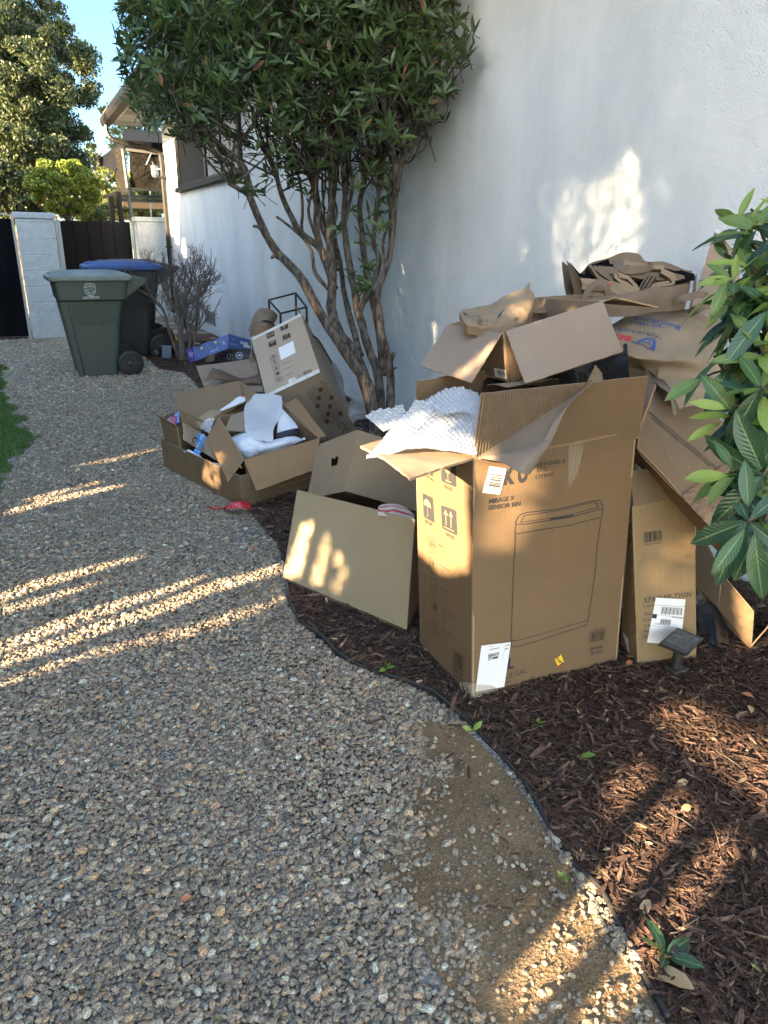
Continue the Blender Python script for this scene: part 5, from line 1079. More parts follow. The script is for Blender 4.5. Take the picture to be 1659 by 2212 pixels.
def bubble():
    d0 = PR(H0)[2]
    def row(pts): return [DP(*z6(x, y), d) for x, y, d in pts]
    def mk(rows, label, seed, nu, nv, name='bubble_wrap'):
        S = skin(rows, nu, nv); S = S+normals(S)*(.006*fbm(S, 9, seed)+.003*fbm(S, 26, seed+3))[..., None]; u, v = metric(S); p = .0155
        best = np.full(u.shape, 9.)
        vr = v/(p*.866); 
        for dr in (0, 1):
            rr_ = np.floor(vr)+dr; off = (rr_ % 2)*.5; cu_ = (np.round(u/p-off)+off)*p; dd = np.hypot(u-cu_, v-rr_*p*.866); best = np.minimum(best, dd)
        h = np.sqrt(np.clip(1-(best/(.0070))**2, 0, 1))*.0062; N = normals(S); up = np.sign((N*np.array([0, 0, 1])).sum(-1).mean()) or 1
        mb = MB(); mb.grid(S+N*up*h[..., None]); mb.grid(S-N*up*.0012)
        o = mb.build(name, M['bubble'], smooth=True); tag(o, label, 'packing wrap', 'bubble wrap sheets'); return o
    k = d0
    mk([row([(190, 900, k+.16), (300, 830, k+.18), (430, 800, k+.18), (540, 830, k+.16), (600, 880, k+.13)]), row([(250, 960, k+.10), (340, 900, k+.12), (460, 890, k+.12), (560, 930, k+.10), (596, 990, k+.07)]), row([(300, 1010, k+.04), (400, 980, k+.05), (500, 980, k+.05), (560, 1010, k+.04), (588, 1050, k+.03)])], 'clear curled bubble wrap inside the mouth of the tall carton', 2, 190, 210)
    mk([row([(112, 886, k+.12), (200, 900, k+.13), (330, 915, k+.12), (430, 940, k+.10), (520, 985, k+.06), (575, 1010, k+.03)]), row([(70, 960, k+.12), (180, 980, k+.11), (300, 1000, k+.10), (420, 1030, k+.07), (530, 1070, k+.03), (574, 1090, k+.01)]), row([(-40, 1080, k+.10), (120, 1080, k+.08), (260, 1110, k+.06), (400, 1140, k+.03), (520, 1180, k+.0), (566, 1180, k-.01)]), row([(-160, 1230, k+.04), (30, 1190, k+.03), (200, 1215, k+.02), (380, 1215, k-.005), (480, 1250, k-.015), (558, 1275, k-.01)]), row([(-235, 1325, k+.01), (-20, 1262, k-.005), (120, 1240, k-.01), (330, 1245, k-.02), (430, 1262, k-.02), (545, 1290, k-.015)])], 'large white bubble wrap sheet draped over the side flap of the tall carton', 5, 300, 330)
    mk([row([(-245, 1010, k+.16), (-150, 960, k+.17), (-60, 958, k+.18), (20, 930, k+.18)]), row([(-180, 1060, k+.15), (-100, 1030, k+.15), (0, 1010, k+.15), (60, 990, k+.15)]), row([(-120, 1110, k+.13), (-60, 1090, k+.12), (20, 1070, k+.12), (90, 1060, k+.12)])], 'small flat corner of bubble wrap poking out left above the hand-hole box', 7, 130, 140)
bubble()

def upper_carton():
    O = np.array([1.3702, 1.85, .9884]); ex, ey, ez = np.array([.9412, -.1864, .2819]), np.array([.2152, .9737, -.0746]), np.array([-.2606, .1309, .9565])
    O = snap(O, z6(810, 765)); T = snap(O+ez*.174, z6(742, 402)); Cv = T-O; Rt = snap(T+ex*.40, z6(1465, 175)); A = Rt-T; Lt = snap(T+ey*.35, z6(350, 348)); B = Lt-T
    th, body, mb = carton('open_carton', 'open carton with wide drooping flaps sitting on top of the tall carton', O, A, B, Cv, [M['kraft'], M['edge'], M['kraft_grey']], seed=12, n=10)
    f1 = [T, Rt, perp(z6(1605, 540), Rt, nrm(A)), perp(z6(905, 768), T, nrm(A))]
    dd = PR(T)[2]; f1[3] = DP(*z6(905, 768), dd-.10); f1[2] = DP(*z6(1605, 540), PR(Rt)[2]-.10)
    flap(th, [T+nrm(A)*.012, Rt, f1[2], f1[3]], 'front_flap', [M['kraft_grey'], M['edge'], M['kraft']], .0045, 21, 16, .004, bulge=-.004)
    flap(th, [Lt, T-nrm(A)*.004, DP(*z6(512, 762), dd-.03), DP(*z6(150, 640), PR(Lt)[2]-.13)], 'left_flap', [M['kraft_grey'], M['edge'], M['kraft']], .0045, 22, 16, .006, bulge=.006)
    Bk, BL = Rt+B, Lt
    flap(th, [Rt, Rt+B, DP(*zd(1030, 655), PR(Rt)[2]+.05), DP(*zd(610, 560), PR(Rt)[2]+.05)][::1], 'right_flap', [M['kraft_grey'], M['edge'], M['black_board'] if 'black_board' in M else M['paper_dark']], .0045, 23, 10, .003)
    flap(th, [Lt+(Rt-T)*.55, Lt+(Rt-T)*1.0, snap(Rt+B, zd(470, 575))+np.array([0, 0, .02]), snap(Lt+(Rt-T)*.55+np.array([0, 0, .04]), z6(1040, 262))], 'back_flap', [M['kraft_warm'], M['edge'], M['kraft']], .0045, 24, 10, .004)
    ik = Ink(O, np.cross(B, Cv), mb.bvh()); ik.poly([z6(682, 658), z6(768, 672), z6(778, 737), z6(692, 722)], 'label', .0002); ik.barcode([z6(696, 671), z6(766, 683), z6(770, 716), z6(701, 703)], 'ink', 18, 2); ik.text('X000 31WXOL0GH', z6(697, 714), z6(768, 729), 3, .01); ik.build(body)
    return O, T, A, B, Cv
UO, UT, UA, UB, UC = upper_carton()

def mailer():
    d = PR(UT)[2]+.10; Z = z6
    def r_(pts): return [DP(*Z(x, y), d+dz) for x, y, dz in pts]
    rows = [r_([(410, 300, .06), (425, 235, .06), (540, 215, .07), (660, 206, .08), (800, 150, .09), (905, 120, .10), (957, 78, .10)]), r_([(425, 345, .02), (440, 290, .0), (560, 275, .0), (690, 265, .02), (810, 230, .03), (905, 205, .05), (950, 140, .07)]), r_([(440, 390, .01), (470, 350, -.02), (580, 345, -.03), (700, 340, -.02), (820, 310, 0), (900, 290, .03), (938, 215, .06)]), r_([(450, 450, .03), (500, 430, 0), (600, 430, -.01), (700, 420, -.01), (820, 400, 0), (890, 370, .03), (922, 330, .06)])]
    S = skin(rows, 60, 80); u, v = metric(S); N = normals(S); S = S+N*(crumple(u, v, 41, 12, .16)+.0025*fbm(S, 30, 3)+.0012*fbm(S, 75, 6))[..., None]; mb = MB(); loftskin(mb, S, .002)
    th = thing('padded_mailer', 'light brown padded paper mailer standing in the upper open carton', 'envelope', S[30, 40]); b = mb.build('envelope', M['paper_light'], th, smooth=True)
    bk = S+ (CAM*0+ray((1000, 700))*.035); mb2 = MB(); mb2.grid(bk); mb2.build('back_sheet', M['paper_light'], th, smooth=True)
    ik = Ink(S[30, 40], CAM-S[30, 40], mb.bvh(), .0012)
    P = [(776, 224), (752, 244), (728, 280), (705, 330), (694, 392), (683, 392), (684, 350), (696, 310), (722, 262), (748, 236)]; 
    for i in range(4): ik.poly([Z(*P[i]), Z(*P[i+1]), Z(*P[9-i-1]), Z(*P[(10-i) % 10 if i else 9])] if i else [Z(*P[0]), Z(*P[1]), Z(*P[8]), Z(*P[9])], 'ink_blue_dark')
    ik.line([Z(560, 282), Z(630, 318), Z(628, 345), Z(615, 378)], .0022); ik.line([Z(560, 282), Z(543, 330)], .0022); ik.lines([Z(572, 296), Z(622, 322), Z(606, 368), Z(556, 338)], 7, 'ink', 3, .0016); ik.lines([Z(830, 298), Z(866, 290), Z(864, 312), Z(824, 322)], 4, 'ink', 5, .0018); ik.lines([Z(455, 256), Z(495, 268), Z(494, 284), Z(458, 272)], 3, 'ink', 6, .0016)
    ik.text('RECYCLABLE', Z(562, 215), Z(548, 250), 3, .0, 'ink_soft'); ik.build(b)
M['ink_blue_dark'] = mat('dark blue ink', (.02, .028, .05), .6)
mailer()

def crumpled():
    # brown paper wads and a dark tray in the mouth of the tall carton
    d = PR(H0)[2]; t = thing('crumpled_paper', 'crumpled brown kraft paper stuffed in the tall carton under the upper box', 'packing paper', (H0+H2)/2)
    def r_(pts): return [DP(*z6(x, y), d+dz) for x, y, dz in pts]
    S = skin([r_([(620, 800, .28), (760, 760, .30), (900, 740, .32), (1050, 700, .34), (1140, 690, .36)]), r_([(640, 830, .16), (760, 800, .18), (900, 770, .2), (1040, 740, .22), (1150, 720, .25)]), r_([(640, 860, .10), (760, 850, .10), (900, 840, .1), (1040, 830, .12), (1150, 800, .14)])], 40, 60); u, v = metric(S); S = S+normals(S)*(crumple(u, v, 3, 14, .35))[..., None]; mb = MB(); loftskin(mb, S, .001); b = mb.build('sheet', M['paper_light'], t, smooth=False)
    ik = Ink(S[20, 40], CAM-S[20, 40], mb.bvh(), .002); ik.text('AUT HANDLES OR', z6(1105, 722), z6(992, 765), 4, .02, 'ink', flip=-1); ik.text('LIFT ONE', z6(1080, 712), z6(1012, 736), 4, .02, 'ink', flip=-1); ik.build(b)
    p = MB(); A0, A1, A2, A3 = DP(*z6(600, 870), d+.30), DP(*z6(1660, 780), d+.26), DP(*z6(1640, 480), d+.42), DP(*z6(620, 560), d+.46); p.sheet(A0, A1, A2, A3, .003, 12, rough=.006, cr=.25, seed=5, mats=(0, 0, 0)); tag(p.build('black_film', M['black_film'], smooth=False), 'crumpled black plastic film, widened as shade, behind the front flap of the tall carton', 'plastic film')  # film widened so its black also paints the shaded hollow
    p = MB(); A1, A2 = DP(*z6(1355, 752), d+.13), DP(*z6(1410, 635), d+.18); A3, A0 = DP(*z6(1460, 700), d+.17), DP(*z6(1465, 745), d+.12); p.sheet(A1, A0, A3, A2, .004, 6, seed=6); tag(p.build('card_strip', [M['kraft_pale'], M['edge'], M['kraft_pale']]), 'upright strip of pale card beside the black film in the tall carton', 'cardboard')
crumpled()

# ---------------------------------------------------------------- paper shopping bags
def paper_bags():
    d = 2.45; Z = zd
    # lower bag lying on its side, printed
    def r_(pts): return [DP(*Z(x, y), d+dz) for x, y, dz in pts]
    rows = [r_([(560, 860, .16), (700, 770, .20), (830, 690, .26), (1080, 690, .28), (1330, 715, .28), (1480, 760, .26), (1640, 830, .26)]),
            r_([(540, 960, .06), (700, 900, .08), (850, 860, .12), (1080, 860, .13), (1300, 880, .13), (1480, 920, .13), (1650, 960, .14)]),
            r_([(520, 1060, .02), (700, 1020, .03), (850, 1010, .05), (1080, 1010, .06), (1260, 1030, .06), (1480, 1060, .06), (1650, 1080, .08)]),
            r_([(500, 1130, .0), (690, 1115, .0), (830, 1160, .0), (1050, 1168, .0), (1215, 1178, -.01), (1450, 1190, .01), (1650, 1200, .04)]),
            r_([(480, 1200, .05), (640, 1220, .05), (800, 1250, .05), (960, 1300, .04), (1060, 1300, .02), (1350, 1330, .02), (1640, 1360, .05)]),
            r_([(470, 1280, .1), (640, 1300, .1), (800, 1320, .08), (950, 1360, .02), (1110, 1420, -.06), (1400, 1460, -.05), (1620, 1500, .0)]),
            r_([(640, 1320, .12), (780, 1340, .12), (920, 1400, .06), (1060, 1560, .0), (1185, 1700, -.08), (1340, 1640, -.06), (1560, 1600, -.02)])]
    S = skin(rows, 90, 110); u, v = metric(S); N = normals(S); fade = np.clip((np.arange(90)-40)/30, .15, 1)[:, None]; S = S+N*((crumple(u, v, 17, 18, .20)*fade)+.002*fbm(S, 18, 3))[..., None]
    mb = MB(); loftskin(mb, S, .001); th = thing('printed_paper_bag', 'full brown paper grocery bag lying on its side with blue thank-you printing', 'paper bag', S[45, 55], 'brown paper grocery bags'); b = mb.build('bag', M['paper_print'], th, smooth=True)
    bk = MB(); c0 = S[0]; back = np.stack([c0, c0+ray((1400, 700))*.10+np.array([0, 0, -.02]), c0+ray((1400, 700))*.2+np.array([0, 0, -.35])], 0); bk.grid(back); bk.build('bag_back', M['paper'], th, smooth=True)
    ik = Ink(DP(*Z(1000, 900), d+.06), nrm(CAM-DP(*Z(1000, 900), d))+np.array([0, 0, .25]), mb.bvh(), .0014); I = 'ink_blue'
    ik.drop = True
    def arc(s, pts, h, k=I, bold=.0, shear=0.):
        """text bent along a line of picture points; h = capital height"""
        C_ = cr_spline(np.array([Z(*p) for p in pts]), 80); L_ = np.r_[0, np.cumsum(np.linalg.norm(np.diff(C_, axis=0), axis=1))]; V, F = textmesh(s, bold, shear); V = V.copy(); x = (V[:, 0]-V[:, 0].min())/np.ptp(V[:, 0])*L_[-1]
        c = np.c_[np.interp(x, L_, C_[:, 0]), np.interp(x, L_, C_[:, 1])]; t = np.gradient(C_, axis=0); t /= np.linalg.norm(t, axis=1)[:, None]; tt = np.c_[np.interp(x, L_, t[:, 0]), np.interp(x, L_, t[:, 1])]; nn_ = np.c_[tt[:, 1], -tt[:, 0]]
        ik.put([ik.P(q) for q in c+nn_*(V[:, 1:2]*h/.70)], F, k)
    arc('shopping', [(800, 725), (900, 735), (1010, 750), (1100, 765), (1180, 790), (1270, 820)], 16, I, .015); arc('for', [(1215, 715), (1290, 745), (1370, 768)], 16, I, .015)
    arc('with us.', [(745, 778), (850, 800), (960, 812), (1095, 816)], 13.5, I, .012); arc('Sincerely,', [(640, 915), (740, 918), (850, 925), (960, 938), (1060, 962)], 12.5, 'ink_navy', .0)
    arc('VONS', [(560, 1010), (640, 1017), (700, 1022), (775, 1028)], 13, 'ink_red', .06, .25)
    A_ = [(800, 1030), (905, 968), (985, 962), (1010, 990), (1000, 1105), (960, 1090), (945, 1060)]
    ik.poly([Z(800, 1030), Z(918, 960), Z(975, 962), Z(960, 985), Z(925, 985), Z(845, 1030)], I); ik.poly([Z(960, 960), Z(1000, 972), Z(1010, 1005), Z(1000, 1108), Z(945, 1075), Z(975, 1050), Z(978, 990)], I)
    for q in ([(925, 1010), (955, 990), (950, 1012), (930, 1022)], [(880, 1020), (915, 1010), (915, 1028), (890, 1032)], [(925, 1030), (960, 1025), (968, 1040), (935, 1042)]): ik.poly([Z(*p) for p in q], I)
    arc('Albertsons', [(765, 1048), (830, 1052), (880, 1062), (915, 1090), (945, 1108), (985, 1122)], 6.5, 'ink_navy', .02); ik.line([Z(*p) for p in [(745, 1280), (755, 1270), (775, 1270), (783, 1282), (775, 1296), (755, 1296), (745, 1280)]], .001, 'ink_soft'); ik.text('R', Z(757, 1292), Z(773, 1290), 3, .0, 'ink_soft')
    ik.build(b)
    # upright open bag behind and above, stuffed with folded bags
    e = 2.62
    def q_(pts, dd=e): return [DP(*Z(x, y), dd+dz) for x, y, dz in pts]
    th = thing('open_paper_bag', 'open brown paper bag stuffed with folded paper bags on top of the heap', 'paper bag', DP(*Z(700, 900), e), 'brown paper grocery bags')
    def sk(name, rows, seed, cr_, m='paper', nu=30, nv=50, t=.0012, par=th, sm=True):
        S = skin(rows, nu, nv); u, v = metric(S); S = S+normals(S)*(crumple(u, v, seed, 9, cr_)+.0015*fbm(S, 20, seed))[..., None]; mm = MB(); loftskin(mm, S, t); return mm.build(name, M[m], par, smooth=sm), mm
    sk('left_side', [q_([(148, 205, .0), (165, 300, .0), (190, 420, 0), (225, 640, 0)]), q_([(205, 270, -.03), (235, 340, -.03), (250, 450, -.02), (260, 640, 0)]), q_([(262, 390, -.06), (290, 450, -.06), (325, 520, -.05), (330, 680, -.02)])], 3, .12)
    sk('back_side', [q_([(148, 205, .02), (230, 275, .10), (290, 322, .12), (400, 215, .14), (560, 170, .16), (690, 126, .18), (830, 150, .18), (900, 230, .18), (1070, 235, .18), (1260, 295, .16), (1395, 330, .12)]), q_([(150, 320, .02), (230, 380, .10), (290, 400, .12), (400, 330, .14), (560, 300, .16), (690, 300, .18), (830, 320, .18), (900, 350, .18), (1070, 380, .18), (1260, 400, .16), (1380, 430, .12)]), q_([(200, 620, .02), (260, 620, .10), (330, 620, .12), (420, 620, .14), (560, 620, .16), (690, 620, .18), (830, 620, .18), (950, 620, .18), (1100, 640, .18), (1240, 660, .16), (1340, 680, .12)])], 5, .12, nu=30, nv=80)
    sk('front_side', [q_([(320, 560, -.08), (560, 575, -.09), (790, 550, -.09), (960, 480, -.08), (1200, 440, -.05), (1400, 405, .0)]), q_([(320, 640, -.09), (560, 640, -.10), (790, 610, -.10), (960, 570, -.09), (1180, 560, -.06), (1380, 540, .0)]), q_([(320, 760, -.08), (560, 760, -.09), (790, 750, -.09), (960, 720, -.07), (1180, 700, -.05), (1340, 680, .0)])], 7, .14)
    sk('right_side', [q_([(1395, 330, .12), (1392, 370, .06), (1400, 405, .0)]), q_([(1385, 480, .12), (1380, 500, .06), (1370, 540, .0)]), q_([(1340, 680, .12), (1340, 680, .06), (1335, 680, .0)])], 8, .1, nu=20, nv=20)
    def strap(name, pts, w_, par, dd=e, m='paper'):
        P = cr_spline(np.array(q_(pts, dd)), 26); vd = nrm(CAM-P[0]); T = np.gradient(P, axis=0); T /= np.linalg.norm(T, axis=1)[:, None]; Sd = np.cross(T, vd); Sd /= np.linalg.norm(Sd, axis=1)[:, None]; mm = MB(); tilt = np.linspace(0, 1, 26)[:, None]
        S = np.stack([P-Sd*w_/2-vd*.008, P+Sd*w_/2+vd*.008], 1); loftskin(mm, S, .0015); mm.build(name, M[m], par, smooth=True)
    strap('handle', [(322, 640, -.11), (325, 560, -.11), (370, 470, -.11), (450, 420, -.12), (510, 430, -.12), (535, 490, -.11), (550, 555, -.10)], .022, th)
    strap('handle', [(620, 225, .06), (660, 270, .04), (740, 300, .02), (860, 290, .02), (950, 270, .05), (920, 250, .06)], .028, th)
    # folded bags inside, each its own thing: stacks of flat folded layers with crisp edges
    folds = [
      ('folded bag with a red stripe sticking out left under the bag handle', [[(272, 398), (560, 432), (850, 492)]], 4, (4, 27), 'paper_light', -.04, 1),
      ('long folded bag with layered V edges in the middle of the open bag', [[(352, 250), (425, 345), (560, 418), (795, 478)], [(400, 262), (500, 335), (640, 425)]], 2, (16, 24), 'paper', .02, 0),
      ('small folded bag with an open V between the centre folds', [[(600, 350), (665, 410), (808, 470)], [(640, 345), (730, 372), (815, 462)]], 2, (6, 15), 'paper_light', .0, 0),
      ('folded bag lying along the back rim of the open bag', [[(440, 268), (640, 290), (860, 330), (1090, 345)]], 3, (2, 24), 'paper', .06, 0),
      ('twisted folded bag with its handle loop at the rear centre of the open bag', [[(700, 215), (820, 240), (960, 262), (1095, 268)]], 2, (-10, 22), 'paper_light', .10, 0),
      ('creased folded bag leaning right in the open bag', [[(1065, 298), (1165, 352), (1205, 415), (1010, 440), (845, 530)]], 2, (-14, 24), 'paper_light', .02, 0),
      ('flat folded bag low in the open bag behind the front rim', [[(300, 500), (540, 520), (810, 545)]], 3, (6, 22), 'paper', -.07, 0),
      ('thin stacked folded bags at the right end of the open bag', [[(1150, 338), (1280, 372)]], 4, (2, 15), 'paper', .06, 0),
      ('dark creased bag corner under the right fold', [[(930, 350), (880, 425), (835, 510)]], 3, (34, 6), 'paper_dark', .03, 0)]
    vd_ = nrm(CAM-DP(*Z(700, 400), e)); M['matte_black'] = mat('matte black bag shade', (.004, .004, .005), .95, spec=.03)
    for i, (lab, sp, ly, (dx, dy), m_, dz, red) in enumerate(folds):
        mm = MB(); r = np.random.default_rng(60+i)
        for q_sp in sp:
            for k in range(ly):
                pts = np.array([(x+dx*k+r.normal(0, 3), y+dy*k+r.normal(0, 3)) for x, y in q_sp]); m2_ = []
                for (x0, y0), (x1, y1) in zip(pts[:-1], pts[1:]): m2_ += [(x0+(x1-x0)*t_/6, y0+(y1-y0)*t_/6) for t_ in range(6)]
                m2_.append(tuple(pts[-1])); P = np.array([DP(*Z(x, y), e+dz-.012*k) for x, y in m2_]); T = np.gradient(P, axis=0); T /= np.linalg.norm(T, axis=1)[:, None]; Sd = np.cross(T, vd_); Sd /= np.linalg.norm(Sd, axis=1)[:, None]; Sd *= np.sign(Sd[:, 2])[:, None]+1e-9
                w_ = .0105+.004*r.random(); S = np.stack([P+Sd*w_*.5+vd_*.006, P-Sd*w_*.1+vd_*.010, P-Sd*w_*.9-vd_*.014], 1); loftskin(mm, S, .0015)
        o = tag(mm.build('folded_paper_bag', M[m_], smooth=False), lab, 'paper bag', 'folded bags stuffed in the open bag')
        if red: s_ = MB(); s_.add([q+vd_*.014 for q in q_([(545, 424, -.045), (582, 430, -.045), (578, 452, -.055), (552, 446, -.055)])], [(0, 1, 2, 3)]); s_.build('red_stripe', M['ink_red'], o)
    # black sheets that paint the deep shade inside the bag
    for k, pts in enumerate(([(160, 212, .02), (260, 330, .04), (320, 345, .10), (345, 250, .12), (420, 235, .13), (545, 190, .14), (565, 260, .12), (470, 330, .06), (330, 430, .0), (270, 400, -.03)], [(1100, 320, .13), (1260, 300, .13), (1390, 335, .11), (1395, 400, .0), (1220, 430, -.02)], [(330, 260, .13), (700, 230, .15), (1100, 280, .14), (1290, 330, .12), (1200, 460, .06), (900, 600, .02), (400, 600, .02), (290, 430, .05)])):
        mm = MB(); P = q_(pts); mm.add(P, [tuple(range(len(P)))]); mm.build('inner_shade', M['matte_black'], th)
    # handles of the printed bag
    pt = bpy.data.objects['printed_paper_bag']; strap('handle', [(1240, 640, .08), (1250, 590, .07), (1360, 555, .06), (1480, 540, .05), (1500, 560, .05)], .024, pt, 2.47); strap('handle', [(1330, 725, .20), (1400, 690, .16), (1470, 660, .14), (1540, 640, .13)], .03, pt, 2.47)
M['ink_navy'] = mat('navy ink', (.025, .035, .09), .7)
paper_bags()

# ---------------------------------------------------------------- narrow carton, solar lamp, taped box, lower right box
def narrow():
    BL, BR_ = G(1377, 1441, .004), G(1504, 1423, .012); LB = G(1341, 1397, .004); A = BR_-BL; h = nrm(np.cross(A, [0, 0, 1.])); tilt = nrm(h+np.array([0, 0, .12]) if h @ (CAM-BL) > 0 else -h+np.array([0, 0, .12]))
    TL, TR = PL(zc(133, 928), BL, tilt), PL(zc(610, 842), BL, tilt); B = LB-BL; B[2] = 0; B = B*1.0; Cv = TL-BL
    th = thing('narrow_carton', 'narrow upright tan carton stapled down its left edge, a shipping label on its front', 'box', BL, 'cardboard cartons in the pile')
    LT = snap(TL+B*.35, zc(106, 925)); RB, RT = BR_+B, TR+(LT-TL); mb = MB(); K = dict(t=.005, n=10, rough=.002); mb.sheet(BL, BR_, TR, TL, seed=31, **K); mb.sheet(LB, BL, TL, LT, seed=32, **K); mb.sheet(RB, LB, LT, RT, seed=33, **K); mb.sheet(BR_, RB, RT, TR, seed=34, **K); mb.sheet(BL, LB, RB, BR_, seed=35, **K); body = mb.build('body', [M['kraft_flute'], M['edge'], M['kraft']], th)
    up = Cv/np.linalg.norm(Cv); u0, u1 = PL(zc(150, 668), BL, tilt)-tilt*.03, PL(zc(520, 640), BL, tilt)-tilt*.03
    flap(th, [TL+A*.04-tilt*.004, TL+A-tilt*.004, u1+A*.42, u0], 'flap', [M['kraft'], M['edge'], M['kraft']], .005, 33, 10, .004)
    ik = Ink(BL, np.cross(A, Cv), mb.bvh()); Z = zc
    ik.barcode([Z(220, 1125), Z(362, 1107), Z(362, 1185), Z(224, 1202)], 'ink', 30, 9); ik.text('TPAQ20T00MFC', Z(226, 1222), Z(362, 1206), 2.6, .01)
    ik.text('XPAQ-MF-TWIN', Z(215, 1660), Z(580, 1612), 12, .0, 'ink'); ik.text('2- INCH', Z(215, 1694), Z(298, 1688), 5.5, .0)
    for s_, y, x2 in (('SKU:', 1752, 285), ("Q'ty:", 1796, 285), ('G.W.', 1840, 282), ('Mea.', 1884, 284), ('PO#', 1928, 272)): ik.text(s_, Z(219, y), Z(x2, y-3), 6.4, .0)
    q = [Z(312, 1618), Z(537, 1631), Z(497, 1975), Z(243, 1957)]; ik.grid4(q, 'label', 6, .0007); B_ = bil(q); u = .0012
    ik.line([B_(0, .16), B_(1, .16)], .001, 'ink', u); ik.line([B_(0, .36), B_(1, .40)], .0008, 'ink', u); ik.line([B_(0, .62), B_(1, .64)], .0008, 'ink', u)
    for i in range(16): x = .28+i*.042; ik.line([B_(x, .19), B_(x+.0, .35)], .0018 if i % 3 else .0035, 'ink', u)
    for i in range(12): x = .30+i*.028; ik.line([B_(x, .46), B_(x, .56)], .0016 if i % 3 else .003, 'ink', u)
    ik.poly([B_(0, .36), B_(.15, .37), B_(.14, .46), B_(0, .45)], 'ink', u); ik.text('UPS GROUND', B_(.98, .40), B_(.62, .385), 2.5, .03, 'ink', lift=u); ik.text('CA 913 9-11', B_(.60, .565), B_(.14, .55), 3.4, .03, 'ink', lift=u); ik.lines([B_(.2, .78), B_(.9, .82), B_(.9, .9), B_(.2, .86)], 3, 'ink', 2, .0008); ik.rrect([B_(.12, .03), B_(.24, .035), B_(.235, .06), B_(.115, .055)], .0012, 'ink')
    ik.build(body)
    ik = Ink(BL, np.cross(B, Cv), mb.bvh()); ik.poly([Z(65, 1880), Z(108, 1930), Z(118, 2095), Z(72, 2030)], 'label', .0004)
    for i in range(8): ik.line([Z(88, 1960+i*13), Z(106, 1980+i*13)], .0012, 'ink', .0008)
    ik.lines([Z(60, 1480), Z(90, 1510), Z(100, 1800), Z(66, 1750)], 9, 'ink_soft', 3, .0007); ik.build(body)
    st = MB(); n_ = nrm(np.cross(A, Cv)); 
    for i in range(14):
        p = BL+Cv*(.03+.94*i/13)+B*.10; st.tube([p-nrm(A)*.003, p+nrm(B)*.006*(-1)-nrm(A)*.0035+up*.014], .0012, 5)
    st.build('staples', M['metal'], th)
narrow()
def solar_lamp():
    b = G(1470, 1443, .02); d = PR(b)[2]; Z = zc; t = thing('solar_spotlight', 'black solar panel lamp on a short stand in front of the narrow carton', 'lamp', b)
    P = [DP(*Z(480, 1842), d-.02), DP(*Z(684, 1925), d-.03), DP(*Z(556, 2040), d-.11), DP(*Z(352, 1970), d-.09)]
    P[3] = P[0]+P[2]-P[1]; mb = MB(); n_ = nrm(np.cross(P[1]-P[0], P[3]-P[0])); n_ = n_ if n_[2] > 0 else -n_; mb.poly(P, .02, n_); o = mb.build('housing', M['black_plastic'], t, auto=.004)
    c = sum(P)/4; mb = MB(); mb.poly([c+(p-c)*.82+n_*.0012 for p in P], .001, n_); mb.build('solar_panel', mat('dusty solar cell', (.02, .022, .028), .22, nz=(70, 5), col2=(.06, .06, .065), coat=.5), t)
    mb = MB(); q = c-n_*.016; mb.tube([q, q-np.array([0, 0, .03]), np.array([q[0], q[1], .035])], [.02, .017, .019], 12); mb.box((q[0]-.035, q[1]-.03, .018), (.07, 0, 0), (0, .05, 0), (0, 0, .018), bev=.004); mb.build('stand', M['black_plastic'], t)
    mb = MB(); mb.tube([q-np.array([0, 0, .01])+(P[1]-P[0])*.3, q-np.array([0, 0, .025])+(P[1]-P[0])*.15], [.016, .02], 12); mb.build('lamp_head', M['black_plastic'], t)
solar_lamp()
def taped():
    Z = zc
    Bp = DP(*Z(172, 480), 2.33); Cp = DP(*Z(1030, 1392), 2.20); Ap = DP(*Z(300, -230), 2.62); A_ = Cp-Bp; J = Ap-Bp
    dn = nrm(np.cross(A_, J)); dn = dn if dn @ (CAM-Bp) < 0 else -dn; back = dn*.05+ray((1450, 1050))*.10
    th, body, mb = carton('taped_carton', 'long battered carton wrapped in shiny brown tape leaning over the narrow carton', Bp, A_, J, back, [M['kraft'], M['edge'], M['kraft']], t=.004, open_top=True, n=26, cr=.03, rough=.005, seed=41)
    # the side facing the camera is the sheet at O itself; torn lip at the upper left
    n_ = -dn; P_ = lambda x, y, l=.0: PL(Z(x, y), Bp, n_)+n_*l
    bv = mb.bvh(); ik = Ink(Bp, n_, bv, .0018)
    def tl(s_, a, c): ik.text(s_, Z(*a), Z(*c), 6.0, .004, 'ink', lift=.0006, flip=1)
    tl('parts are received damaged or defective, please contact us.', (728, 622), (283, 252)); tl('we are happy to send replacement parts to ensure you have a fully functional', (826, 676), (270, 214))
    ik.line([P_(470, 640, .002), P_(420, 560, .002), P_(380, 470, .002)], .002, 'edge', px=False); ik.line([P_(250, 210, .002), P_(420, 250, .002), P_(560, 120, .002)], .0012, 'ink_brown', px=False)
    ik.build(body)
    tp = Ink(Bp, n_, bv, .003)
    tp.grid4([Z(500, 850), Z(860, 590), Z(990, 770), Z(650, 1030)], 'tape_brown', 22); tp.grid4([Z(650, 1030), Z(1000, 780), Z(1190, 990), Z(830, 1210)], 'tape_clear', 26); tp.grid4([Z(820, 1200), Z(1150, 960), Z(1290, 1120), Z(960, 1350)], 'tape_brown', 20)
    for k, o_ in tp.mb.items():
        V = o_.arrays(); V = V+tp.n*(.007*np.abs(fbm(V, 34, 4, 3))+.002)[:, None]; o_.v = [V]; o_.build('packing_tape', M[k], th, smooth=True)
M['tape_clear'] = mat('crinkled clear tape', (.42, .30, .18), .12, spec=.9, alpha=.6, coat=.7, nz=(40, 4), col2=(.30, .20, .11), bump=(60, .004))
taped()
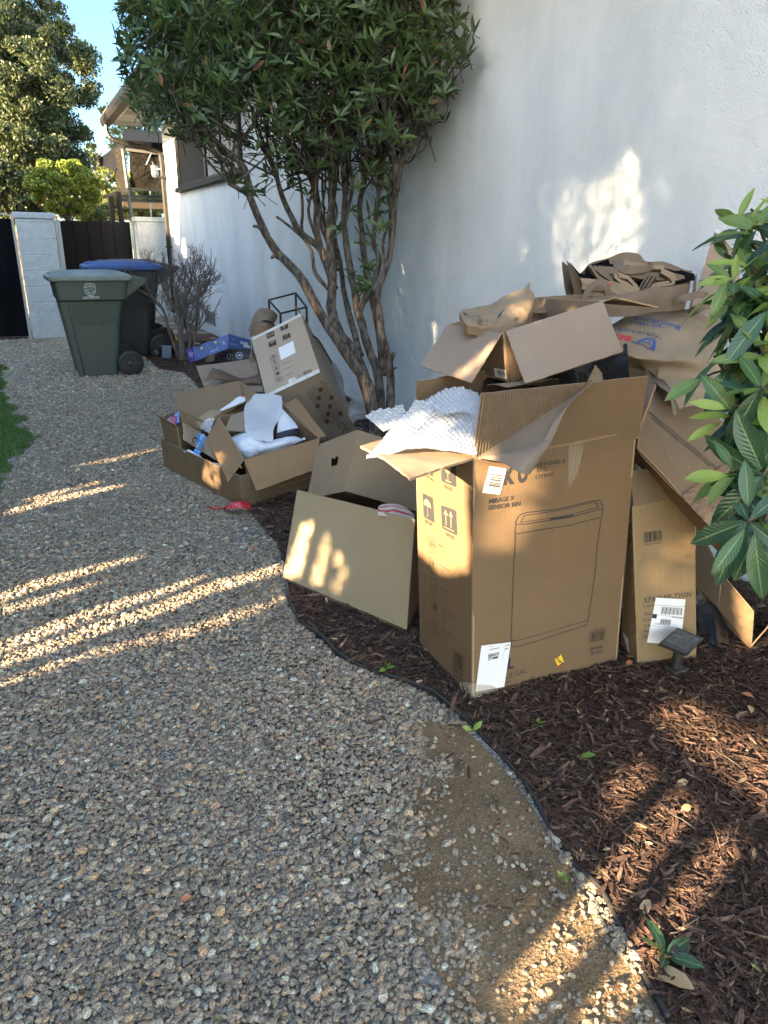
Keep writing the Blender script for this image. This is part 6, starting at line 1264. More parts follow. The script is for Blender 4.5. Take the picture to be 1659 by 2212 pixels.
def lower_right():
    Z = zc; E0 = G(*Z(1030, 2003), .02); d = PR(E0)[2]; E1 = DP(*Z(785, 1695), d+.16); E2 = DP(*Z(805, 1460), d+.20); E3 = DP(*Z(1240, 1760), d+.04)
    A = E0-E1; B = E2-E1; dep = np.array([.30, .14, .04])
    th, body, mb = carton('tilted_carton', 'plain orange-brown carton tilted on its edge at the right under the taped carton', E1, A*1.02, B*1.15, np.array([.05, .2, .03]), [M['kraft_warm'], M['edge'], M['kraft_warm']], open_top=False, seed=51, n=8)
    F2, F3 = DP(*Z(620, 1500), d+.30), DP(*Z(615, 1040), d+.38); mb = MB(); mb.sheet(F2, E1, E2+np.array([0, 0, .02]), F3, .004, 8, seed=52); mb.build('side_panel', [M['kraft'], M['edge'], M['kraft']], th)
    mb = MB(); mb.sheet(E0, E0+np.array([.26, .10, .0]), E0+np.array([.30, .06, .12]), E0+(E2-E1)*.0+np.array([.02, 0, .02]), .004, 6, seed=53); mb.build('bottom_flap', [M['kraft_warm'], M['edge'], M['kraft_warm']], th)
    # black plastic heap behind
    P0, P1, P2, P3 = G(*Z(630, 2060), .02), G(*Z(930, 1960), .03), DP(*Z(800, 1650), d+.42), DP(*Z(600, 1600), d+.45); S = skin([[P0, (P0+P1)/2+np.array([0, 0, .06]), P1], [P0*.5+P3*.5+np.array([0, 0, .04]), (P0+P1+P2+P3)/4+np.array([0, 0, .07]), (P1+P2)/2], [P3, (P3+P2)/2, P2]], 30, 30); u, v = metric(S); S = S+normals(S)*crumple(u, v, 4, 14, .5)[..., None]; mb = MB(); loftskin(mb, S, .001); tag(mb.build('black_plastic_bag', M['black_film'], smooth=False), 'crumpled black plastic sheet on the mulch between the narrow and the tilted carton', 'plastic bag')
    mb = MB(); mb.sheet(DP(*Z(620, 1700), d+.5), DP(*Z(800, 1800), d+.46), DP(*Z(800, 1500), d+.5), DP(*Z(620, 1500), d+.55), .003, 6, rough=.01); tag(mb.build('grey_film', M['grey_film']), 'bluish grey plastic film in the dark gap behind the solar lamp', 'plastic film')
    P0, P1, P2, P3 = DP(1325, 1440, 2.9), DP(1440, 1440, 2.9), DP(1430, 930, 3.05), DP(1330, 930, 3.05); mb = MB(); mb.sheet(P0, P1, P2, P3, .003, 14, rough=.02, cr=.2, seed=71, mats=(0, 0, 0)); tag(mb.build('gap_shade_sheet', M['black_film']), 'dark shade sheet added in the narrow gap between the tall and the narrow carton', 'shade sheet')  # dark sheet added to stand for the shade in this gap
    # pale board standing behind the bush
    mb = MB(); q = zf(1900, 550, 1.5256); mb.sheet(DP(*q(520, 720), 2.98), DP(*q(800, 720), 2.85), DP(*q(760, 420), 2.9), DP(*q(655, 300), 2.95), .004, 8, seed=60); o = tag(mb.build('grey_cardboard', [M['kraft_grey'], M['tape_white'], M['kraft_grey']]), 'greyish cardboard sheet standing against the wall behind the bush', 'cardboard')
    mb = MB(); P, Q_ = DP(*q(655, 303), 2.94), DP(*q(720, 360), 2.91); mb.bar(P, Q_, .04, .006); mb.build('white_tape', M['tape_white'], o)
lower_right()

# ---------------------------------------------------------------- middle: leaning open box and hand-hole box
def leaning():
    BL, BR_ = G(610, 1247, .03), G(878, 1360, .03); A = BR_-BL; t1 = perp((642, 1058), BL, nrm(A)); t2 = perp((896, 1122), BR_, nrm(A)); up = (t1-BL+t2-BR_)/2; print('lean dims', np.linalg.norm(A), np.linalg.norm(up), up)
    n_ = nrm(np.cross(A, up)); n_ = n_ if n_ @ (CAM-BL) > 0 else -n_; back = -np.array([n_[0], n_[1], 0])*.30
    TL, TR = t1, t2; th = thing('leaning_carton', 'open pale carton left of the tall carton, its blank front panel leaning towards the path', 'box', BL, 'cardboard cartons in the pile')
    m3 = [M['kraft_pale2'], M['edge'], M['kraft']]
    mb = MB(); mb.sheet(BL, BR_, TR, TL, .004, 18, rough=.003, bulge=.004, seed=61, jag=.0015); mb.build('front_panel', m3, th)
    mb = MB(); K = dict(t=.004, n=6, rough=.002)
    back2 = np.array([.28, .33, 0.0])*.75; lo = np.array([0, 0, -.01])
    mb.sheet(BR_+lo, BR_+back2+lo, BR_+back2+np.array([0, 0, .20]), TR+np.array([.0, .0, -.02]), seed=62, **K); mb.sheet(BL+back2, BL, TL+np.array([0, 0, -.02]), BL+back2+np.array([0, 0, .20]), seed=63, **K); mb.sheet(BR_+back2, BL+back2, BL+back2+np.array([0, 0, .2]), BR_+back2+np.array([0, 0, .2]), seed=64, **K); mb.sheet(BL+lo, BL+back2, BR_+back2, BR_+lo, seed=65, **K); mb.build('body', [M['kraft'], M['edge'], M['kraft']], th)
    # striped paper inside
    d = PR(TR)[2]+.10; Z = z7; rows = [[DP(*Z(x, y), d+q) for x, y, q in r] for r in ([(838, 760, .1), (880, 748, .1), (960, 752, .1), (1040, 790, .08), (1100, 850, .05)], [(845, 785, .03), (900, 790, .03), (960, 800, .02), (1040, 830, .02), (1100, 865, .0)], [(840, 830, .0), (900, 840, 0), (960, 850, 0), (1040, 870, 0), (1100, 900, 0)])]
    S = skin(rows, 24, 40); u, v = metric(S); S = S+normals(S)*crumple(u, v, 9, 9, .2)[..., None]; mb = MB(); loftskin(mb, S, .001); o = tag(mb.build('striped_paper_bag', M['striped'], smooth=True), 'white and red striped paper bag crumpled inside the leaning carton', 'paper bag')
def striped():
    m = mat('red striped paper', (.55, .48, .40), .7); t = m.node_tree; tc = t.nodes.new('ShaderNodeTexCoord'); mp = t.nodes.new('ShaderNodeMapping'); mp.inputs['Rotation'].default_value = (0, R(20), R(-60)); t.links.new(tc.outputs['Object'], mp.inputs[0])
    wv = t.nodes.new('ShaderNodeTexWave'); wv.inputs['Scale'].default_value = 7.5; t.links.new(mp.outputs[0], wv.inputs[0]); cr = t.nodes.new('ShaderNodeValToRGB'); cr.color_ramp.interpolation = 'CONSTANT'; e = cr.color_ramp.elements; e[0].color = (.48, .42, .35, 1); e[1].position = .72; e[1].color = (.42, .03, .05, 1); t.links.new(wv.outputs[1], cr.inputs[0]); t.links.new(cr.outputs[0], t.nodes['Principled BSDF'].inputs[0]); M['striped'] = m
striped(); M['kraft_pale2'] = cardboard('yellowish pale board', (.32, .262, .175), .12)
leaning()
def handbox():
    P = {k: v for k, v in zip(('O', 'A', 'B', 'C'), ([1.1591, 2.7377, .3838], [.9277, -.1222, -.3528], [-.0264, .9212, -.3883], [.3724, .3695, .8513]))}
    O = snap(np.array(P['O']), z7(605, 660)); T = snap(O+np.array(P['C'])*.29, z7(693, 218)); Cv = T-O; A = snap(O+np.array(P['A'])*.40, z7(1130, 808))-O; B = snap(T+np.array(P['B'])*.42, z7(425, 320))-T
    th = thing('hand_hole_carton', 'plain carton with a torn hand hole in its side lying behind the leaning carton', 'box', O, 'cardboard cartons in the pile')
    m3 = [M['kraft_pale'], M['edge'], M['kraft']]; mb = MB(); K = dict(t=.004, n=12, rough=.003, cr=.012)
    mb.sheet(O, O+A, O+A+Cv, O+Cv, seed=71, **K); mb.sheet(O+Cv, O+A+Cv, O+A+B+Cv, O+B+Cv, seed=72, **K); mb.sheet(O+A, O+A+B, O+A+B+Cv, O+A+Cv, seed=73, **K); mb.sheet(O+A+B, O+B, O+B+Cv, O+A+B+Cv, seed=75, **K); mb.sheet(O, O+B, O+B+A, O+A, seed=76, **K)
    # left face as a ring of quads round the hole
    n_ = nrm(np.cross(B, Cv)); n_ = n_ if n_ @ (CAM-O) > 0 else -n_
    hole = [PL(z7(x, y), O, n_) for x, y in [(500, 435), (508, 420), (528, 428), (536, 410), (556, 412), (554, 445), (545, 474), (520, 478), (502, 486)]]
    outer = [O, O+Cv, O+Cv+B, O+B]; per = [outer[3]*.5+outer[2]*.5, outer[2], outer[2]*.6+outer[1]*.4, outer[2]*.3+outer[1]*.7, outer[1], outer[1]*.5+outer[0]*.5, outer[0], outer[0]*.5+outer[3]*.5, outer[3]]
    vs = per+hole+[p-n_*.004 for p in per]+[p-n_*.004 for p in hole]; k = 9; fs = []; ms = []
    for i in range(k):
        j = (i+1) % k; fs += [(i, j, k+j, k+i), (2*k+j, 2*k+i, 3*k+i, 3*k+j), (k+i, k+j, 3*k+j, 3*k+i)]; ms += [0, 2, 1]
    mb.add(vs, fs, ms); mb.build('body', m3, th)
    e = MB(); q = O+B; e.sheet(q+nrm(B)*.03, q, q+Cv*.96, q+Cv*.96+nrm(B)*.03, .004, 4, seed=77); e.build('edge_flap', m3, th)
handbox()
# ---------------------------------------------------------------- left-hand heap
z4 = zf(480, 1150, 2.552); z5 = zf(750, 930, 3.318); z3 = zf(420, 700, 3.456); z2 = zf(0, 650, 3.318)
def tray():
    O = G(*z4(795, 1288), .006); L = G(*z4(145, 948), .006); Rr = G(*z4(1360, 1116), .02); T = snap(O+np.array([-.01, 0, .194]), z4(765, 1018)); A, B, Cv = Rr-O, L-O, T-O; A[2] = B[2] = 0
    th, body, mb = carton('shallow_carton', 'wide shallow open carton on the pebbles holding the smaller boxes of the left heap', O, A, B, Cv, [M['kraft'], M['edge'], M['kraft_grey']], seed=81, n=16, rough=.005, t=.005, cr=.02)
    ik = Ink(O, np.cross(B, Cv), mb.bvh()); ik.grid4([z4(340, 858), z4(395, 890), z4(430, 1078), z4(372, 1045)], 'tape_band', 6); ik.text('VEV', z4(1305, 1128), z4(1345, 1118), 6, .02) if False else None; ik.build(body)
    return O, A, B, Cv
TO, TA, TB, TC = tray()
def inner():
    O = np.array([1.0112, 3.824, .1317]); ex, ey, ez = np.array([.982, -.1145, .1504]), np.array([.1165, .9932, -.0048]), np.array([-.1489, .0222, .9886])
    T = snap(O+ez*.1374, z4(800, 882)); Rt = snap(O+ex*.4619+ez*.1374, z4(1430, 705)); Lt = snap(T+ey*.62, z4(590, 525)); Bt = snap(Rt+ey*.62, z4(1110, 440)); Cv = ez*.22; Ob = T-Cv
    th = thing('fluted_carton', 'open brown carton with four splayed fluted flaps, white foam inside, on the shallow carton', 'box', Ob, 'cardboard cartons in the pile'); m3 = [M['kraft_warm'], M['edge'], M['kraft_warm']]
    mb = MB(); K = dict(t=.004, n=8, rough=.002); Rb, Lb, Bb = Rt-Cv, Lt-Cv, Bt-Cv
    mb.sheet(Ob, Rb, Rt, T, seed=91, **K); mb.sheet(Lb, Ob, T, Lt, seed=92, **K); mb.sheet(Bb, Lb, Lt, Bt, seed=93, **K); mb.sheet(Rb, Bb, Bt, Rt, seed=94, **K); mb.sheet(Ob, Lb, Bb, Rb, seed=95, **K); mb.build('body', m3, th)
    fm = [M['kraft_flute2'], M['edge'], M['kraft_flute2']]
    dT, dR, dL, dB = (PR(q)[2] for q in (T, Rt, Lt, Bt))
    flap(th, [T, Rt, DP(*z4(1390, 968), dR-.09), DP(*z4(905, 1142), dT-.12)], 'front_flap', fm, .004, 96, 14, .005)
    flap(th, [Lt, T, DP(*z4(668, 1065), dT-.06), DP(*z4(495, 698), dL-.24)], 'left_flap', fm, .004, 97, 14, .006)
    flap(th, [Rt+(Bt-Rt)*.02, Bt+(Rt-Bt)*.05+np.array([0, 0, .02]), DP(*z4(1238, 372), dB+.02), DP(*z4(1485, 688), dR+.02)], 'right_flap', fm, .004, 98, 14, .006)
    flap(th, [Lt, Bt, DP(*z4(900, 372), dB+.16), DP(*z4(472, 484), dL+.10)], 'back_flap', [M['kraft_warm'], M['edge'], M['kraft_warm']], .004, 99, 14, .006, cr=.06)
    # contents, each its own thing
    d = (dT+dL)/2
    def r_(pts): return [DP(*z4(x, y), d+q) for x, y, q in pts]
    def sk(name, lab, rows, m, seed, crm, nu=36, nv=36, cat='packing foam', sm=True, amp=.003):
        S = skin(rows, nu, nv); u, v = metric(S); S = S+normals(S)*(crumple(u, v, seed, 10, crm)+amp*fbm(S, 16, seed))[..., None]; mm = MB(); loftskin(mm, S, .0012); return tag(mm.build(name, M[m], smooth=sm), lab, cat)
    sk('foam_sheet', 'translucent white foam sheet hanging over the back flap of the fluted carton', [r_([(820, 345, .34), (880, 318, .34), (1000, 322, .34), (1112, 340, .32)]), r_([(800, 470, .24), (900, 470, .24), (1000, 470, .23), (1115, 430, .22)]), r_([(805, 560, .16), (900, 560, .15), (1000, 560, .14), (1085, 560, .14)]), r_([(820, 660, .08), (900, 665, .06), (980, 660, .05), (1050, 640, .05)]), r_([(900, 740, .02), (940, 740, .02), (1000, 745, .02), (1050, 735, .02)])], 'foam_film', 3, .08)
    sk('foam_wrap', 'white foam wrap crumpled in the left of the fluted carton', [r_([(660, 700, .12), (720, 655, .14), (810, 635, .14), (880, 650, .12), (940, 700, .08)]), r_([(680, 760, .05), (760, 720, .02), (850, 700, .02), (920, 740, .02), (960, 770, .02)]), r_([(720, 830, .02), (790, 800, -.02), (860, 790, -.02), (930, 800, -.01), (980, 790, 0)]), r_([(780, 870, .02), (830, 862, .0), (880, 850, 0), (920, 835, 0), (960, 815, 0)])], 'foam', 4, .22)
    sk('foam_wrap', 'white foam wrap in the right front of the fluted carton', [r_([(930, 760, .05), (1030, 730, .05), (1130, 700, .06), (1210, 670, .07), (1275, 680, .07)]), r_([(940, 790, .0), (1040, 770, .0), (1140, 740, .0), (1230, 715, .02), (1305, 700, .02)]), r_([(900, 850, .02), (1000, 820, .02), (1110, 790, .02), (1210, 755, .02), (1310, 715, .02)])], 'foam', 6, .25)
    mm = MB(); p = r_([(1075, 660, .12), (1250, 615, .14), (1215, 560, .22), (1100, 440, .26)]); mm.sheet(*p, .012, 8, seed=7, mats=(0, 0, 0)); tag(mm.build('foam_block', M['foam']), 'pale grey foam slab standing at the back of the fluted carton', 'packing foam')
    mm = MB(); p = r_([(640, 640, .10), (810, 650, .10), (800, 480, .24), (690, 520, .22)]); mm.sheet(*p, .004, 8, seed=8); tag(mm.build('card_insert', [M['kraft_grey'], M['edge'], M['kraft_grey']]), 'grey brown card divider inside the left of the fluted carton', 'cardboard')
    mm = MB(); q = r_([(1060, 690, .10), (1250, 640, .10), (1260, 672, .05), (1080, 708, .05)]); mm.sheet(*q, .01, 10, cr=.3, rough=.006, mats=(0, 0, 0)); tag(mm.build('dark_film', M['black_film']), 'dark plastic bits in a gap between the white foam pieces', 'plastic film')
M['kraft_flute2'] = cardboard('strongly fluted board', (.255, .155, .08), .3, 1.0)
inner()
def heap_bits():
    d = PR(TO+TB*.6)[2]
    def r_(pts, dd): return [DP(*z4(x, y), dd+q) for x, y, q in pts]
    m3 = [M['kraft'], M['edge'], M['kraft_grey']]
    # small corner box
    T0 = DP(*z4(245, 622), d+.02); T1 = DP(*z4(105, 535), d+.14); T2 = DP(*z4(292, 598), d+.10); Cv = np.array([.02, 0, -.19]); t3 = T1+(T2-T0)+np.array([.1, .08, 0])
    th, b, mb = carton('small_carton', 'small narrow carton with a torn top at the left corner of the shallow carton', T0+Cv, T2-T0+np.array([.06, .05, 0]), T1-T0, -Cv, m3, seed=101, n=6)
    flap(th, [T0, T1, T1+np.array([-.035, .02, .03]), T0+np.array([-.01, .0, .02])][::1], 'flap', m3, .003, 3, 6, .003)
    # magenta and blue snack packets
    for lab, q, mm_ in (('magenta printed packet in the small carton', [(160, 560, .08), (235, 600, .05), (240, 520, .07), (185, 525, .1)], (.28, .02, .10)), ('blue printed packet in the small carton', [(225, 590, .06), (265, 570, .07), (262, 482, .10), (215, 520, .09)], (.05, .12, .42))):
        mm = MB(); P = r_(q, d); mm.sheet(*P, .006, 8, rough=.004, cr=.2, seed=5, mats=(0, 0, 0)); tag(mm.build('snack_packet', mat(lab[:8]+' film', mm_, .3, nz=(30, 3), col2=tuple(c*.6+.15 for c in mm_))), lab, 'packet')
    # tall back panel carton
    P = r_([(290, 600, .10), (800, 410, .22), (768, 228, .30), (220, 330, .24)], d); th = thing('upright_panel_carton', 'carton with a tall plain panel standing up at the back of the left heap', 'box', P[0], 'cardboard cartons in the pile')
    mb = MB(); mb.sheet(*P, .004, 14, rough=.004, jag=.008, seed=103); mb.build('back_panel', m3, th)
    Q = r_([(300, 590, .10), (420, 660, -.02), (440, 520, .05), (290, 440, .16)], d)
    mb = MB(); mb.sheet(P[0], P[0]+np.array([.15, -.1, -.05]), P[0]+np.array([.15, -.1, .02]), P[0]+np.array([0, 0, .10]), .004, 6, seed=104); mb.build('side_panel', m3, th)
    Q = r_([(770, 232, .30), (905, 320, .24), (820, 400, .16), (790, 300, .24)], d); mb = MB(); mb.sheet(Q[0], Q[1], Q[2], Q[3], .004, 6, seed=105); mb.build('side_flap', m3, th)
    # flat opened box with the white packet, red packet
    Q = r_([(390, 590, .02), (560, 500, .10), (790, 340, .24), (760, 330, .28), (570, 460, .16), (395, 575, .06)], d)
    th = thing('flat_carton', 'slim light brown carton lying slanted across the left heap', 'box', Q[0], 'cardboard cartons in the pile'); a, b_, c = DP(*z4(388, 600), d+.10), DP(*z4(440, 645), d+.06), DP(*z4(790, 345), d+.38); mb = MB(); mb.box(a, b_-a, c-a, np.array([0, 0, .035]), bev=.002); mb.build('body', M['kraft_pale'], th)
    for lab, q, m_ in (('white plastic mailer between the slim carton and the foam', [(600, 470, .14), (800, 400, .16), (850, 345, .24), (740, 380, .24)], 'foam'), ('red and white packet at the back of the left heap', [(785, 355, .22), (850, 340, .22), (850, 330, .26), (800, 335, .26)], 'red')):
        mb = MB(); mb.sheet(*r_(q, d), .006, 10, rough=.006, cr=.25, seed=9, mats=(0, 0, 0)); tag(mb.build('plastic_mailer' if m_ == 'foam' else 'red_packet', M[m_]), lab, 'packet')
    mb = MB(); mb.sheet(*r_([(430, 620, .0), (520, 650, -.03), (560, 530, .06), (470, 560, .06)], d), .006, 14, rough=.01, cr=.45, seed=12, mats=(0, 0, 0)); tag(mb.build('clear_film_wad', M['clear_film']), 'wad of clear plastic film beside the slanted slim carton', 'plastic film')
    # the taped kraft box with the smile swoosh
    P = r_([(290, 640, .02), (470, 900, -.10), (620, 900, -.12), (590, 830, -.06), (490, 690, .0), (300, 575, .06)], d)
    O = DP(*z4(300, 720), d-.0); X_ = DP(*z4(600, 905), d-.16); Y_ = DP(*z4(290, 570), d+.03); th, b, mb = carton('blue_taped_carton', 'creased kraft box closed with blue printed tape leaning in the shallow carton', O, X_-O, Y_-O, np.array([.03, .10, -.04]), [M['kraft_grey'], M['edge'], M['kraft']], open_top=False, seed=110, n=12, cr=.12, rough=.004)
    nn = np.cross(X_-O, Y_-O); ik = Ink((O+X_+Y_)/3, nn, mb.bvh(), .0015); ik.grid4([z4(427, 658), z4(492, 692), z4(428, 852), z4(384, 822)], 'tape_blue', 8)
    ik.line([z4(*p) for p in [(415, 735), (412, 712), (398, 700), (378, 704), (367, 716), (372, 735)]], .010, 'ink'); ik.line([z4(*p) for p in [(372, 735), (380, 744)]], .006, 'ink'); ik.line([z4(*p) for p in [(470, 765), (478, 790), (472, 815)]], .006, 'ink')
    ik.text('prime', z4(410, 800), z4(440, 745), 8, .02, 'foam', lift=.001); ik.text('prime', z4(455, 720), z4(480, 680), 8, .02, 'foam', lift=.001)
    for k in range(3): ik.poly([z4(505+k*18, 885-k*2), z4(518+k*18, 892-k*2), z4(528+k*16, 880-k*4), z4(517+k*16, 872-k*4)], 'ink')
    ik.build(b)
    # paper sheets
    for i, (lab, q) in enumerate((('white paper sheet in the front of the shallow carton', [(300, 815, -.02), (480, 905, -.12), (440, 850, -.10), (340, 800, -.02)]), ('white paper sheet with blue print near the front corner of the shallow carton', [(500, 915, -.14), (640, 985, -.2), (600, 915, -.16), (520, 905, -.14)]))):
        mb = MB(); mb.sheet(*r_(q, d), .001, 10, rough=.004, cr=.1, seed=i, mats=(0, 0, 0)); tag(mb.build('paper_sheet', M['label']), lab, 'paper')
    # red ribbon on the ground
    P = [G(*z4(x, y), z) for x, y, z in [(528, 1255, .02), (560, 1275, .025), (610, 1285, .02), (660, 1290, .03), (720, 1302, .025), (780, 1300, .03), (828, 1296, .02)]]
    S = skin([[p+np.array([-.01, -.022, 0]) for p in P], [p+np.array([0, 0, .018]) for p in P], [p+np.array([.01, .02, .0]) for p in P]], 12, 60); u, v = metric(S); S = S+normals(S)*(crumple(u, v, 3, 16, .5)+.003*fbm(S, 60, 2))[..., None]; mb = MB(); loftskin(mb, S, .0008); tag(mb.build('red_wrapper', M['red']), 'crinkled red plastic wrapper on the pebbles in front of the shallow carton', 'wrapper')
heap_bits()

def tilted_big():
    O = np.array([1.7424, 4.5029, .6026]); a, b, c = np.array([-.8196, .3753, -.4329]), np.array([.1015, .8387, .535]), np.array([.5639, .3946, -.7255])
    O = snap(O, z5(965, 928)); A = snap(O+a*.405, z5(385, 1200))-O; B = snap(O+b*.614, z5(765, 302))-O; Cv = snap(O+c*.689, z5(1367, 1556))-O
    th, body, mb = carton('printed_carton', 'large printed carton tilted back with its dark underside showing, behind the fluted carton', O, A, B, Cv, [M['kraft_grey2'], M['edge'], M['kraft']], open_top=False, seed=121, n=12, rough=.004)
    bv = mb.bvh(); ik = Ink(O, np.cross(A, B), bv, .002); Z = z5
    icon(ik, [Z(388, 522), Z(470, 490), Z(482, 545), Z(400, 578)], 'hands'); icon(ik, [Z(538, 445), Z(620, 412), Z(628, 462), Z(548, 492)], 'glass'); icon(ik, [Z(412, 618), Z(492, 588), Z(503, 640), Z(420, 672)], 'umbrella'); icon(ik, [Z(563, 542), Z(645, 510), Z(655, 562), Z(573, 595)], 'arrows')
    for i, q in enumerate([[(430, 765), (500, 738), (510, 782), (438, 810)], [(445, 820), (515, 795), (524, 840), (452, 868)], [(458, 880), (530, 853), (540, 898), (466, 926)], [(473, 940), (545, 912), (554, 955), (482, 985)], [(488, 1003), (562, 974), (572, 1018), (497, 1048)]]): feature(ik, [Z(*p) for p in q], i, 'ink_soft', .0022)
    for i, q in enumerate([[(555, 845), (690, 798), (694, 812), (560, 862)], [(568, 905), (765, 825), (770, 842), (572, 925)], [(584, 975), (720, 905), (724, 922), (590, 992)], [(380, 585), (500, 540), (502, 552), (384, 598)]]): ik.lines([Z(*p) for p in q], 2, 'ink_grey' if i == 3 else 'ink_soft', i, .0018)
    ik.barcode([Z(785, 935), Z(880, 898), Z(886, 938), Z(792, 975)], 'ink_soft', 18, 4); ik.lines([Z(730, 965), Z(790, 940), Z(794, 985), Z(738, 1005)], 3, 'ink_soft', 8, .002)
    ik.grid4([Z(522, 678), Z(680, 602), Z(710, 728), Z(550, 810)], 'label', 5, .001); ik.barcode([Z(558, 778), Z(688, 714), Z(692, 740), Z(562, 804)], 'ink', 20, 4); ik.lines([Z(610, 662), Z(678, 632), Z(682, 655), Z(615, 682)], 2, 'ink', 3, .002); ik.lines([Z(535, 700), Z(590, 680), Z(600, 740), Z(545, 760)], 3, 'ink_grey', 4, .001)
    ik.grid4([Z(240, 568), Z(760, 302), Z(768, 330), Z(248, 592)], 'tape_white', 10, .0006); ik.grid4([Z(380, 1180), Z(955, 900), Z(968, 940), Z(380, 1215)], 'tape_white', 10, .0006); ik.grid4([Z(625, 1020), Z(700, 990), Z(725, 1040), Z(640, 1085)], 'tape_white', 4, .0008)
    ik.build(body)
    ik = Ink(O, np.cross(A, Cv), bv, .002)
    for col, (x0, y0, x1, y1) in enumerate(((830, 1165, 1045, 1520), (880, 1130, 1090, 1500), (930, 1100, 1145, 1480), (985, 1070, 1190, 1440))):
        q = [Z(x0, y0), Z(x0+42, y0-30), Z(x1+42, y1-30), Z(x1, y1)]; ik.rrect(q, .0022, 'ink_brown', .2); B_ = bil(q)
        for k in range(6):
            y = .06+k*.155
            if (k+col) % 3 == 2: ik.rfill([B_(.1, y), B_(.9, y), B_(.9, y+.10), B_(.1, y+.10)], 'ink_brown', .2)
            else: circ(ik, B_, .5, y+.05, .2, .0018, 'ink_brown'); ik.line([B_(.2, y+.12), B_(.8, y+.12)], .002, 'ink_brown')
    ik.line([Z(965, 1030), Z(985, 1050)], .006, 'ink_brown'); ik.text('CE FC', Z(1150, 1500), Z(1215, 1590), 10, .01, 'ink_brown'); ik.rrect([Z(1230, 1500), Z(1262, 1480), Z(1300, 1570), Z(1268, 1590)], .002, 'ink_brown'); ik.build(body)
    # loose strap hanging off the right side and a raised flap edge at the back
    mb = MB(); d = PR(O+B*.5)[2]; P = cr_spline([DP(*Z(870, 560), d+.22), DP(*Z(890, 545), d+.24), DP(*Z(950, 590), d+.28), (DP(*Z(1030, 720), d+.30)), DP(*Z(1100, 840), d+.28)], 20); mb.tube(P, .008, 6); tag(mb.build('black_strap', M['black_plastic'], smooth=True), 'curved black plastic strip arching beside the tilted printed carton', 'strip')
    flap(th, [O+B+A*.0+Cv*.35, O+B+Cv*.02, DP(*Z(690, 205), d+.30), DP(*Z(705, 200), d+.33)], 'raised_flap', [M['kraft'], M['edge'], M['kraft']], .004, 5, 4, .002)
    return d
M['kraft_grey2'] = cardboard('greyish printed board', (.39, .315, .245), .06)
TD = tilted_big()
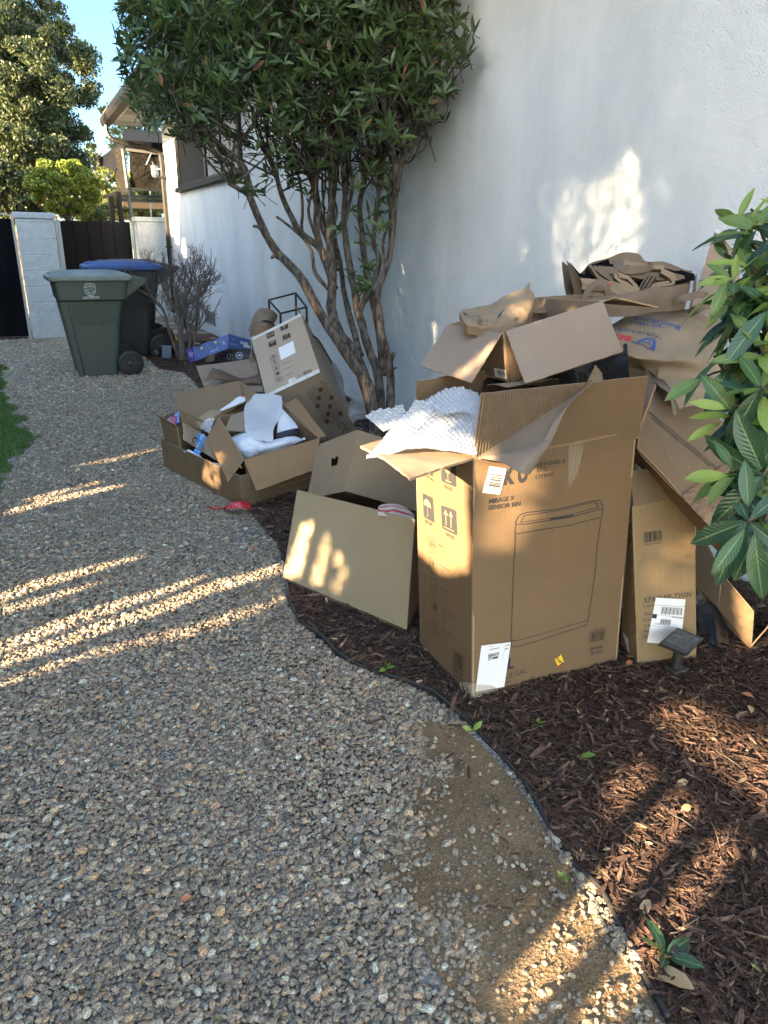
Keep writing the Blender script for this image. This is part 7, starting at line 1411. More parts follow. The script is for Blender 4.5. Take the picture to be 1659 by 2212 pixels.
def more_left():
    d = TD; Z = z5
    def r_(pts, f, dd): return [DP(*f(x, y), dd+q) for x, y, q in pts]
    # glass terrarium frame
    q = [DP(*Z(415, 155), d+.75), DP(*Z(705, 80), d+.95), DP(*Z(822, 232), d+.70), DP(*Z(540, 300), d+.50)]; th = thing('terrarium_frame', 'black wire framed glass terrarium standing on the heap against the white wall', 'terrarium', q[3]-np.array([0, 0, .45])); dn = np.array([0, 0, -.42])
    mb = MB()
    for i in range(4): mb.bar(q[i], q[(i+1) % 4], .012, .012); mb.bar(q[i]+dn, q[(i+1) % 4]+dn, .012, .012); mb.bar(q[i], q[i]+dn, .014, .014, up=(1, 0, 0))
    mb.build('frame', M['dark_metal'], th)
    for i in (0, 1, 2): mb = MB(); mb.quad(q[i], q[(i+1) % 4], q[(i+1) % 4]+dn, q[i]+dn); mb.build('pane', M['pane'], th)
    def sk(name, lab, rows, m, seed, crm, cat, sm=True, amp=.003, nu=34, nv=40, grp=None):
        S = skin(rows, nu, nv); u, v = metric(S); S = S+normals(S)*(crumple(u, v, seed, 12, crm)+amp*fbm(S, 12, seed))[..., None]; mm = MB(); loftskin(mm, S, .0015); return tag(mm.build(name, M[m], smooth=sm), lab, cat, grp)
    # paper bag behind the tilted carton (with its dark folded mouth)
    o = sk('crumpled_paper_bag', 'light brown paper bag with a dark folded mouth behind the tilted printed carton', [r_([(270, 560, .3), (300, 540, .2), (400, 520, .15), (500, 470, .2), (560, 430, .3)], Z, d+.2), r_([(268, 420, .3), (310, 390, .16), (400, 400, .1), (480, 390, .16), (540, 400, .3)], Z, d+.2), r_([(290, 330, .3), (330, 310, .2), (400, 330, .16), (470, 340, .2), (520, 370, .3)], Z, d+.2), r_([(340, 285, .34), (370, 275, .32), (410, 270, .3), (450, 285, .32), (490, 320, .34)], Z, d+.2)], 'paper_light', 5, .35, 'paper bag')
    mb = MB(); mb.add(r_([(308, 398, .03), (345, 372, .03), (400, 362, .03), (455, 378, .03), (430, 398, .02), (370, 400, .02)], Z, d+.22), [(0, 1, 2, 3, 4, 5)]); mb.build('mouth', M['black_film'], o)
    sk('paper_bag_side', 'pale brown paper bag lower down between the blue fruit trays and the tilted carton', [r_([(205, 560, .3), (240, 600, .28), (270, 700, .28), (290, 790, .3)], Z, d+.1), r_([(215, 700, .25), (230, 740, .22), (260, 780, .22), (300, 860, .24)], Z, d+.1), r_([(200, 780, .25), (220, 800, .22), (250, 830, .22), (300, 900, .24)], Z, d+.1)], 'paper_light', 6, .3, 'paper bag')
    mb = MB(); mb.sheet(*r_([(190, 470, .4), (262, 540, .36), (262, 490, .4), (205, 440, .44)], Z, d+.1), .004, 6, seed=4); tag(mb.build('torn_card', [M['kraft_grey'], M['edge'], M['kraft']]), 'torn card corner sticking up left of the paper bag', 'cardboard')
    # grey film and clear film behind the carton, right
    sk('grey_plastic_bag', 'grey translucent plastic bag wedged between the tilted carton and the wall', [r_([(990, 845, .55), (1060, 850, .55), (1135, 825, .6)], Z, d), r_([(1000, 960, .5), (1100, 980, .5), (1185, 950, .55)], Z, d), r_([(1060, 1100, .45), (1150, 1120, .45), (1220, 1100, .5)], Z, d), r_([(1130, 1250, .4), (1200, 1260, .4), (1260, 1230, .45)], Z, d)], 'grey_film', 8, .3, 'plastic bag')
    sk('clear_plastic_bag', 'crumpled clear plastic film at the foot of the tree trunks beside the wall', [r_([(1180, 1180, .5), (1260, 1200, .6), (1340, 1180, .65), (1420, 1240, .6)], Z, d), r_([(1200, 1280, .4), (1280, 1270, .45), (1380, 1280, .5), (1470, 1310, .5)], Z, d), r_([(1270, 1400, .3), (1340, 1380, .3), (1400, 1400, .35), (1480, 1400, .4)], Z, d), r_([(1330, 1500, .2), (1380, 1500, .2), (1430, 1500, .25), (1490, 1490, .3)], Z, d)], 'clear_film', 9, .9, 'plastic film', sm=False, amp=.008)
    sk('black_plastic_bag', 'small heap of black plastic at the tree base behind the hand-hole carton', [r_([(1350, 1470, .2), (1420, 1470, .25), (1500, 1530, .25)], Z, d), r_([(1360, 1520, .1), (1420, 1530, .1), (1500, 1560, .12)], Z, d), r_([(1370, 1600, .1), (1440, 1600, .1), (1510, 1600, .1)], Z, d)], 'black_film', 10, .8, 'plastic bag', sm=False)
    # carton with dark bag behind the left heap
    d2 = PR(TO+TB)[2]+.25; r4 = lambda p: r_(p, z4, d2); m3 = [M['kraft_grey'], M['edge'], M['kraft']]
    P = r4([(468, 275, .05), (880, 200, .15), (842, 48, .40), (404, 108, .28)]); th = thing('rear_carton', 'open carton behind the left heap holding a crumpled dark paper bag', 'box', P[0], 'cardboard cartons in the pile'); mb = MB(); mb.sheet(*P, .004, 12, rough=.004, seed=131); mb.build('back_panel', m3, th)
    P = r4([(880, 200, .15), (930, 250, .02), (905, 70, .3), (842, 48, .4)]); mb = MB(); mb.sheet(*P, .004, 8, rough=.004, seed=132); mb.build('side_panel', m3, th)
    P = r4([(465, 285, .02), (960, 320, -.05), (960, 240, .10), (520, 250, .06)]); mb = MB(); mb.sheet(*P, .004, 8, rough=.004, seed=133); mb.build('base_panel', m3, th)
    sk('dark_paper_bag', 'dark brown crumpled paper bag lying in the rear carton', [r4([(530, 165, .05), (600, 185, .05), (760, 165, .05), (860, 140, .08), (915, 80, .1)]), r4([(535, 205, .0), (620, 215, -.01), (760, 200, -.01), (860, 180, .0), (940, 160, .02)]), r4([(505, 265, .0), (600, 250, -.02), (760, 245, -.02), (860, 235, -.01), (945, 230, .0)])], 'paper_dark', 11, .5, 'paper bag')
    # fruit trays
    f = z3; dB = PR(WX(*f(900, 1600), 1.95))[2]
    def tray_(name, lab, q, hgt, m, back, grp='printed fruit trays'):
        P = [DP(*f(*p), dB+dd) for p, dd in q]; th = thing(name, lab, 'fruit tray', P[0], grp); mb = MB(); mb.sheet(*P, .004, 10, rough=.003, mats=(0, 1, 1)); b = mb.build('front_panel', [m, M['edge']], th); return P, th, b, mb
    mblue, mpur, mblk = mat('blue printed board', (.045, .09, .30), .45, nz=(6, 4), col2=(.06, .12, .36)), mat('purple printed board', (.085, .06, .24), .45), mat('black printed board', (.012, .012, .014), .45)
    P, th, b, mb = tray_('blue_fruit_tray', 'blue fruit tray carton printed with grapes and yellow flowers tipped on the mulch', [((750, 1640), .0), ((1115, 1500), -.05), ((1118, 1340), -.02), ((720, 1490), .03)], .1, mblue, None)
    q2 = [DP(*f(1115, 1502), dB-.05), DP(*f(1370, 1510), dB+.30), DP(*f(1385, 1410), dB+.32), DP(*f(1118, 1336), dB-.02)]; m2 = MB(); m2.sheet(*q2, .004, 8, mats=(0, 1, 1)); sp = m2.build('side_panel', [mblue, M['edge']], th)
    q3 = [DP(*f(690, 1665), dB+.04), DP(*f(752, 1640), dB), DP(*f(720, 1492), dB+.03), DP(*f(628, 1505), dB+.10)]; m3_ = MB(); m3_.sheet(*q3, .004, 6, mats=(0, 1, 1)); pp = m3_.build('end_panel', [mpur, M['edge']], th)
    for (x, y) in ((765, 1445), (940, 1385), (895, 1572)): t5 = MB(); c = DP(*f(x, y), dB-.0); t5.box(c-np.array([.03, .02, .008]), (.06, -.01, .0), (0, .04, 0), (0, 0, .018), bev=.002); t5.build('tab', M['kraft_pale'], th)
    ik = Ink(P[0], np.cross(P[1]-P[0], P[3]-P[0]), mb.bvh(), .002)
    r = np.random.default_rng(2); K = [('ink_wl', (.50, .55, .75)), ('ink_g', (.18, .36, .05)), ('ink_y', (.75, .62, .03)), ('ink_db', (.02, .035, .18))]
    for k, c in K: M[k] = mat('tray print '+k[4:], c, .5)
    for cx, cy in ((800, 1545), (860, 1490), (945, 1480), (1010, 1440)):
        for _ in range(16): x, y = cx+r.normal(0, 20), cy+r.normal(0, 20); ik.line([f(x-3, y), f(x+3, y)], .008, 'ink_db'); ik.line([f(x-1, y-2), f(x+2, y-2)], .0035, 'ink_wl', .001)
    for cx, cy in ((750, 1560), (775, 1530), (790, 1590), (880, 1530), (900, 1470), (930, 1500), (970, 1440), (1000, 1480), (1040, 1420)): ik.line([f(cx+14*math.cos(a), cy+14*math.sin(a)) for a in np.linspace(r.uniform(0, 3), r.uniform(4, 6), 8)], .006, 'ink_g')
    for cx, cy in ((817, 1497), (975, 1432)): ik.line([f(cx-14, cy), f(cx+14, cy)], .014, 'ink_y', .001); ik.line([f(cx, cy-14), f(cx, cy+14)], .014, 'ink_y', .001)
    ik.lines([f(1050, 1412), f(1098, 1440), f(1096, 1475), f(1052, 1452)], 3, 'ink_wl', 3, .006); ik.text('THE FARM GROWERS', f(915, 1552), f(1005, 1515), 3.4, .02, 'ink_wl'); ik.build(b)
    ik = Ink(q2[0], np.cross(q2[1]-q2[0], q2[3]-q2[0]), m2.bvh(), .002); ik.line([f(1160, 1400), f(1175, 1390), f(1188, 1405), f(1175, 1420), f(1160, 1400)], .004, 'ink_wl'); ik.lines([f(1130, 1435), f(1225, 1455), f(1222, 1475), f(1130, 1455)], 2, 'ink_wl', 4, .004); ik.rfill([f(1248, 1415), f(1280, 1420), f(1280, 1455), f(1248, 1450)], 'ink_wl', .4); ik.rfill([f(1285, 1430), f(1385, 1450), f(1355, 1505), f(1280, 1480)], 'label', .1, .0015); ik.lines([f(1295, 1440), f(1375, 1458), f(1350, 1495), f(1288, 1472)], 4, 'ink_grey', 5, .003); ik.build(sp)
    ik = Ink(q3[0], np.cross(q3[1]-q3[0], q3[3]-q3[0]), m3_.bvh(), .002); B_ = bil([f(668, 1530), f(722, 1540), f(722, 1600), f(680, 1610)])
    for a, b2 in ((.3, .3), (.7, .3), (.3, .65), (.7, .65)): circ(ik, B_, a, b2, .22, .006, 'ink_wl')
    ik.build(pp)
    P, th, b, mb = tray_('black_fruit_tray', 'black fruit tray carton with a round white emblem under the blue tray', [((1160, 1660), .05), ((1360, 1600), .08), ((1370, 1500), .12), ((1150, 1520), .06)], .1, mblk, None)
    q4 = [DP(*f(940, 1680), dB+.12), DP(*f(1165, 1660), dB+.05), DP(*f(1155, 1520), dB+.06), DP(*f(940, 1600), dB+.14)]; m2 = MB(); m2.sheet(*q4, .004, 6, mats=(0, 1, 1)); sp = m2.build('side_panel', [mblk, M['edge']], th)
    ik = Ink(P[0], np.cross(P[1]-P[0], P[3]-P[0]), mb.bvh(), .002); B_ = bil([f(1200, 1535), f(1285, 1535), f(1285, 1620), f(1200, 1620)]); circ(ik, B_, .5, .5, .46, .005, 'ink_wl'); circ(ik, B_, .5, .5, .36, .003, 'ink_wl'); ik.poly([B_(.25, .6), B_(.4, .35), B_(.65, .35), B_(.78, .6)], 'ink_wl'); ik.build(b)
    ik = Ink(q4[0], np.cross(q4[1]-q4[0], q4[3]-q4[0]), m2.bvh(), .002); B_ = bil([f(1105, 1560), f(1155, 1550), f(1155, 1630), f(1105, 1640)]); circ(ik, B_, .5, .5, .4, .006, 'ink_grey'); ik.build(sp)
    mb = MB(); mb.sheet(DP(*f(860, 1660), dB+.1), DP(*f(960, 1640), dB+.1), DP(*f(970, 1570), dB+.16), DP(*f(880, 1580), dB+.16), .004, 5); tag(mb.build('torn_card', [M['kraft_pale'], M['edge'], M['kraft']]), 'torn pale card scrap under the blue fruit tray', 'cardboard')
more_left()

# ---------------------------------------------------------------- wheelie bins
def bin_(loc, rz, mbody, mlid, label, mark=False, name='wheeled_bin', sc=(1, 1, 1)):
    """local: x from front (0) to handle, y across, z up"""
    th = thing(name, label, 'bin', loc, 'wheeled bins by the gate'); c, s = math.cos(rz), math.sin(rz)
    def T(P): P = np.asarray(P, float)*np.array(sc); x, y, z = P[..., 0], P[..., 1], P[..., 2]; return np.stack([loc[0]+x*c-y*s, loc[1]+x*s+y*c, loc[2]+z], -1)
    def ring(x0, x1, w, z, r=.05, n=5):
        P = []
        for (cx, cy, a0) in ((x1-r, w/2-r, 0), (x0+r, w/2-r, 90), (x0+r, -w/2+r, 180), (x1-r, -w/2+r, 270)):
            for k in range(n): a = R(a0+90*k/(n-1)); P.append((cx+r*math.cos(a), cy+r*math.sin(a), z))
        return P
    mb = MB()
    prof = [(.09, .50, .52, .0, .03), (.085, .52, .54, .03, .05), (.0, .59, .60, .55, .05), (-.06, .645, .66, .80, .05), (-.10, .70, .72, .815, .05), (-.125, .74, .745, 1.0, .05), (-.135, .75, .755, 1.012, .05)]
    mb.grid(T(np.array([ring(a, b, w, z, r) for a, b, w, z, r in prof])).transpose(1, 0, 2), close_u=True, flip=False); n = 20
    mb.add(T(ring(.09, .50, .52, 0, .03)), [tuple(range(n))[::-1]])
    # raised side pads on the front edge and foot columns
    for sy in (-1, 1): mb.add(T([(.04, sy*.28, .0), (.10, sy*.28, .0), (.0, sy*.335, .8), (-.08, sy*.335, .8), (.04, sy*.22, .0), (.10, sy*.22, 0), (.0, sy*.26, .8), (-.08, sy*.26, .8)]), [(0, 1, 2, 3), (4, 7, 6, 5), (0, 3, 7, 4), (1, 5, 6, 2), (0, 4, 5, 1), (3, 2, 6, 7)])
    mb.build('body', mbody, th, smooth=False, auto=.006)
    mb = MB(); rows = []
    for (a, b, w, z, r) in ((-.17, .77, .80, 1.005, .06), (-.185, .785, .82, 1.01, .06), (-.185, .785, .82, 1.045, .06), (-.16, .77, .79, 1.065, .08), (-.05, .70, .62, 1.09, .12), (.1, .6, .40, 1.105, .12), (.2, .5, .2, 1.108, .08)): rows.append(ring(a, b, w, z, r))
    mb.grid(T(np.array(rows)).transpose(1, 0, 2), close_u=True); mb.add(T(ring(.2, .5, .2, 1.108, .08)), [tuple(range(n))]); mb.add(T([(-.14, -.2, 1.07), (-.02, -.2, 1.088), (-.02, .2, 1.088), (-.14, .2, 1.07), (-.14, -.2, 1.085), (-.03, -.2, 1.10), (-.03, .2, 1.10), (-.14, .2, 1.085)]), [(0, 1, 5, 4), (1, 2, 6, 5), (2, 3, 7, 6), (3, 0, 4, 7), (4, 5, 6, 7)]); mb.build('lid', mlid, th, auto=.008)
    mb = MB()
    for sy in (-1, 1): mb.add(T([(.70, sy*.34, .84), (.78, sy*.34, .88), (.95, sy*.34, .99), (.95, sy*.34, 1.03), (.74, sy*.34, 1.05), (.70, sy*.24, .84), (.78, sy*.24, .88), (.95, sy*.24, .99), (.95, sy*.24, 1.03), (.74, sy*.24, 1.05)]), [(0, 1, 2, 3, 4), (9, 8, 7, 6, 5), (0, 5, 6, 1), (1, 6, 7, 2), (2, 7, 8, 3), (3, 8, 9, 4), (4, 9, 5, 0)])
    mb.tube(T([(.94, -.30, 1.01), (.94, .30, 1.01)]), .016, 10); mb.build('handle', mbody, th, auto=.006)
    ax = np.array([-s, c, 0])
    mb = MB(); mb.tube(T([(.66, -.36, .135), (.66, .36, .135)]), .012, 8); mb.build('axle', M['metal'], th)
    for sy in (-1, 1):
        w_ = MB(); c0 = T([(.66, sy*.33-.035, .135)])[0]; w_.lathe(c0, ax, [(.10, .004), (.135, 0), (.139, .012), (.139, .058), (.135, .07), (.10, .066), (.098, .05), (.098, .02)], 36, cap=False); wh = w_.build('wheel', M['rubber'], th, smooth=True)
        h = MB(); 
        for k in range(6):
            a = k*math.pi/3; d_ = np.array([c*math.cos(a), s*math.cos(a), math.sin(a)]); h.bar(c0+ax*(.016 if sy < 0 else .054), c0+d_*.10+ax*(.016 if sy < 0 else .054), .032, .02, up=ax)
        h.lathe(c0-ax*.002, ax, [(.005, -.004), (.03, .0), (.034, .03), (.03, .072), (.005, .076)], 16); h.lathe(c0, ax, [(.098, .03), (.098, .04)], 24); h.build('hub', M['black_plastic'], wh)
    if mark:
        F = T([(.28, -.40, .9)])[0]; nn = np.array([s, -c, 0.]); O = T([(.3, -.3735, .9)])[0]; ik = Ink(O, nn, None, .006); K = 'white_mark'
        Z = z2; C_ = lambda pts, w_: ik.line([Z(*p) for p in pts], w_, K)
        C_([(915, 940), (918, 915), (940, 908), (975, 905), (1005, 908), (1022, 918), (1024, 940)], .006); C_([(905, 938), (912, 950), (925, 945), (972, 935), (1015, 945), (1024, 950), (1030, 940)], .006)
        C_([(922, 955), (915, 985), (930, 1010), (955, 1030), (990, 1032), (1018, 1015), (1035, 985), (1024, 955)], .005); C_([(925, 985), (950, 985), (960, 1000), (950, 1010), (935, 1005)], .005); C_([(945, 960), (960, 975), (975, 950), (985, 975), (1005, 960)], .004); C_([(960, 1020), (975, 995), (995, 1020)], .006); C_([(1000, 990), (1015, 980), (1020, 995), (1005, 1005), (1000, 990)], .005); C_([(945, 1040), (1020, 1042)], .005); C_([(950, 970), (940, 985)], .004)
        ik.text('CITY OF BURBANK', Z(932, 930), Z(1010, 930), 2.6, .0, K); ik.text('GREEN WASTE ONLY', Z(896, 1075), Z(1078, 1066), 5, .015, K); ik.build(th, 'emblem')
        # scratches
    return th
bin_((.43, 8.69, 0), R(1), M['green_plastic'], M['lid_green'], 'green garden waste bin with a white emblem standing on the pebbles', True, sc=(.86, .90, 1.0))
bin_((.92, 10.0, 0), R(1), M['bin_black'], M['blue_plastic'], 'black bin with a blue lid behind the green bin', sc=(.95, .9, 1.06))
bin_((1.13, 10.9, 0), R(2), M['bin_black'], M['bin_black'], 'black bin with a black lid against the house wall behind the leafless shrub', sc=(.95, .9, 1.06))
def lamps():
    f = z3
    for lab, px, kind in (('black dome spotlight lying beside the bin wheel', (300, 1560), 0), ('small square solar panel stake lamp left of the leafless shrub', (420, 1560), 1), ('black round lamp head against the leafless shrub', (530, 1510), 0)):
        b = G(*f(px[0], px[1]+60), .0); th = thing('garden_lamp', lab, 'lamp', b, 'solar lamps by the bins'); d = PR(b)[2]; c = DP(*f(*px), d)
        if kind: mb = MB(); P = [DP(*f(370, 1465), d), DP(*f(476, 1470), d), DP(*f(474, 1642), d-.05), DP(*f(370, 1638), d-.05)]; mb.poly(P, .02, CAM-c); mb.build('solar_panel', mat('blue grey solar panel', (.04, .05, .075), .3), th); m2 = MB(); m2.tube([c, b], .012, 8); m2.build('stake', M['black_plastic'], th)
        else: mb = MB(); ax = np.array([.9, -.3, .1]); mb.lathe(c-ax*.07, ax, [(.02, 0), (.05, .02), (.065, .07), (.068, .12), (.06, .125), (.02, .11)], 20); mb.build('lamp_head', M['black_plastic'], th, smooth=True); m2 = MB(); m2.tube([c, b], .012, 8); m2.build('stake', M['black_plastic'], th)
lamps()
def corner_pot():
    mb = MB(); b = G(1330, 1985, 0); p = G(*zf(1850, 2150, 1.869)(725, 1745), .03); mb.box(p-np.array([.03, .02, .016]), (.045, .022, 0), (-.014, .028, .006), (0, 0, .016), bev=.004); tag(mb.build('slate_piece', M['rubber']), 'dark slate coloured block in the mulch behind the broad-leaved seedling', 'block')
corner_pot()
# ---------------------------------------------------------------- added hedge that casts the shade, with a slatted panel before it
# (unseen, left of the picture; the hedge gaps are shaped to throw the sun patches)
HX = -2.9
def to_hedge(P):
    P = np.array(P); k = (HX-P[0])/TOSUN[0]; q = P+TOSUN*k; return q[1], q[2]
def band(cl, w):
    """a strip of light on the ground: centre line in picture units and half width"""
    cl = np.array(cl, float); T = np.gradient(cl, axis=0); T /= np.linalg.norm(T, axis=1)[:, None]; N = np.c_[-T[:, 1], T[:, 0]]; wv = np.broadcast_to(np.asarray(w, float), (len(cl),))[:, None]
    return np.concatenate([cl+N*wv/2, (cl-N*wv/2)[::-1]])
LIT = []
def grow(P, d=.012):
    n_ = np.roll(P, -1, 0)-np.roll(P, 1, 0); n_ = np.c_[n_[:, 1], -n_[:, 0]]/(np.linalg.norm(n_, axis=1)[:, None]+1e-9); a_ = .5*np.sum(P[:, 0]*np.roll(P[:, 1], -1)-np.roll(P[:, 0], -1)*P[:, 1]); return P+n_*d*(1 if a_ > 0 else -1)
def lit_g(pts, op=1., z=0.015, d=.0): LIT.append((grow(np.array([to_hedge(G(u, v, z)) for u, v in pts]), d), op))
def lit_p(pts, P0, n, op=1.): LIT.append((np.array([to_hedge(PL(p, P0, n)) for p in pts]), op))
q9 = lambda pts: [(x/2.0, 962+y/2.0) for x, y in pts]
for cl, w, op in (([(-60, 690), (150, 600), (420, 530), (610, 480)], [44, 40, 26, 12], 1), ([(-60, 730), (150, 680), (400, 600)], [36, 34, 14], .8), ([(-60, 900), (300, 762), (560, 672), (700, 632), (950, 540)], [50, 42, 36, 24, 10], 1), ([(-60, 960), (200, 870), (450, 780), (700, 700), (900, 620), (1200, 535)], [52, 48, 46, 44, 44, 28], 1), ([(-40, 1050), (150, 980), (400, 900), (850, 790), (1120, 705), (1210, 660)], [40, 36, 26, 44, 40, 20], .65), ([(40, 290), (200, 240), (450, 190), (530, 170)], [20, 26, 18, 8], .95), ([(110, 240), (280, 195), (430, 155)], [14, 16, 8], .8), ([(340, 85), (480, 65), (680, 15)], [8, 16, 10], .6), ([(1160, 560), (1215, 500)], [60, 30], .4)):
    lit_g(band(q9(cl), np.array(w)/2.0), op, .01, .008)
q5 = lambda pts: [(1227.6+x/2.817, 1426.7+y/2.817) for x, y in pts]
lit_g([(1392, 1562), (1430, 1530), (1480, 1525), (1720, 1640), (1720, 1790), (1660, 1850), (1560, 2010), (1420, 2130), (1290, 2230), (1120, 2230), (1040, 2120), (1030, 2035), (1110, 2000), (1190, 1925), (1242, 1850), (1310, 1800), (1345, 1760), (1318, 1735), (1322, 1690), (1365, 1645), (1420, 1640), (1440, 1600)], 1, .02, .01)
SX = -1.3
def slats():
    """an unseen low slatted panel, placed so its bars throw the dark bands over the lit mulch"""
    def pl(u, v): P = G(u, v, .02); q = P+TOSUN*((SX-P[0])/TOSUN[0]); return q
    t = thing('added_slatted_panel', 'low slatted wooden panel just outside the picture on the left', 'fence', (SX, 0, 0)); m = mat('grey added panel wood', (.20, .17, .14), .85, nz=(14, 5, (1, 1, .2)), col2=(.13, .11, .09))  # added unseen panel, placed for its bar shadows
    rail = [pl(u, v) for u, v in ((1398, 1604), (1476, 1668), (1547, 1721), (1640, 1775))]; z = float(np.mean([p[2] for p in rail])); print('rail z', [round(float(p[2]), 2) for p in rail], 'y', [round(float(p[1]), 2) for p in rail])
    mb = MB(); mb.box((SX, -1.1, z-.028), (.02, 0, 0), (0, 1.75, 0), (0, 0, .056), bev=.003); mb.build('rail', m, t); ys = []
    for cl, w_ in (([(1372, 1742), (1290, 1830), (1222, 1918), (1150, 1985)], .052), ([(1536, 1775), (1476, 1846), (1400, 1915), (1334, 1990), (1270, 2040)], .062), ([(1650, 1830), (1560, 1960), (1500, 2030), (1430, 2080)], .070)):
        y = float(np.mean([pl(*p)[1] for p in cl])); ys.append(round(y, 3)); mb = MB(); mb.box((SX+.022, y-w_/2, 0), (.016, 0, 0), (0, w_, 0), (0, 0, z+.01), bev=.003); mb.build('slat', m, t)
    print('slats', ys)
    for y in (-1.05, .62): mb = MB(); mb.box((SX+.0, y, 0), (.05, 0, 0), (0, .05, 0), (0, 0, z+.03), bev=.004); mb.build('post', m, t)
slats()
# big carton: left side, front corner, the side flap and the wrap on it
FB = G(1020, 1513, .006)
lit_p([(880, 985), (1026, 985), (1028, 1235), (965, 1242), (915, 1190), (893, 1110)], FB, (-1, .06, 0), 1); lit_p([(1022, 985), (1160, 1000), (1150, 1120), (1090, 1190), (1022, 1235)], FB, (0, -1, 0), 1)
lit_g([(779, 950), (885, 930), (1026, 985), (885, 1045), (770, 975)], 1, .84); lit_g([(790, 925), (1020, 905), (1030, 980), (800, 980)], .5, .88)
# narrow carton, tilted carton, leaning carton
lit_p([(1380, 1130), (1500, 1150), (1500, 1230), (1380, 1190)], G(1377, 1441), (-.2, -1, 0), .28); lit_p([(1380, 1210), (1500, 1250), (1500, 1290), (1380, 1280)], G(1377, 1441), (-.2, -1, 0), .28); lit_p([(1555, 1245), (1600, 1250), (1659, 1320), (1659, 1380), (1625, 1398), (1550, 1310)], G(1625, 1398), (-.5, -1, 0), .75)
BL_ = G(610, 1247, .03)
LEANN = np.cross(G(878, 1360, .03)-BL_, np.array([0, 0, 1.]))
for pts, op in (([(606, 1248), (626, 1130), (650, 1120), (648, 1250)], .8), ([(664, 1256), (676, 1160), (690, 1150), (700, 1180), (694, 1270)], .55), ([(706, 1190), (712, 1175), (735, 1215), (708, 1220)], .5), ([(709, 1275), (722, 1200), (745, 1230), (742, 1290)], .3), ([(638, 1060), (660, 1062), (655, 1090), (632, 1090)], .0)): lit_p(pts, BL_, LEANN, op)
# upper carton flap, mailer
lit_p([(905, 795), (965, 700), (985, 702), (930, 800)], DP(940, 760, 2.1), (-1, -.3, 0), .8); lit_p([(930, 795), (985, 702), (1010, 704), (955, 806)], DP(940, 760, 2.1), (-1, -.3, 0), .35)
lit_p([(1085, 640), (1150, 618), (1150, 690), (1130, 700), (1080, 665)], DP(1110, 660, 2.25), (-1, -.3, 0), .8); lit_p([(1175, 680), (1270, 650), (1270, 665), (1180, 700)], DP(1220, 670, 2.6), (-1, -.3, 0), .9)
# tilted printed carton and shallow carton
lit_p([(440, 1035), (455, 975), (480, 985), (482, 1060)], G(525, 1098), (-1, -.25, 0), .5)
# wall
def qw(pts): return [(896+x/2.174, y/2.174) for x, y in pts]
def lit_w(pts, op):
    q = np.array([to_hedge(WX(u, v, WALLX)) for u, v in pts]); LIT.append((q, op)); big = min(.05, .35*math.sqrt((q.max(0)-q.min(0)).prod()+1e-9)); LIT.append((grow(q, big), op*.3)); LIT.append((grow(q, big*.45), op*.6))
lit_w(qw([(830, 1060), (815, 960), (850, 880), (920, 850), (960, 760), (1000, 710), (1035, 760), (1045, 880), (1062, 960), (1055, 1080), (1030, 1170), (1000, 1330), (820, 1330), (760, 1290), (850, 1170)]), .29)
lit_w(qw([(650, 1130), (655, 1000), (690, 900), (740, 830), (800, 870), (840, 840), (870, 870), (840, 950), (800, 1030), (830, 1120), (740, 1320), (670, 1330), (665, 1230)]), .18)
lit_w(qw([(1110, 940), (1100, 860), (1140, 810), (1190, 820), (1210, 880), (1190, 950), (1150, 965)]), .11); lit_w(qw([(1160, 590), (1170, 470), (1215, 380), (1250, 400), (1250, 480), (1210, 600)]), .11); lit_w(qw([(1200, 780), (1220, 700), (1270, 720), (1260, 790)]), .06)
lit_w(qw([(570, 880), (600, 850), (625, 880), (600, 930), (630, 980), (610, 1025), (580, 990), (590, 950)]), .1); lit_w(qw([(340, 700), (420, 600), (450, 700), (420, 850), (350, 850)]), .03); lit_w(qw([(500, 1150), (515, 1130), (530, 1190), (510, 1195)]), .2)
lit_w(qw([(870, 660), (910, 600), (930, 640), (890, 710)]), .08)
for k, (u, v, w_, h_, op) in enumerate(((858, 672, 12, 40, .4), (868, 640, 7, 25, .35), (888, 780, 8, 20, .2), (480, 690, 6, 26, .7), (492, 718, 7, 20, .7), (470, 660, 5, 20, .5), (503, 590, 10, 40, .3), (520, 560, 7, 30, .25), (590, 618, 8, 40, .5), (660, 470, 10, 50, .2), (605, 690, 7, 24, .5), (622, 745, 9, 20, .6), (545, 740, 6, 22, .4), (700, 600, 7, 30, .3), (440, 640, 6, 30, .25), (398, 545, 5, 25, .4), (410, 600, 5, 30, .3), (389, 640, 4, 20, .4), (640, 640, 5, 18, .35), (735, 760, 6, 22, .3))):
    op *= .2; lit_w([(u-w_, v), (u-w_*.5, v-h_*.7), (u, v-h_), (u+w_*.6, v-h_*.3), (u+w_, v+h_*.4), (u+w_*.3, v+h_), (u-w_*.4, v+h_*.6)], op)
lit_w([(353, 300), (384, 300), (388, 420), (375, 500), (366, 500)], .3); lit_w([(380, 470), (384, 470), (387, 520), (380, 520)], .6)
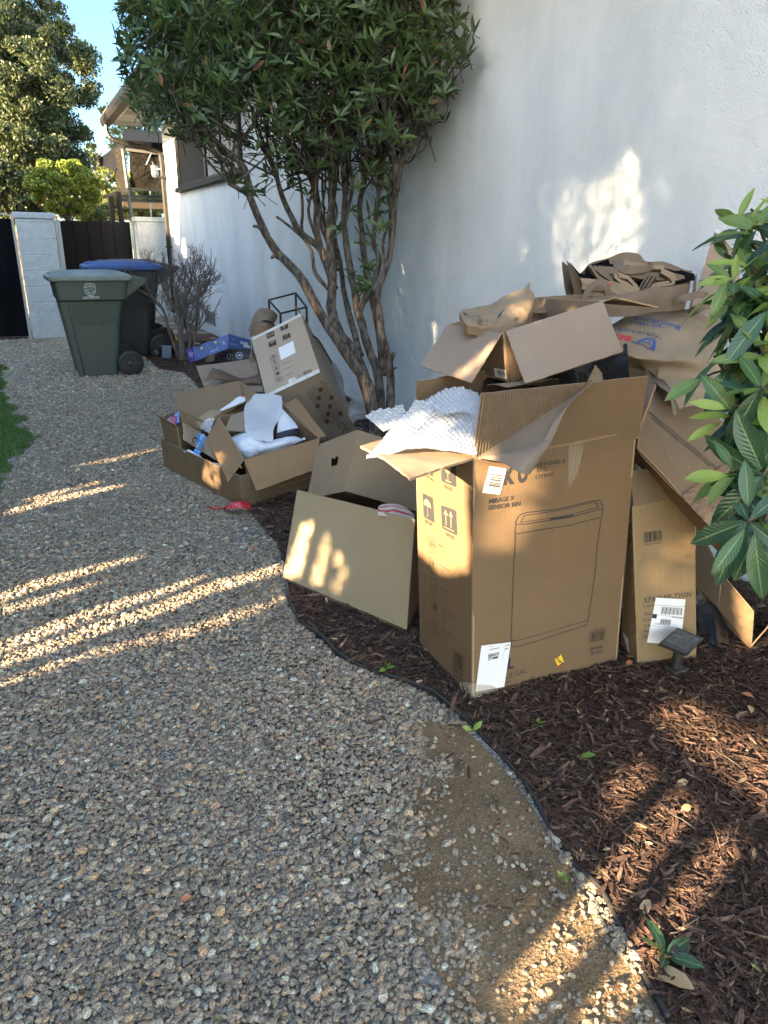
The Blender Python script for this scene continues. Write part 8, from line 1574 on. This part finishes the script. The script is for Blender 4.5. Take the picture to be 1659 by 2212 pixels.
# tree trunks in dappled light
for (u, v, w_, h_) in ((820, 850, 14, 26), (842, 700, 8, 40), (735, 660, 10, 40), (700, 520, 8, 40)):
    P0 = DP(u, v, 5.0); LIT.append((np.array([to_hedge(PL(p, P0, (-1, -.3, 0))) for p in ((u-w_, v-h_), (u+w_, v-h_), (u+w_, v+h_), (u-w_, v+h_))]), .3))
def hedge():
    t = thing('added_hedge', 'tall dense hedge across the lawn, outside the picture on the left', 'hedge', (HX, 3, 0)); r = np.random.default_rng(31)  # added unseen hedge, gaps shaped for the sun patches
    def cover(n, y0, y1, z0, z1, s, near):
        Q = np.c_[r.uniform(y0, y1, n), r.uniform(z0, z1, n)]; keep = np.ones(n, bool); u = r.random(n)
        for poly, op in LIT:
            c = poly.mean(0); big = poly if near else c+(poly-c)*1.0
            b0, b1 = big.min(0)-s, big.max(0)+s; m = (Q[:, 0] > b0[0]) & (Q[:, 0] < b1[0]) & (Q[:, 1] > b0[1]) & (Q[:, 1] < b1[1])
            if not m.any(): continue
            ins = np.zeros(n, bool); idx = np.where(m)[0]; hit = inpoly(Q[idx], big)
            if not near:                            # large leaves keep clear of the gap by their own size
                for a in np.linspace(0, 2*math.pi, 8, endpoint=False): hit |= inpoly(Q[idx]+s*.8*np.array([math.cos(a), math.sin(a)]), big)
                ins[idx] = hit; keep &= ~ins
            else: ins[idx] = hit; keep &= ~(ins & (u < op))
        return Q[keep]
    mb = MB()
    for (n, s, near) in ((84000, .085, 0), (210000, .0145, 1)):
        y0, y1, z0, z1 = (-3.2, 15.5, 0, 5.0) if not near else (-3.2, 11.5, .55, 5.0)
        if near:                                    # small, evenly spread leaves only round the gaps
            c_ = .0098; yy, zz = np.arange(y0, y1, c_), np.arange(z0, z1, c_); use = np.zeros((len(yy), len(zz)), bool); T_ = np.zeros((len(yy), len(zz)))
            for poly, op in LIT:
                i0, j0 = np.maximum(((poly.min(0)-.11-[y0, z0])/c_).astype(int), 0); i1, j1 = ((poly.max(0)+.11-[y0, z0])/c_).astype(int)+1; use[i0:i1, j0:j1] = True
                A_, B_ = np.meshgrid(yy[i0:i1], zz[j0:j1], indexing='ij')
                if A_.size: h = inpoly(np.c_[A_.ravel(), B_.ravel()], poly).reshape(A_.shape); T_[i0:i1, j0:j1] = np.maximum(T_[i0:i1, j0:j1], np.where(h, op, 0))
            I, J = np.where(use); u = (I*.7548776662+J*.5698402910) % 1.0; keep = u < np.clip(-np.log(np.maximum(T_[I, J], .004))/3.4, 0, 1); keep &= T_[I, J] < .97
            Q = np.c_[yy[I[keep]], zz[J[keep]]]+r.normal(0, c_*.22, (keep.sum(), 2)); print('hedge small', len(Q))
        else: Q = cover(n, y0, y1, z0, 5.7, s, 0); Q = Q[((Q[:, 0] < 13.4) & (Q[:, 1] < np.where(Q[:, 0] > 6.5, 5.7, 5.0))) | (Q[:, 1] < 3.7)]
        n = len(Q); k = r.normal(0, .04, n); P = np.c_[np.full(n, HX), Q]+TOSUN*k[:, None]
        a = r.normal(0, 1, (n, 3)); a /= np.linalg.norm(a, axis=1)[:, None]; S1 = np.cross(np.broadcast_to(TOSUN, (n, 3)), a); S1 /= np.linalg.norm(S1, axis=1)[:, None]; S2 = np.cross(S1, TOSUN)+TOSUN*r.normal(0, .35, (n, 1)); ss = s*r.uniform(.8, 1.3, (n, 1))
        V = np.stack([P-S1*ss, P+S2*ss*.7, P+S1*ss, P-S2*ss*.7], 1).reshape(-1, 3); mb.add(V, [(4*i, 4*i+1, 4*i+2, 4*i+3) for i in range(n)])
    mb.build('crown', M['leaf_hedge'], t)
hedge()
